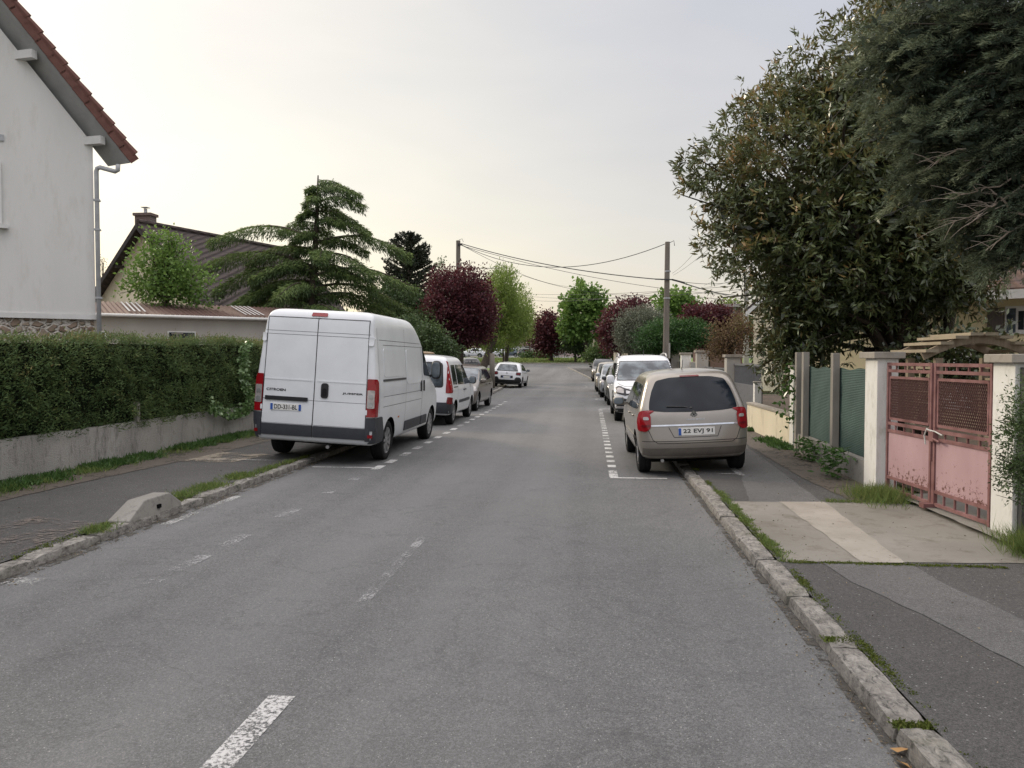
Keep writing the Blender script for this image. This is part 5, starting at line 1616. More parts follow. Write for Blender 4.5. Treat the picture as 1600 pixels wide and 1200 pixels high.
far_house(868, 905, 528, 562, 152, WHITE_W, TILE_B, 'white far house with a dark arched opening', [(873, 880, 540, 547)])
far_house(735, 778, 543, 562, 142, CREAM_W, TILE_BR, 'cream far house behind the leftmost trees beyond the green', [(745, 752, 546, 553)])
far_house(925, 975, 528, 562, 150, CREAM_W, TILE_B, 'pale far house behind the bushes right of the maple', [])
far_house(1100, 1160, 480, 560, 75, rough_mat('brown_brick_wall', (.13, .08, .06), (.17, .11, .09), 2, .9, 0), TILE_B, 'brown roofed house between the maroon tree and the far pole', [(1128, 1136, 490, 500)], roof=.6)

# ------------------------------------------------------------------ right boundary
def pillar(x, y, wx, wy, ztop, mat, label, cap=.08, oh=.06, z0=.05, grp=None, capm=None, sidemat=None):
    r = empty('gate_pillar', (x + wx / 2, y + wy / 2, PZ), label, 'pillar', grp)
    MB().box((x + wx / 2, y + wy / 2, (z0 + ztop - cap) / 2), (wx, wy, ztop - cap - z0)).build('shaft', mat, r, bevel=.006)
    MB().box((x + wx / 2, y + wy / 2, ztop - cap / 2), (wx + 2 * oh, wy + 2 * oh, cap)).build('cap', capm or CONC_B, r, bevel=.008)
    return r
lp = pillar(3.53, 9.89, .25, .42, 1.83, PILLAR_W, 'white square pillar with flat cap left of the pink gate')
rp = pillar(3.80, 7.32, .34, .38, 1.79, PILLAR_W, 'white square pillar with flat cap right of the pink gate')
# dark rendered return wall behind the right pillar
o = MB().box((4.53, 7.28, .88), (1.38, .07, 1.58)).build('garden_wall', DARKREN, origin=(4.53, 7.28, .1)); tag(o, 'dark rough wall running back from the right gate pillar', 'wall')
o = MB().box((4.02, 5.4, .2), (.3, 3.2, .28)).build('garden_wall', CONC_BLK, origin=(4.02, 5.4, .1), bevel=.01); tag(o, 'low wall at the right edge before the gate', 'wall')

# ---- pink metal gate
PINK = NT('faded_pink_paint')
v = PINK.coords('Object')
c = PINK.ramp(PINK.noise(1.6, 6, .6, PINK.coords('Object', (1, 1, .4))), [(.3, (.31, .185, .195)), (.7, (.42, .275, .285))])
sepz = PINK.n('ShaderNodeSeparateXYZ'); PINK.l(v, sepz.inputs[0])
low = PINK.ramp(sepz.outputs[2], [(.10, .20), (.5, .0)])
rn = PINK.noise(19, 8, .75, v)
ad = PINK.n('ShaderNodeMath', operation='ADD'); PINK.l(rn, ad.inputs[0]); PINK.l(low, ad.inputs[1])
c = PINK.mix(PINK.ramp(ad.outputs[0], [(.63, 0.0), (.67, 1.0)]), c, (.10, .035, .025))
PINK.col(c); PINK.set(Roughness=.65); PINK = PINK.m
RUST = rough_mat('rusty_pink_frame', (.12, .052, .048), (.27, .145, .14), 5, .7, .2, 60, .003, dirt=(.10, .035, .025))
MESHM = flat_mat('rusty_mesh_wire', (.07, .028, .022), .8)
g0 = Vector((3.64, 9.87, 0)); g1 = Vector((3.84, 7.72, 0))
gm_ = (g0 + g1) / 2
gate = empty('double_gate', (gm_.x, gm_.y, PZ), 'faded pink double metal gate with rusty mesh upper panels', 'gate')
gd_ = (g1 - g0); GL = gd_.length; gu = gd_ / GL; gn = Vector((-gu.y, gu.x, 0))
def gp(s, z, o=0): return g0 + gu * s + gn * o + Vector((0, 0, z))
zt_, z1_, z2_, z3_, z4_, z5_, z6_ = 1.70, 1.58, 1.50, .98, .88, .86, .30
for leaf in (0, 1):
    s0 = .03 if leaf == 0 else GL / 2 + .02
    s1_ = GL / 2 - .02 if leaf == 0 else GL - .03
    fr = MB()
    for s in (s0 + .02, s1_ - .02): fr.bar(gp(s, .13), gp(s, zt_), .04, .04, up=(0, 1, 0))
    for z in (zt_ - .02, 1.60, .96, .87, .30, .16): fr.bar(gp(s0, z), gp(s1_, z), .035, .035)
    for j in range(1, 5):
        s = s0 + (s1_ - s0) * j / 5
        fr.bar(gp(s, 1.60), gp(s, zt_ - .02), .018, .018, up=(0, 1, 0)); fr.bar(gp(s, .16), gp(s, .30), .02, .02, up=(0, 1, 0)); fr.bar(gp(s, .87), gp(s, .96), .018, .018, up=(0, 1, 0))
    leaf_o = fr.build('gate_leaf', RUST, gate)
    inf = MB()
    a, b = s0 + .07, s1_ - .07
    for z in (1.52, 1.02): inf.bar(gp(a, z), gp(b, z), .025, .03)
    for s in (a, b): inf.bar(gp(s, 1.02), gp(s, 1.52), .025, .025, up=(0, 1, 0))
    inf.build('mesh_frame', RUST, leaf_o)
    ms = MB()
    # expanded-metal lattice
    n = 26; H_ = 1.52 - 1.02; Wm = b - a
    st = Wm / n
    for i in range(-12, n + 12):
        for sg in (-1, 1):
            x0 = a + i * st; z0 = 1.02; dx = sg * H_ * .55
            x1 = x0 + dx; zz0, zz1 = z0, 1.52
            pa, pb = (x0, zz0), (x1, zz1)
            # clip
            def clip(p, q):
                (xa, za_), (xb, zb_) = p, q
                t0, t1 = 0, 1
                for lim, sgn in ((a, 1), (b, -1)):
                    da = (xa - lim) * sgn; db = (xb - lim) * sgn
                    if da < 0 and db < 0: return None
                    if da < 0: t0 = max(t0, da / (da - db))
                    elif db < 0: t1 = min(t1, da / (da - db))
                if t0 >= t1: return None
                return (xa + (xb - xa) * t0, za_ + (zb_ - za_) * t0), (xa + (xb - xa) * t1, za_ + (zb_ - za_) * t1)
            r_ = clip(pa, pb)
            if r_: ms.bar(gp(r_[0][0], r_[0][1], .004 * sg), gp(r_[1][0], r_[1][1], .004 * sg), .010, .007)
    ms.build('wire_mesh', MESHM, leaf_o, fix=False)
    pn = MB()
    pn.bar(gp(s0 + .04, .585), gp(s1_ - .04, .585), .012, .55)
    pn.build('lower_panel', PINK, leaf_o)
MB().tube([gp(GL / 2, .95, -.03), gp(GL / 2 - .05, .98, -.05), gp(GL / 2 - .1, .90, -.05), gp(GL / 2 - .09, .80, -.04)], .008, 6).tube([gp(GL / 2 - .06, .97, -.05), gp(GL / 2 + .1, .96, -.04), gp(GL / 2 + .22, .93, -.03)], .007, 6).build('tie_cord', flat_mat('white_cord', (.5, .5, .47), .8), gate)
MB().box(gp(GL / 2 + .04, .90, -.03), (.05, .12, .10)).tube([gp(GL / 2 + .1, .88, -.06), gp(GL / 2 + .24, .86, -.07)], .012, 6).build('lock_case', RUST, gate)
MB().box(gp(GL / 2, .14, -.05), (.14, .12, .05)).bar(gp(GL / 2, .12), gp(GL / 2, .62), .03, .03, up=(0, 1, 0)).build('drop_bolt', RUST, gate)

# ---- green screened fence with concrete posts and footing wall
def fx(y): return 3.58 + (y - 10) * .030
fence = empty('screen_fence', (3.75, 12.2, PZ), 'green windbreak netting fence on a low concrete wall left of the pink gate', 'fence')
mb = MB()
for i in range(12):
    a = 10.32 + i * .335; b = a + .335
    mb.add([(fx(a), a, .05), (fx(b), b, .05), (fx(b), b, .40), (fx(a), a, .40), (fx(a) + .14, a, .40), (fx(b) + .14, b, .40)], [(0, 1, 2, 3), (3, 2, 5, 4)])
mb.build('footing_wall', CONC_BLK, fence, fix=False)
NET = NT('green_netting')
v = NET.coords('Object')
wv = NET.n('ShaderNodeTexWave'); wv.inputs['Scale'].default_value = 13; wv.bands_direction = 'Z'; wv.inputs['Distortion'].default_value = .25; NET.l(v, wv.inputs['Vector'])
c = NET.ramp(NET.noise(2.2, 5, .6, v), [(.3, (.020, .047, .040)), (.7, (.034, .072, .060))])
c = NET.mix(NET.ramp(wv.outputs[1], [(.5, 0.0), (.9, .30)]), c, (.07, .12, .105))
NET.col(c); NET.set(Roughness=.7); NET.bump(wv.outputs[1], .4, .01); NET = NET.m
mb = MB()
ny, nz_ = 60, 12
for i in range(ny + 1):
    y = 10.33 + (14.2 - 10.33) * i / ny
    for j in range(nz_ + 1):
        z = .41 + (1.60 - .41) * j / nz_
        ripple = .004 * math.sin(y * 9 + j) + .006 * math.sin(y * 3.1) + random.uniform(-.003, .003)
        zz = z + (.015 * math.sin(y * 7) if j == nz_ else 0)
        mb.v.append((fx(y) + .09 + ripple, y, zz))
for i in range(ny):
    for j in range(nz_):
        a = i * (nz_ + 1) + j
        mb.f.append((a, a + 1, a + nz_ + 2, a + nz_ + 1)); mb.mi.append(0)
mb.build('netting', NET, fence, smooth=True, fix=False)
for y, zt, lab in ((11.95, 1.83, None), (13.75, 1.86, None), (14.25, 1.86, None)):
    MB().box((fx(y) + .02, y, (zt + .05) / 2), (.10, .12, zt - .05)).build('post', CONC_P, fence, bevel=.006)
p2 = pillar(fx(14.6), 14.55, .22, .26, 1.62, PILLAR_W, 'slim cream pillar at the end of the green netting', .05, .03)
o = MB().box((fx(16.6) + .02, 16.75, .37), (.16, 3.9, .58)).build('garden_wall', CREAM_W, origin=(fx(16.6), 16.75, .1), bevel=.01); tag(o, 'low cream wall beneath the overhanging evergreen', 'wall')
MB().box((fx(16.6) + .02, 16.75, .69), (.20, 3.9, .05)).build('coping', CONC_B, o, bevel=.006)
p3 = pillar(3.90, 18.75, .16, .18, 1.2, PILLAR_W, 'short cream post beside the grey sliding gate', .03, .01)
GREYM = flat_mat('grey_metal', (.13, .135, .145), .5, .2)
gg = empty('sliding_gate', (4.1, 20.6, PZ), 'grey metal gate with solid lower panel between pillars', 'gate')
MB().box((4.08, 20.6, .60), (.05, 3.5, .85)).build('lower_panel', GREYM, gg)
mb = MB().box((4.08, 20.6, 1.58), (.05, 3.5, .05)).box((4.08, 20.6, 1.05), (.06, 3.5, .05))
for i in range(26): mb.box((4.08, 18.95 + i * .132, 1.31), (.025, .03, .52))
mb.build('bars', GREYM, gg)
# round no-parking plate fixed to it
sp = P(1178, 612, 19.3)
sg_ = empty('no_parking_sign', (4.03, 19.25, sp.z), 'small round blue and red no-parking sign on the grey gate', 'sign')
MB().lathe([(-.012, .12), (-.012, 0)], 24, 'x', (4.04, 19.25, sp.z)).build('red_ring', flat_mat('sign_red', (.45, .03, .05), .4), sg_)
MB().lathe([(-.016, .085), (-.016, 0)], 24, 'x', (4.04, 19.25, sp.z)).build('blue_disc', flat_mat('sign_blue', (.05, .10, .40), .4), sg_)
MB().bar((4.02, 19.19, sp.z + .06), (4.02, 19.31, sp.z - .06), .004, .02, up=(1, 0, 0)).build('red_bar', MATS['sign_red'], sg_)
p4 = pillar(3.86, 22.3, .38, .40, 1.86, GREY_W, 'big grey pillar with flat cap behind the beige car', .08, .05)
# next fence
nf = empty('railing_fence', (4.25, 26, PZ), 'grey bar railing on a low wall beyond the big pillar', 'fence')
MB().box((4.3, 26, .40), (.18, 6.4, .66)).build('low_wall', GREY_W, nf)
mb = MB().box((4.28, 26, 1.42), (.04, 6.3, .05)).box((4.28, 26, .86), (.04, 6.3, .04))
for i in range(44): mb.box((4.28, 22.95 + i * .142, 1.13), (.025, .035, .58))
mb.build('bars', GREYM, nf)
for i, (px, Y, zt, w_) in enumerate(((1089, 29.2, 2.05, .42), (1065, 33.5, 2.0, .40), (1049, 38.0, 2.05, .42))):
    x = P(px, 560, Y).x
    pillar(x, Y, w_, .42, zt, GREY_W if i != 1 else PILLAR_W, ['tall beige pillar beyond the railing, nearest of three', 'white pillar in the middle of the three beyond the railing', 'beige pillar next to the wooden pole, farthest of three'][i], .08, .05)
o = MB().box((4.35, 43, .85), (.2, 26, 1.5)).build('garden_wall', CREAM_W, origin=(4.35, 43, .1)); tag(o, 'cream wall continuing behind the parked cars on the right', 'wall')
for i in range(2):
    x = 4.2
    nfb = MB().box((x + .05, 31.5 + i * 4.4, 1.2), (.03, 3.4, .8)).build('metal_fence', GREYM, origin=(x, 31.5 + i * 4.4, .1)); tag(nfb, ['grey fence panel between the first two far pillars', 'grey fence panel between the last two far pillars'][i], 'fence')
for i, (px0, px1, v0, Y) in enumerate(((959, 965, 551, 56), (971, 981, 552, 54), (985, 994, 553, 52))):
    a = P(px0, v0, Y); b = P(px1, v0, Y)
    o = MB().box(((a.x + b.x) / 2, Y, (a.z + gz(Y)) / 2), (b.x - a.x, .4, a.z - gz(Y))).build('gate_pillar', CREAM_W, origin=((a.x + b.x) / 2, Y, gz(Y)))
    tag(o, ['narrow far pillar left of the white family van roof', 'wide far wall pier above the white family van roof', 'far wall pier nearest the small white sign'][i], 'pillar')

# ------------------------------------------------------------------ garden arch (pergola)
WOOD = rough_mat('weathered_wood', (.20, .155, .11), (.34, .28, .21), 3, .85, .3, 30, .01, stretch=(6, 6, .6))
WOODL = rough_mat('light_wood', (.27, .225, .16), (.37, .32, .235), 3, .85, .2, 30, .01)
pg = empty('pergola', (5.55, 11.2, .12), 'wooden garden arch with slatted top behind the pink gate', 'pergola')
ya, yb_ = 10.75, 11.65
xL, xR = P(1466, 560, ya).x, P(1592, 560, ya).x
for y in (ya, yb_):
    for x in (xL, xR): MB().box((x, y, .93), (.09, .09, 1.65)).build('post', WOOD, pg)
    mb = MB()
    pts = []
    for i in range(15):
        t = i / 14
        x = xL - .20 + (xR - xL + .40) * t
        pts.append((x, y, 1.72 + .30 * math.sin(PI * (.08 + .84 * t)) - .02))
    for a, b in zip(pts, pts[1:]): mb.bar(a, b, .045, .10)
    mb.build('curved_beam', WOOD, pg)
for i in range(8):
    t = i / 7
    x = xL - .14 + (xR - xL + .28) * t
    z = 1.72 + .30 * math.sin(PI * (.08 + .84 * t)) + .055
    MB().box((x, (ya + yb_) / 2, z), (.16, yb_ - ya + .3, .04)).build('slat', WOODL, pg)
for x in (xL, xR):
    mb = MB()
    for i in range(9): mb.box((x, (ya + yb_) / 2, .3 + i * .165), (.03, yb_ - ya - .09, .03))
    for yy in (ya + .3, ya + .6): mb.box((x + .02, yy, 1.45), (.02, .03, .5))
    mb.build('trellis', WOODL, pg)

# ------------------------------------------------------------------ poles and wires
PWOOD = rough_mat('pole_wood', (.12, .105, .09), (.20, .18, .155), 4, .9, .4, 30, .01, stretch=(6, 6, .3))
PCONC = rough_mat('pole_concrete', (.24, .235, .22), (.32, .31, .29), 2, .9, .3, 60, .005)
WIRE = flat_mat('cable', (.02, .02, .022), .6)
pole_r = P(1043, 378, 35); pole_l = P(716, 376, 43); pole_f = P(1166, 432, 52); pole_g = P(1148, 471, 75)
def pole(top, base_px, name, mat, r0, r1, label):
    z0 = gz(top.y)
    r = empty(name, (top.x, top.y, z0), label, 'pole')
    b = Vector((P(base_px, 560, top.y).x, top.y, z0))
    MB().tube([b, (b + top) / 2, top], [r0, (r0 + r1) / 2, r1], 10).build('shaft', mat, r, smooth=True, angle=50)
    return r, b
rr, _ = pole(pole_r, 1040, 'utility_pole', PWOOD, .16, .11, 'tall wooden utility pole behind the white family van')
MB().lathe([(-.03, .14), (.03, .14)], 12, 'z', P(1043, 424, 35)).lathe([(-.03, .15), (.03, .15)], 12, 'z', P(1042, 466, 35)).build('band', ZINC, rr)
cb = P(1043, 437, 34.85)
MB().bar(cb + Vector((-.55, 0, .03)), cb + Vector((.25, 0, 0)), .05, .05).bar(cb + Vector((.2, 0, 0)), cb + Vector((.75, 0, -.15)), .05, .07).tube([P(1045, 380, 35), P(1053, 376, 35), P(1054, 384, 35)], .015, 6).build('cross_arm', flat_mat('dark_iron', (.03, .03, .03), .6), rr)
MB().tube([P(1046, 560, 34.7), P(1046, 536, 34.7)], .035, 8).build('cable_guard', PCONC, rr)
ll, _ = pole(pole_l, 716, 'utility_pole', PWOOD, .15, .12, 'wooden utility pole rising behind the nearest purple tree')
MB().tube([P(717, 375, 43), P(722, 373, 43), P(724, 378, 43)], .012, 6).box(P(719, 382, 42.85), (.25, .06, .12)).build('wire_bracket', MATS['dark_iron'], ll)
ff, _ = pole(pole_f, 1166, 'utility_pole', PCONC, .2, .15, 'concrete utility pole left of the big evergreen')
mb = MB()
mb.tube([P(1168, 428, 52), P(1166, 422, 52), P(1162, 424, 52), P(1160, 436, 52), P(1160, 446, 52)], .02, 6)
for v_ in (434, 440, 446, 452): mb.ell(P(1163, v_, 51.8), (.07, .07, .09))
mb.bar(P(1157, 462, 51.8), P(1180, 460, 51.8), .06, .06)
mb.build('insulators', MATS['dark_iron'], ff)
pole(pole_g, 1148, 'utility_pole', PCONC, .18, .14, 'thin far utility pole above the brown roof')
# lower lamp/cable box poles on the left
for px, v0, Y, lab, r_ in ((706, 541, 34, 'grey steel post beside the purple tree trunk', .07),):
    t = P(px, v0, Y); o = MB().tube([(t.x, t.y, gz(Y)), t], r_, 10).build('steel_post', PCONC, origin=(t.x, t.y, gz(Y)), smooth=True); tag(o, lab, 'post')
t = P(769, 552, 43); o = MB().tube([(t.x, t.y, .0), t], [.16, .14], 10).build('wooden_post', PWOOD, origin=(t.x, t.y, .05), smooth=True); tag(o, 'thick wooden post left of the small white hatchback', 'post')
# small street-name sign
s = P(992, 549, 50); so = empty('street_sign', (s.x, s.y, gz(50)), 'small white sign on a thin post above the white family van', 'sign')
MB().tube([(s.x, s.y, gz(50)), (s.x, s.y, s.z)], .03, 8).build('post', ZINC, so)
MB().box((s.x, s.y - .05, s.z), (.55, .03, .28)).build('sign_plate', PLATE, so)
s = P(974, 539, 58); so = empty('lamp_post', (s.x, s.y, gz(58)), 'short lamp post with flat head far down the right side', 'lamp')
MB().tube([(s.x, s.y, gz(58)), (s.x, s.y, s.z)], .04, 8).build('post', ZINC, so)
MB().box((s.x, s.y, s.z), (.35, .2, .08)).build('lamp_head', ZINC, so)
# rail barrier far right
s0_ = P(873, 556, 111); s1_2 = P(882, 556, 111)
mb = MB()
zz = gz(111) + .1
for x in (s0_.x, s1_2.x): mb.tube([(x, 111, zz), (x, 111, zz + .95)], .05, 6)
mb.tube([(s0_.x, 111, zz + .9), (s1_2.x, 111, zz + .9)], .05, 6).tube([(s0_.x, 111, zz + .5), (s1_2.x, 111, zz + .5)], .04, 6)
o = mb.build('barrier', GREYM, origin=(s0_.x, 111, zz)); tag(o, 'small grey barrier on the far green', 'barrier')

def wire(a, b, sag, r, label, pts_only=False):
    pts = []
    for i in range(25):
        t = i / 24
        p = a.lerp(b, t); p.z -= 4 * sag * t * (1 - t)
        pts.append(p)
    o = MB().tube(pts, r * .75, 5).build('overhead_cable', WIRE, origin=a)
    tag(o, label, 'cable')
W_ = [
 (P(1042, 380, 35), P(722, 383, 43), 1.15, .022, 'thick cable sagging between the tops of the two wooden poles'),
 (P(722, 381, 43), P(1036, 437, 35), .28, .03, 'twisted cable from the left pole top down to the arm of the right pole'),
 (P(722, 384, 43), P(1160, 462, 52), .5, .018, 'thin cable from the left pole to the concrete pole'),
 (P(718, 418, 43), P(790, 418, 60), .05, .03, 'short level cable beside the left pole'),
 (P(725, 385, 43), P(900, 448, 90), .6, .016, 'thin cable running off behind the pale green tree'),
 (P(1048, 437, 35), P(1162, 436, 52), .25, .018, 'cable from the right pole arm to the top of the concrete pole'),
 (P(1062, 440, 35), P(1162, 462, 52), .15, .03, 'bundle cable from the right pole arm to the concrete pole'),
 (P(1062, 441, 35), P(1180, 470, 48), .1, .016, 'thin cable passing below the concrete pole insulators'),
 (P(1050, 427, 35), P(1150, 300, 17), .25, .007, 'thin cable from the right pole up into the big evergreen'),
 (P(1052, 430, 35), P(1350, 130, 11), .3, .007, 'longer thin cable rising through the big evergreen'),
 (P(1100, 446, 40), P(1400, 180, 10), .3, .007, 'lowest thin cable rising through the big evergreen'),
 (P(1095, 450, 42), P(1420, 320, 11), .2, .007, 'nearly level thin cable entering the evergreen'),
 (P(816, 459, 95), P(1160, 446, 52), .3, .02, 'far cable crossing behind the maple, upper of the faint ones'),
 (P(816, 462, 95), P(1160, 452, 52), .5, .02, 'far cable crossing behind the maple, second of the faint ones'),
 (P(816, 468, 95), P(1036, 455, 50), .4, .02, 'far cable crossing behind the maple, third of the faint ones'),
 (P(1080, 462, 50), P(1200, 472, 70), .1, .02, 'short far cable beyond the concrete pole'),
 (P(816, 430, 60), P(1040, 460, 60), .6, .018, 'far cable between the pale green tree and the right pole'),
]
for w_ in W_: wire(*w_)
# ------------------------------------------------------------------ trees
BARK = rough_mat('bark', (.035, .028, .022), (.08, .066, .052), 5, .95, .8, 25, .02, stretch=(5, 5, .7))
BARK_G = rough_mat('grey_bark', (.09, .08, .07), (.16, .15, .13), 5, .95, .8, 25, .02, stretch=(5, 5, .7))

def limb_paths(base, tops, bend_=.25, r0=.15, r1=.02, rise=.5, name='limbs', mat=BARK, parent=None, n=6, mid=None):
    mb = MB()
    for t in tops:
        t = Vector(t); b = Vector(base) if not callable(base) else base(t)
        L = (t - b).length
        m = b.lerp(t, .45) + Vector((random.gauss(0, .08) * L, random.gauss(0, .08) * L, rise * .15 * L))
        pts = [b, b.lerp(m, .5) + Vector((0, 0, .03 * L)), m, m.lerp(t, .5) + Vector((random.gauss(0, .03) * L, random.gauss(0, .03) * L, 0)), t]
        k = min(1, L / 3)
        mb.tube(pts, [r0 * k, r0 * .7 * k, r0 * .45 * k, r0 * .25 * k, r1], n, cap=False)
    return mb.build(name, mat, parent, fix=False, smooth=True)

def blob_points(blobs, nclump, shell=(.55, 1.02), flat=1.0, stray=True):
    """clump centres spread through ellipsoid blobs, denser toward their skin"""
    vol = np.array([b[3] * b[4] * b[5] for b in blobs]) ** (.72)
    vol /= vol.sum()
    idx = RNG.choice(len(blobs), nclump, p=vol)
    d = unit(RNG.normal(size=(nclump, 3)))
    rr = shell[0] + (shell[1] - shell[0]) * RNG.random(nclump) ** .6
    rr *= 1 + .12 * RNG.normal(size=nclump)
    if stray: rr = np.where(RNG.random(nclump) < .10, np.maximum(rr, .95) * RNG.uniform(1.05, 1.25, nclump), rr)
    rr *= 1 + .16 * np.sin(d[:, 0] * 5 + RNG.random() * 6) * np.sin(d[:, 2] * 6 + d[:, 1] * 4 + RNG.random() * 6)
    B = np.array(blobs)[idx]
    c = B[:, :3] + d * rr[:, None] * B[:, 3:6]
    return c, d, idx

def pb(px, py, Y, rx, rz, ry=None):
    """blob given where it stands: pixel centre, distance, radii in photo pixels"""
    c = P(px, py, Y); s = Y / F
    return (c.x, c.y, c.z, rx * s, (ry if ry is not None else (rx + rz) / 2 * s), rz * s)

def tree(name, label, cat, base, crown, mat, nclump, per, cs, L, W, group=None, trunk_r=.15, bark=BARK, droop=.0, outward=.6, dark=.0, limbs=24, trunk_top=None, shell=(.5, 1.02), grad=.25, aspect=(1, 1, 1), stray=.0):
    base = Vector(base)
    t = empty(name, base, label, cat, group)
    cz = sum(b[2] for b in crown) / len(crown); cx = sum(b[0] for b in crown) / len(crown); cy = sum(b[1] for b in crown) / len(crown)
    zlow = min(b[2] - b[5] for b in crown); zhigh = max(b[2] + b[5] for b in crown)
    tt = Vector(trunk_top) if trunk_top is not None else Vector((cx, cy, zlow + (zhigh - zlow) * .3))
    m = base.lerp(tt, .5) + Vector((random.gauss(0, .05), random.gauss(0, .05), 0))
    MB().tube([base - Vector((0, 0, .1)), base + Vector((0, 0, .15)), m, tt], [trunk_r * 1.35, trunk_r * 1.05, trunk_r * .9, trunk_r * .7], 10).build('trunk', bark, t, smooth=True)
    c, d, idx = blob_points(crown, nclump, shell)
    if limbs:
        sel = RNG.choice(len(c), min(limbs, len(c)), replace=False)
        limb_paths(lambda q: m.lerp(tt, random.uniform(.55, 1.0)), [tuple(c[i]) for i in sel], r0=trunk_r * .55, r1=.012, name='limbs', mat=bark, parent=t)
    C = np.repeat(c, per, 0); D = np.repeat(d, per, 0)
    n = len(C)
    C = C + RNG.normal(size=(n, 3)) * cs * np.array(aspect)
    dd = D * outward + RNG.normal(size=(n, 3)) * .6
    dd[:, 2] -= droop
    dd = unit(dd)
    cb_ = np.repeat(RNG.normal(0, .13, len(c)), per)
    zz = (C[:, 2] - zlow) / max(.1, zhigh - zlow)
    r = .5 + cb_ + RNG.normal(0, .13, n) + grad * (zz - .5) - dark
    leaf_mesh('crown', leaf_arrays(C, dd, RNG.uniform(.7, 1.25, n) * L, RNG.uniform(.8, 1.2, n) * W), r, mat, t)
    return t

PLUM = leaf_mat('plum_leaves', [(0, (.022, .008, .012)), (.45, (.060, .016, .024)), (.8, (.12, .032, .040)), (1, (.19, .065, .06))], .5, .25, .3)
MAPLE = leaf_mat('maple_leaves', [(0, (.04, .085, .018)), (.5, (.095, .18, .035)), (1, (.22, .33, .085))], .5, .35, .3)
LIME = leaf_mat('lime_leaves', [(0, (.05, .085, .015)), (.5, (.12, .18, .03)), (1, (.26, .34, .09))], .5, .4, .3)
OLIVE = leaf_mat('grey_green_leaves', [(0, (.05, .06, .04)), (.5, (.115, .13, .09)), (1, (.22, .24, .18))], .6, .2, .3)
DGREEN = leaf_mat('dark_green_leaves', [(0, (.02, .036, .015)), (.5, (.05, .085, .028)), (1, (.12, .17, .06))], .5, .2, .3)
CEDARM = leaf_mat('cedar_needles', [(0, (.018, .036, .014)), (.45, (.060, .10, .032)), (.8, (.14, .20, .06)), (1, (.22, .28, .09))], .6, .2, .25)
ARAU = leaf_mat('araucaria_leaves', [(0, (.006, .012, .008)), (.6, (.018, .030, .015)), (1, (.04, .058, .026))], .5, .1, .3)
TWIG = leaf_mat('brown_shrub_leaves', [(0, (.06, .035, .022)), (.5, (.13, .075, .045)), (.85, (.17, .14, .06)), (1, (.2, .2, .08))], .6, .2, .2)
EVERG = leaf_mat('evergreen_leaves', [(0, (.020, .030, .013)), (.35, (.065, .095, .034)), (.62, (.12, .155, .052)), (.80, (.19, .165, .06)), (.90, (.33, .20, .085)), (1, (.42, .27, .12))], .28, .12, .55)
CYP = leaf_mat('cypress_sprays', [(0, (.014, .024, .016)), (.35, (.055, .080, .052)), (.7, (.14, .175, .105)), (1, (.26, .28, .165))], .65, .15, .2)

def ground_at(px, Y): 
    p = P(px, 560, Y); return (p.x, p.y, gz(Y) + .08)

# nearest purple tree
tree('plum_tree', 'big purple-leaved tree behind the white leisure van, nearest of the left purple ones', 'tree', ground_at(716, 37),
     [pb(715, 480, 37, 50, 52), pb(690, 500, 37, 32, 36), pb(742, 492, 37, 32, 36), pb(712, 446, 37, 34, 26), pb(738, 520, 37, 30, 22), pb(745, 450, 37, 18, 26), pb(683, 455, 37, 16, 18)],
     PLUM, 1250, 20, .15, .13, .08, trunk_r=.26, limbs=40, droop=-.3, grad=.1)
tree('plum_tree', 'rounded purple-leaved tree on the far green, left of the bright maple', 'tree', (P(862, 571, 97).x, 97, gz(97) + .1),
     [pb(852, 522, 97, 26, 25), pb(868, 530, 97, 22, 18), pb(858, 502, 97, 14, 12)], PLUM, 500, 16, .35, .34, .22, trunk_r=.22, droop=-.2, grad=.1)
tree('plum_tree', 'small dark tree with thin trunk between the purple tree and the maple', 'tree', (P(899, 570, 94).x, 94, gz(94) + .1),
     [pb(899, 533, 94, 13, 18), pb(885, 540, 94, 8, 8), pb(915, 548, 94, 12, 8)], DGREEN, 160, 14, .35, .32, .2, trunk_r=.14, dark=.15)
tree('plum_tree', 'tall maroon-leaved tree just right of the bright maple', 'tree', ground_at(963, 70),
     [pb(958, 520, 70, 18, 34), pb(970, 500, 70, 14, 22), pb(992, 482, 72, 22, 14)], PLUM, 420, 16, .26, .26, .17, trunk_r=.2, droop=-.2, dark=.05)
tree('plum_tree', 'broad maroon-leaved tree right of the wooden pole', 'tree', ground_at(1105, 45),
     [pb(1105, 500, 45, 34, 22), pb(1085, 510, 45, 20, 26), pb(1128, 498, 45, 14, 14), pb(1100, 520, 45, 34, 22)], PLUM, 600, 16, .18, .17, .11, trunk_r=.2, droop=-.2, grad=.1)
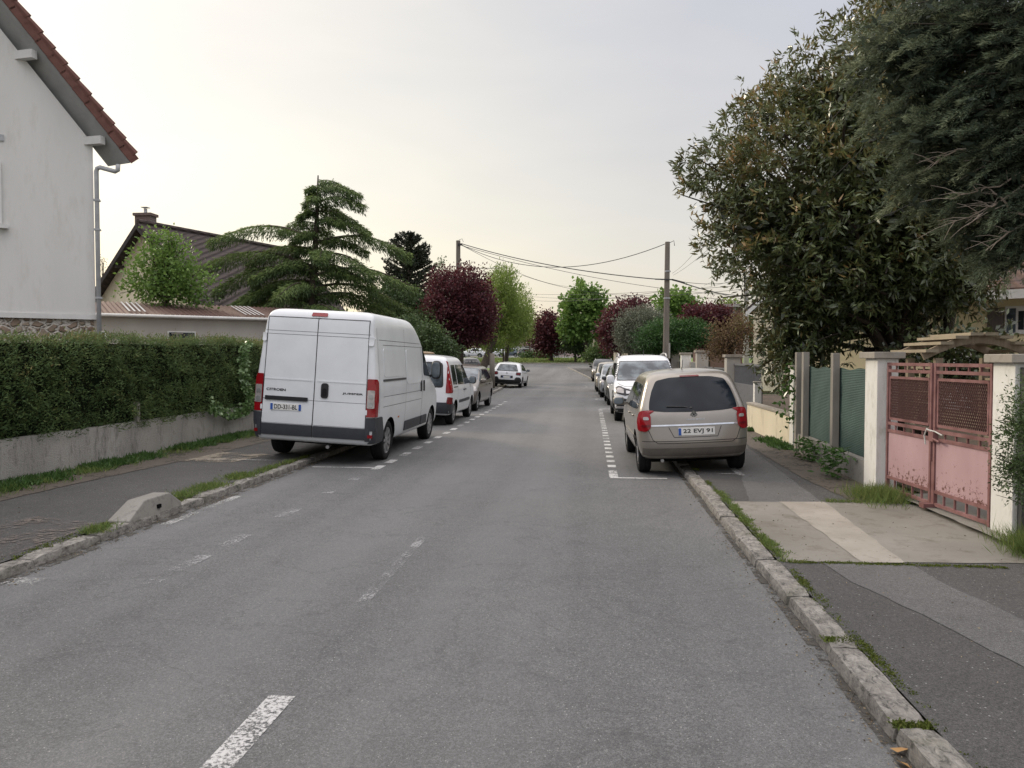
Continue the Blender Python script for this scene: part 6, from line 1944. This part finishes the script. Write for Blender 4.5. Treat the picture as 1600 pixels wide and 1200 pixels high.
# pale green feathery tree
tree('birch_tree', 'feathery pale green tree behind the nearest purple tree', 'tree', ground_at(747, 52),
     [pb(775, 496, 54, 48, 44), pb(745, 520, 54, 28, 20), pb(808, 500, 56, 20, 34), pb(782, 450, 54, 24, 30), pb(800, 518, 56, 26, 18)],
     LIME, 1100, 16, .22, .22, .07, trunk_r=.28, limbs=30, droop=-.5, grad=.2, shell=(.3, 1.05))
tree('birch_tree', 'second feathery pale green tree, thinner at the top', 'tree', ground_at(790, 70),
     [pb(785, 445, 62, 16, 30), pb(765, 452, 62, 12, 24), pb(812, 480, 66, 16, 34), pb(822, 500, 66, 12, 26)], LIME, 330, 12, .25, .24, .07, trunk_r=.2, limbs=30, droop=-.6, shell=(.2, 1.15))
for i, (px, Y, v) in enumerate(((764, 88, 548), (787, 92, 548))):
    tree('young_tree', ['thin-trunked street tree on the green, left of two under the pale crown', 'thin-trunked street tree on the green, right of two under the pale crown'][i], 'tree', (P(px, 565, Y).x, Y, gz(Y) + .1),
         [pb(px + 3, 528, Y, 22, 16), pb(px - 6, 520, Y, 16, 14)], LIME, 160, 12, .35, .34, .2, trunk_r=.12, dark=.15, group=None)
# bright maple
tree('maple_tree', 'bright green maple standing at the far end of the street', 'tree', (P(917, 573, 90).x, 90.8 + 1.4, gz(92) + .1),
     [pb(912, 490, 92, 34, 34), pb(915, 460, 92, 20, 20), pb(895, 510, 92, 22, 20), pb(932, 505, 92, 20, 24), pb(900, 470, 92, 16, 16), pb(930, 470, 92, 14, 16)],
     MAPLE, 430, 14, .34, .42, .36, trunk_r=.24, limbs=26, droop=.1)
tree('maple_tree', 'bright green maple rising behind the wooden pole', 'tree', ground_at(1060, 62),
     [pb(1060, 480, 62, 24, 22), pb(1048, 490, 62, 16, 16), pb(1078, 488, 62, 12, 14), pb(1037, 470, 62, 6, 12)], MAPLE, 260, 14, .22, .30, .26, trunk_r=.18)
tree('maple_tree', 'small far pale green tree right of the brown roof', 'tree', ground_at(1136, 80), [pb(1136, 480, 80, 14, 8)], LIME, 60, 10, .3, .3, .2, trunk_r=.15)
tree('olive_tree', 'grey-green bushy tree left of the wooden pole', 'tree', ground_at(1003, 44),
     [pb(1000, 515, 44, 34, 30), pb(985, 525, 44, 20, 24), pb(1020, 500, 44, 22, 16), pb(996, 540, 44, 20, 14)], OLIVE, 900, 18, .14, .14, .05, trunk_r=.14, limbs=30)
tree('conifer_bush', 'dark green spreading conifer beside the wooden pole', 'shrub', ground_at(1048, 38),
     [pb(1048, 528, 38, 46, 22), pb(1025, 535, 38, 26, 20), pb(1075, 520, 38, 26, 18), pb(1040, 515, 39, 26, 14)], leaf_mat('green_conifer', [(0, (.010, .03, .008)), (.5, (.028, .075, .018)), (1, (.07, .15, .035))], .5, .2, .3),
     900, 18, .14, .17, .04, trunk_r=.12, limbs=14, droop=-.1, aspect=(1.6, 1, .6))
tree('twiggy_shrub', 'brown twiggy shrub hanging over the wall behind the big pillar', 'shrub', ground_at(1145, 27),
     [pb(1140, 528, 27, 30, 28), pb(1158, 515, 27, 18, 22), pb(1120, 545, 27, 18, 16)], TWIG, 420, 9, .10, .08, .05, trunk_r=.07, limbs=120, shell=(.3, 1.05))
tree('garden_hedge', 'low green clipped bush far right of the maple trunk', 'shrub', ground_at(940, 75), [pb(940, 552, 75, 24, 11), pb(925, 556, 75, 10, 8)], leaf_mat('mid_green', [(0, (.03, .06, .015)), (1, (.12, .18, .05))], .5, .2), 260, 12, .2, .22, .14, trunk_r=.06, limbs=0)
tree('garden_hedge', 'dark low bush on the green beside the far cars', 'shrub', (P(828, 562, 110).x, 110, gz(110) + .1), [pb(826, 557, 110, 12, 6), pb(838, 558, 110, 8, 5)], DGREEN, 150, 12, .25, .28, .2, trunk_r=.06, limbs=0)
tree('garden_hedge', 'leafy green bush between the dark bush and the purple tree', 'shrub', (P(848, 562, 109).x, 109, gz(109) + .1), [pb(848, 555, 109, 10, 8), pb(856, 558, 109, 8, 6)], MATS['mid_green'], 160, 12, .25, .28, .2, trunk_r=.06, limbs=0)
tree('green_tree', 'dark leafy bush between the white van and the purple tree', 'shrub', ground_at(672, 31),
     [pb(668, 535, 31, 26, 26), pb(690, 545, 32, 22, 20), pb(640, 525, 33, 30, 26), pb(655, 505, 36, 28, 16)], DGREEN, 700, 16, .16, .12, .07, trunk_r=.1, limbs=10)
# green tree before the second house
tree('maple_tree', 'fresh green leafy tree in front of the cream gabled house', 'tree', ground_at(265, 31),
     [pb(262, 425, 31, 42, 34), pb(240, 440, 31, 34, 30), pb(292, 440, 31, 34, 28), pb(262, 395, 31, 28, 24), pb(240, 372, 31, 10, 12), pb(222, 425, 31, 22, 18), pb(262, 458, 31, 58, 16), pb(270, 375, 31, 14, 12)],
     MAPLE, 560, 10, .17, .15, .11, trunk_r=.12, limbs=70, shell=(.1, 1.32))
tree('bare_tree', 'small leafless twigs behind the left eave of the cream gabled house', 'shrub', ground_at(161, 44), [pb(161, 408, 44, 5, 7)], TWIG, 20, 3, .1, .08, .05, trunk_r=.05, limbs=14)

# cedar with layered drooping boughs
def cedar():
    Yc = 36.0
    top = P(497, 274, Yc); s = Yc / F
    base = Vector((P(488, 560, Yc).x, Yc, .1))
    t = empty('cedar_tree', base, 'tall dark cedar with drooping layered boughs behind the garage', 'tree')
    MB().tube([base, base.lerp(top, .5) + Vector((-.1, 0, 0)), base.lerp(top, .85), top], [.32, .2, .09, .03], 10).build('trunk', BARK, t, smooth=True)
    zt = top.z; zb = 2.6
    V = []; Rn = []; bm_ = MB()
    specs = []
    # (photo height of the root, tip dx in photo px, tip dy in photo px) for the boughs seen in profile
    prof = [(284, 50, 10), (300, 82, 6), (318, 88, 4), (330, 84, 28), (344, 86, 20), (378, 150, 8), (398, 110, 30), (415, 80, 20), (432, 165, 10), (450, 150, 24), (462, 110, 25),
            (290, -18, 8), (306, -24, 12), (325, -30, 14), (350, -68, 6), (362, -55, 14), (376, -165, -6), (392, -120, 12), (408, -100, 30), (420, -195, -16), (430, -185, 10), (444, -160, 20), (456, -150, 14), (466, -120, 8), (440, -120, 30)]
    for v, dx, dy in prof:
        specs.append((P(490, v, Yc).z, PI * (0 if dx > 0 else 1) + random.uniform(-.35, .35), abs(dx) * s, -dy * s))
    for i in range(22):
        f = (i + .5) / 22
        z = zt - .3 - (zt - zb - .6) * f
        az = i * 2.4 + random.uniform(-.3, .3)
        L = .5 + 4.3 * f ** .75 * random.uniform(.65, 1.0)
        if math.cos(az) < -.3 and f < .45: L *= .5
        specs.append((z, az, L, -.12 * L))
    for z, az, L, dz in specs:
        tz = (z - base.z) / (zt - base.z)
        root = base.lerp(top, tz)
        dirx = Vector((math.cos(az), math.sin(az), 0)); side = Vector((-dirx.y, dirx.x, 0))
        pts = []
        n = 14
        arch = .12 * L
        for i in range(n + 1):
            q = i / n
            p = root + dirx * L * q + Vector((0, 0, dz * q + arch * math.sin(PI * min(1, q * 1.05)) * (1 - .25 * q) - .055 * L * q ** 3))
            p += side * math.sin(q * 3 + z) * .06 * L
            pts.append(p)
        bm_.tube(pts, [max(.012, .018 * L * (1 - .85 * i / n)) for i in range(n + 1)], 5, cap=False)
        m = int(250 + 470 * L)
        q = RNG.random(m) ** .75
        width = (.10 + .22 * L ** .7 * np.sin(np.pi * np.clip(q * .82 + .12, 0, 1)) )
        pp = np.array([list(p) for p in pts]); fi = q * n; i0 = np.minimum(fi.astype(int), n - 1); fr = (fi - i0)[:, None]
        c = pp[i0] * (1 - fr) + pp[i0 + 1] * fr
        w = RNG.uniform(-1, 1, m); w = np.sign(w) * np.abs(w) ** 1.2
        # spray fingers: quantise lateral position so sub-branches read as separate
        c += np.array(side) * (w * width)[:, None]
        hang = RNG.random(m) ** 2
        c[:, 2] -= .05 * L ** .5 * w * w + hang * (.08 + .17 * L ** .5)
        c += RNG.normal(size=(m, 3)) * .03
        d = np.array(side) * np.sign(w)[:, None] * .5 + np.array(dirx) * .55 + RNG.normal(size=(m, 3)) * .25
        d[:, 2] -= .35 + hang * 1.3
        V.append(leaf_arrays(c, unit(d), RNG.uniform(.12, .26, m), RNG.uniform(.025, .05, m)))
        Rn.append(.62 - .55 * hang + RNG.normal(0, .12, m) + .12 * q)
    bm_.build('limbs', BARK, t, fix=False, smooth=True)
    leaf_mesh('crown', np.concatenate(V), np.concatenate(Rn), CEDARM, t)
cedar()

# monkey puzzle: dome of curved rope-like branches
def monkey_puzzle():
    Yc = 46.0; s = Yc / F
    base = Vector((P(638, 560, Yc).x, Yc, .1)); top = P(641, 368, Yc)
    t = empty('monkey_puzzle_tree', base, 'dark dome-shaped monkey puzzle tree right of the cedar', 'tree')
    MB().tube([base, top], [.28, .08], 8).build('trunk', BARK, t, smooth=True)
    C = []; D = []; bm_ = MB()
    for i in range(420):
        f = random.random()
        z0 = base.z + (top.z - base.z) * (.33 + .66 * f)
        az = random.uniform(0, 2 * PI)
        L = (1.75 * math.sqrt(max(.03, 1 - f ** 2.6)) + .1) * random.uniform(.75, 1.05)
        if f < .25: L *= 1.15
        dr = Vector((math.cos(az), math.sin(az), 0))
        pts = [Vector((base.x, Yc, z0)) + dr * L * q + Vector((0, 0, L * (.45 * f - .35 * (1 - f)) * q + .28 * L * q * q)) for q in (0, .2, .4, .6, .8, 1)]
        bm_.tube(pts, [.03] * 6, 4, cap=False)
        for a, b in zip(pts, pts[1:]):
            for _ in range(18):
                C.append(a.lerp(b, random.random())); D.append((b - a).normalized())
    C = np.array([list(c) for c in C]); D = np.array([list(c) for c in D]); n = len(C)
    q = np.linalg.norm(C[:, :2] - np.array([base.x, Yc]), axis=1)
    keep = RNG.random(n) < np.clip(q / 1.0, .25, 1)
    C, D = C[keep], D[keep]; n = len(C)
    d = unit(D * .7 + unit(RNG.normal(size=(n, 3))) * .9)
    leaf_mesh('crown', leaf_arrays(C + RNG.normal(size=(n, 3)) * .02, d, RNG.uniform(.12, .20, n), .07), RNG.uniform(.1, 1, n), ARAU, t)
    bm_.build('limbs', BARK, t, fix=False)
monkey_puzzle()
tree('green_tree', 'small dark-topped tree between the monkey puzzle and the left pole', 'tree', ground_at(690, 50), [pb(688, 420, 50, 8, 14), pb(684, 450, 50, 12, 20)], DGREEN, 90, 10, .16, .14, .09, trunk_r=.08, limbs=20)
tree('green_tree', 'dark tree mass low behind the monkey puzzle', 'tree', ground_at(628, 43), [pb(628, 478, 43, 38, 26), pb(600, 470, 43, 26, 20), pb(655, 490, 43, 20, 24)], DGREEN, 500, 14, .2, .17, .1, trunk_r=.15, dark=.1)

# the big evergreen with leathery rust-tipped leaves
def big_evergreen():
    base = Vector((5.9, 15.6, .1))
    t = empty('evergreen_tree', base, 'big leathery-leaved evergreen with rusty new leaves overhanging the right pavement', 'tree')
    B = [pb(1330, 330, 15.5, 190, 200), pb(1240, 262, 15.5, 115, 112), pb(1130, 260, 15.0, 62, 50), pb(1335, 160, 15.5, 120, 105), pb(1440, 70, 15.5, 110, 110), pb(1420, 300, 14.5, 150, 180),
         pb(1180, 350, 15, 80, 70), pb(1260, 420, 15.5, 90, 90), pb(1380, 440, 15.0, 110, 70), pb(1480, 430, 14.6, 80, 60), pb(1225, 490, 15.2, 34, 60), pb(1222, 560, 15.6, 34, 60), pb(1255, 540, 15.4, 50, 60), pb(1300, 510, 15.4, 50, 50),
         pb(1225, 165, 15.5, 58, 52), pb(1160, 195, 15.4, 34, 40), pb(1085, 270, 15, 32, 28), pb(1140, 410, 15, 26, 22), pb(1365, 45, 15.8, 46, 50), pb(1200, 425, 15, 34, 30), pb(1192, 560, 15.8, 14, 34)]
    nW = 5600
    c, d, idx = blob_points(B, nW, (.58, 1.04), stray=False)
    # keep clear of the ground
    c = c[(c[:, 2] > 1.05)]; d = d[:len(c)]
    ctr = np.array([base.x, base.y, 5.0])
    out = unit(c - ctr)
    # whorls of leaves at shoot tips
    per = 12
    C = np.repeat(c, per, 0); O = np.repeat(unit(out + .5 * unit(RNG.normal(size=c.shape))), per, 0)
    n = len(C)
    C += RNG.normal(size=(n, 3)) * .035 + O * (RNG.random(n) * .16 - .08)[:, None]
    dd = O * .55 + unit(RNG.normal(size=(n, 3))) * .8
    dd[:, 2] -= .15
    rusty = (RNG.random(len(c)) < .20) & (out[:, 1] < .3)
    # rusty shoots gather in patches on the upper, outer crown
    patch = np.sin(c[:, 0] * 2.3 + 1) * np.sin(c[:, 2] * 1.9) * np.sin(c[:, 1] * 2.1 + c[:, 2])
    rusty = ((patch > .12) & (RNG.random(len(c)) < .62) & (c[:, 2] > 3.2)) | (RNG.random(len(c)) < .06)
    rr = np.where(rusty, .74, .38)
    r = np.repeat(rr, per) + RNG.normal(0, .11, n)
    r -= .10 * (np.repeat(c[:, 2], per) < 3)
    dd[np.repeat(rusty, per)] += np.array([0, 0, .55])
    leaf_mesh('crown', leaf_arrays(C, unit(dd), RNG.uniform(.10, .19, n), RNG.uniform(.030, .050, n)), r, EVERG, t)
    tops = [tuple(c[i]) for i in RNG.choice(len(c), 150, replace=False)]
    MB().tube([base, base + Vector((.05, -.1, 1.0)), base + Vector((-.1, .0, 2.2)), base + Vector((-.2, .1, 4.5))], [.26, .2, .19, .1], 12).build('trunk', BARK, t, smooth=True)
    MB().tube([base + Vector((.3, -.3, -.1)), base + Vector((.6, -.5, 1.5)), base + Vector((.9, -.5, 3.2))], [.16, .13, .08], 10).build('trunk', BARK, t, smooth=True)
    limb_paths(lambda q: base + Vector((0, 0, random.uniform(1.3, 4.2))), tops, r0=.10, r1=.01, name='limbs', mat=BARK, parent=t)
    # inner shaded foliage so the crown is not see-through
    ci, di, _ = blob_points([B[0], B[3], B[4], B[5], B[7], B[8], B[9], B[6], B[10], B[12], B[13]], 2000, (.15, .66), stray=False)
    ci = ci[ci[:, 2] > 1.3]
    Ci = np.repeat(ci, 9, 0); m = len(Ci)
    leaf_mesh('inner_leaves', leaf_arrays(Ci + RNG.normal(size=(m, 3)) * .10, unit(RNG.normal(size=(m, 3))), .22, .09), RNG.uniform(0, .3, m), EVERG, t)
big_evergreen()
tree('shrub', 'leafy shrub in shade behind the garden arch', 'shrub', (7.2, 13.2, .1), [pb(1510, 560, 13.5, 46, 40), pb(1560, 590, 13.3, 44, 50), pb(1440, 580, 14, 40, 50)], EVERG, 420, 9, .12, .12, .06, trunk_r=.05, limbs=20, dark=.25, grad=0)

# fluffy grey-green cypress, nearer, top right
def cypress():
    base = Vector((6.9, 8.9, .1))
    t = empty('cypress_tree', base, 'fluffy blue-green conifer with bare lower twigs in the top right corner', 'tree')
    Yc = 9.6
    B = [pb(1420, 90, Yc, 62, 70), pb(1480, 50, Yc, 80, 70), pb(1560, 60, 9.4, 80, 80), pb(1450, 180, Yc, 60, 60), pb(1520, 180, 9.4, 80, 80), pb(1590, 170, 9.2, 70, 90), pb(1500, 290, Yc, 60, 50), pb(1560, 300, 9.3, 60, 60),
         pb(1455, 275, 9.8, 38, 36), pb(1610, 300, 9.2, 50, 90), pb(1540, 375, 9.5, 40, 22), pb(1590, 390, 9.3, 40, 26), pb(1650, 100, 9, 90, 200)]
    c, d, idx = blob_points(B, 760, (.40, 1.05))
    per = 210
    O = c - np.array([base.x + .2, base.y + .2, 0]); O[:, 2] = .22 * (c[:, 2] - 4.5); O = unit(unit(O) + RNG.normal(size=O.shape) * .38)
    Ls = RNG.uniform(.30, .62, len(c))
    Or = np.repeat(O, per, 0)
    n = len(Or)
    u = RNG.random(n) ** .9
    C = np.repeat(c, per, 0) + Or * (u * np.repeat(Ls, per) - .15)[:, None]
    sidev = unit(np.cross(O, np.array([0, 0, 1.0])))
    sgn = RNG.choice([-1, 1], n)
    wid = np.repeat(Ls, per) * .30 * (1 - u) ** .7 * RNG.random(n)
    C += np.repeat(sidev, per, 0) * (sgn * wid)[:, None]
    C += RNG.normal(size=(n, 3)) * .018
    C[:, 2] -= (.22 * u * u + .25 * wid) * np.repeat(Ls, per) * 1.6
    dd = unit(Or * .8 + np.repeat(sidev, per, 0) * (sgn * .55)[:, None] + RNG.normal(size=(n, 3)) * .28 + np.array([0, 0, -.12]))
    cb_ = np.repeat(RNG.normal(.36, .17, len(c)), per)
    r = cb_ + .42 * (u - .4) + RNG.normal(0, .07, n) + .5 * wid
    leaf_mesh('crown', leaf_arrays(C, dd, RNG.uniform(.04, .08, n), RNG.uniform(.006, .011, n)), r, CYP, t)
    ci, di, _ = blob_points(B, 900, (.1, .62))
    Ci = np.repeat(ci, 14, 0); m_ = len(Ci)
    leaf_mesh('inner_sprays', leaf_arrays(Ci + RNG.normal(size=(m_, 3)) * .10, unit(RNG.normal(size=(m_, 3))), .16, .05), RNG.uniform(0, .12, m_), CYP, t)
    core = MB()
    MB().tube([base, base + Vector((0, .1, 3)), base + Vector((-.2, .2, 7))], [.3, .24, .1], 12).build('trunk', BARK, t, smooth=True)
    tops = [tuple(c[i]) for i in RNG.choice(len(c), 160, replace=False)]
    limb_paths(lambda q: Vector((base.x, base.y + .1, max(2.2, q.z - random.uniform(.2, 1.4)))), tops, r0=.06, r1=.006, name='limbs', mat=BARK, parent=t)
    # bare pale twigs
    DEAD = rough_mat('dead_twig', (.20, .165, .13), (.36, .31, .26), 6, .9, .3, 40, .004)
    mb = MB()
    paths = [[(1600, 268), (1560, 290), (1510, 302), (1490, 310)], [(1600, 300), (1555, 318), (1515, 340), (1492, 346)], [(1605, 255), (1575, 262), (1545, 252), (1528, 254), (1523, 232)], [(1600, 228), (1570, 240), (1543, 252)],
             [(1600, 330), (1570, 340), (1530, 342)], [(1610, 280), (1570, 310), (1540, 330), (1512, 352)], [(1600, 350), (1565, 370), (1540, 392)], [(1600, 160), (1585, 140), (1592, 110)], [(1600, 190), (1560, 175), (1545, 178)],
             [(1600, 95), (1580, 85), (1560, 62)], [(1610, 340), (1580, 330), (1550, 300), (1540, 292)], [(1600, 210), (1582, 185), (1576, 130), (1570, 112)], [(1510, 232), (1490, 236), (1462, 256)]]
    for i, pth in enumerate(paths):
        Yd = 8.9 + .06 * (i % 5)
        pts = [P(a, b, Yd + .05 * j) for j, (a, b) in enumerate(pth)]
        # smooth a little
        fine = []
        for a, b in zip(pts, pts[1:]):
            for k in range(3): fine.append(a.lerp(b, k / 3) + Vector((random.gauss(0, .008), random.gauss(0, .02), random.gauss(0, .008))))
        fine.append(pts[-1])
        r0 = random.uniform(.010, .018)
        mb.tube(fine, [r0 * (1 - .7 * k / (len(fine) - 1)) for k in range(len(fine))], 6, cap=False)
        for _ in range(7):
            a = random.choice(fine[2:]); 
            b = a + Vector((random.uniform(-.38, -.05), random.uniform(-.1, .1), random.uniform(-.22, .14)))
            mb.tube([a, a.lerp(b, .5) + Vector((0, 0, .02)), b], [.006, .004, .002], 4, cap=False)
    mb.build('bare_twigs', DEAD, t, fix=False, smooth=True)
cypress()

# dark shrub growing past the right pillar, with twigs
tree('shrub', 'dark prickly shrub against the wall right of the right gate pillar', 'shrub', (4.55, 6.95, .1),
     [pb(1600, 700, 6.9, 30, 50), pb(1612, 640, 6.9, 26, 40), pb(1596, 745, 6.8, 24, 30)], DGREEN, 260, 22, .05, .035, .012, trunk_r=.03, limbs=22)
mb = MB()
for (a, b) in (((1600, 720), (1553, 711)), ((1600, 735), (1556, 715)), ((1600, 748), (1562, 742)), ((1600, 765), (1558, 758)), ((1600, 775), (1559, 767)), ((1600, 790), (1556, 773)), ((1600, 660), (1568, 659))):
    mb.tube([P(a[0], a[1], 6.85), P((a[0] + b[0]) / 2, (a[1] + b[1]) / 2 - 2, 6.8), P(b[0], b[1], 6.78)], [.006, .004, .002], 4)
o = mb.build('bare_twigs', BARK, origin=(4.6, 6.9, 1.0)); tag(o, 'thin bare twigs sticking out over the right white pillar', 'twigs')

# leafy climber on the cream pillar end
C = np.array([list(P(random.gauss(1243, 12), random.gauss(620, 26), 14.4) + Vector((random.uniform(-.1, .1), random.uniform(-.15, .1), 0))) for _ in range(230)])
o = leaf_mesh('climber', leaf_arrays(C, unit(RNG.normal(size=(len(C), 3)) + np.array([-.3, -.5, -.2])), RNG.uniform(.08, .14, len(C)), .06), RNG.uniform(.2, 1, len(C)), WEED, origin=tuple(C.mean(0)))
tag(o, 'leafy climber on the slim cream pillar and netting post', 'climber')

# distant tree line behind everything
for i, (px, v, Y, rx, rz, m) in enumerate(((700, 545, 160, 70, 22, DGREEN), (790, 540, 175, 60, 14, DGREEN), (870, 535, 175, 50, 12, DGREEN), (1000, 535, 140, 60, 24, DGREEN), (1120, 520, 120, 60, 30, DGREEN), (560, 530, 110, 90, 30, DGREEN))):
    p = P(px, v, Y)
    tree('distant_tree', ['dark distant trees low behind the nearest purple tree', 'distant trees behind the white far house', 'distant trees behind the pinkish building', 'distant trees behind the grey-green tree', 'distant trees behind the maroon tree and brown roof', 'distant trees behind the white panel van'][i], 'tree', (p.x, Y, gz(Y)),
         [pb(px, v, Y, rx, rz), pb(px - rx * .5, v + 5, Y, rx * .5, rz * .8), pb(px + rx * .5, v + 4, Y, rx * .5, rz * .9)], m, 420, 10, .7, .8, .5, trunk_r=.3, limbs=6)
# ------------------------------------------------------------------ light
SUN_AZ, SUN_EL = rad(-58), rad(26)
w = bpy.data.worlds.new('World')
scene.world = w
w.use_nodes = True
nt = w.node_tree
bg = nt.nodes['Background']; wo = nt.nodes['World Output']
sky = nt.nodes.new('ShaderNodeTexSky')
sky.sky_type = 'NISHITA'; sky.sun_disc = False
sky.sun_elevation = SUN_EL; sky.sun_rotation = SUN_AZ
sky.dust_density = 1.5; sky.air_density = 1.5
nt.links.new(sky.outputs[0], bg.inputs[0]); bg.inputs[1].default_value = .05
def N(k, **kw):
    n = nt.nodes.new(k)
    for a, b in kw.items(): setattr(n, a, b)
    return n
def math_(op, a, b=None, c=None):
    n = N('ShaderNodeMath', operation=op)
    for i, v in enumerate((a, b, c)):
        if v is None: continue
        if isinstance(v, (int, float)): n.inputs[i].default_value = v
        else: nt.links.new(v, n.inputs[i])
    return n.outputs[0]
tc = N('ShaderNodeTexCoord')
sp = N('ShaderNodeSeparateXYZ'); nt.links.new(tc.outputs['Generated'], sp.inputs[0])
def ramp(fac, stops):
    r = N('ShaderNodeValToRGB')
    while len(r.color_ramp.elements) < len(stops): r.color_ramp.elements.new(.5)
    for e, (p, c) in zip(r.color_ramp.elements, stops): e.position = p; e.color = (*c, 1)
    nt.links.new(fac, r.inputs[0]); return r.outputs[0]
def mixc(f, a, b, mode='MIX'):
    m = N('ShaderNodeMix', data_type='RGBA', blend_type=mode)
    for si, v in ((0, f), (6, a), (7, b)):
        s = m.inputs[si]
        if isinstance(v, (int, float)): s.default_value = v if si == 0 else (v, v, v, 1)
        elif isinstance(v, tuple): s.default_value = (*v, 1)
        else: nt.links.new(v, s)
    return m.outputs[2]
# overcast haze: cool grey-lavender, darker up and to the right, cream toward the sun
elev = ramp(sp.outputs[2], [(0.0, (.65, .625, .64)), (.08, (.645, .60, .61)), (.22, (.63, .58, .585)), (.42, (.60, .585, .625)), (1.0, (.68, .645, .62))])
gd = ray(120, 330).normalized()
dt = N('ShaderNodeVectorMath', operation='DOT_PRODUCT'); nt.links.new(tc.outputs['Generated'], dt.inputs[0]); dt.inputs[1].default_value = gd
glow = ramp(dt.outputs['Value'], [(.58, (0, 0, 0)), (.83, (.34, .34, .34)), (.95, (.88, .88, .88)), (1.0, (1, 1, 1))])
col = mixc(glow, elev, (.87, .715, .545))
gd2 = ray(60, 20).normalized()
dt2 = N('ShaderNodeVectorMath', operation='DOT_PRODUCT'); nt.links.new(tc.outputs['Generated'], dt2.inputs[0]); dt2.inputs[1].default_value = gd2
g2 = ramp(dt2.outputs['Value'], [(.76, (0, 0, 0)), (.95, (.6, .6, .6)), (1.0, (.8, .8, .8))])
col = mixc(g2, col, (.89, .82, .72))
mp = N('ShaderNodeMapping'); mp.inputs['Scale'].default_value = (1.2, 1.2, 5)
nt.links.new(tc.outputs['Generated'], mp.inputs[0])
nz = N('ShaderNodeTexNoise'); nz.inputs['Scale'].default_value = 2.2; nz.inputs['Detail'].default_value = 6; nz.inputs['Distortion'].default_value = .4
nt.links.new(mp.outputs[0], nz.inputs[0])
cl = ramp(nz.outputs[0], [(.3, (.915, .92, .935)), (.7, (1.04, 1.03, 1.015))])
col = mixc(1.0, col, cl, 'MULTIPLY')
# brighter overcast dome overhead and behind
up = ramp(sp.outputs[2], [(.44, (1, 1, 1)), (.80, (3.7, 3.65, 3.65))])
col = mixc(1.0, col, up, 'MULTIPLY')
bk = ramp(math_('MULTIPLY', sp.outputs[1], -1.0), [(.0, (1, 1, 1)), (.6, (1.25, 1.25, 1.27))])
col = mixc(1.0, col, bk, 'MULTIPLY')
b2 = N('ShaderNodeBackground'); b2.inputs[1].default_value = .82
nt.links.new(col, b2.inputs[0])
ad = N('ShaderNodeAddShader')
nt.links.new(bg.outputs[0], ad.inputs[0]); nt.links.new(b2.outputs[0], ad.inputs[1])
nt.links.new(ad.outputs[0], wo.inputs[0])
sl = bpy.data.lights.new('sun', 'SUN')
sl.energy = 2.1; sl.angle = rad(13); sl.color = (1.0, .88, .70)
so_ = bpy.data.objects.new('sun', sl); COL.objects.link(so_)
sv = Vector((math.sin(SUN_AZ) * math.cos(SUN_EL), math.cos(SUN_AZ) * math.cos(SUN_EL), math.sin(SUN_EL)))
so_.rotation_euler = (-sv).to_track_quat('-Z', 'Y').to_euler()
so_.location = (-20, 20, 30)
scene.view_settings.view_transform = 'Standard'
scene.view_settings.look = 'None'
scene.view_settings.exposure = 0
scene.view_settings.gamma = 1
scene.cycles.max_bounces = 6
scene.cycles.transparent_max_bounces = 8
# drop materials nothing uses
for m in list(bpy.data.materials):
    if m.users == 0: bpy.data.materials.remove(m)
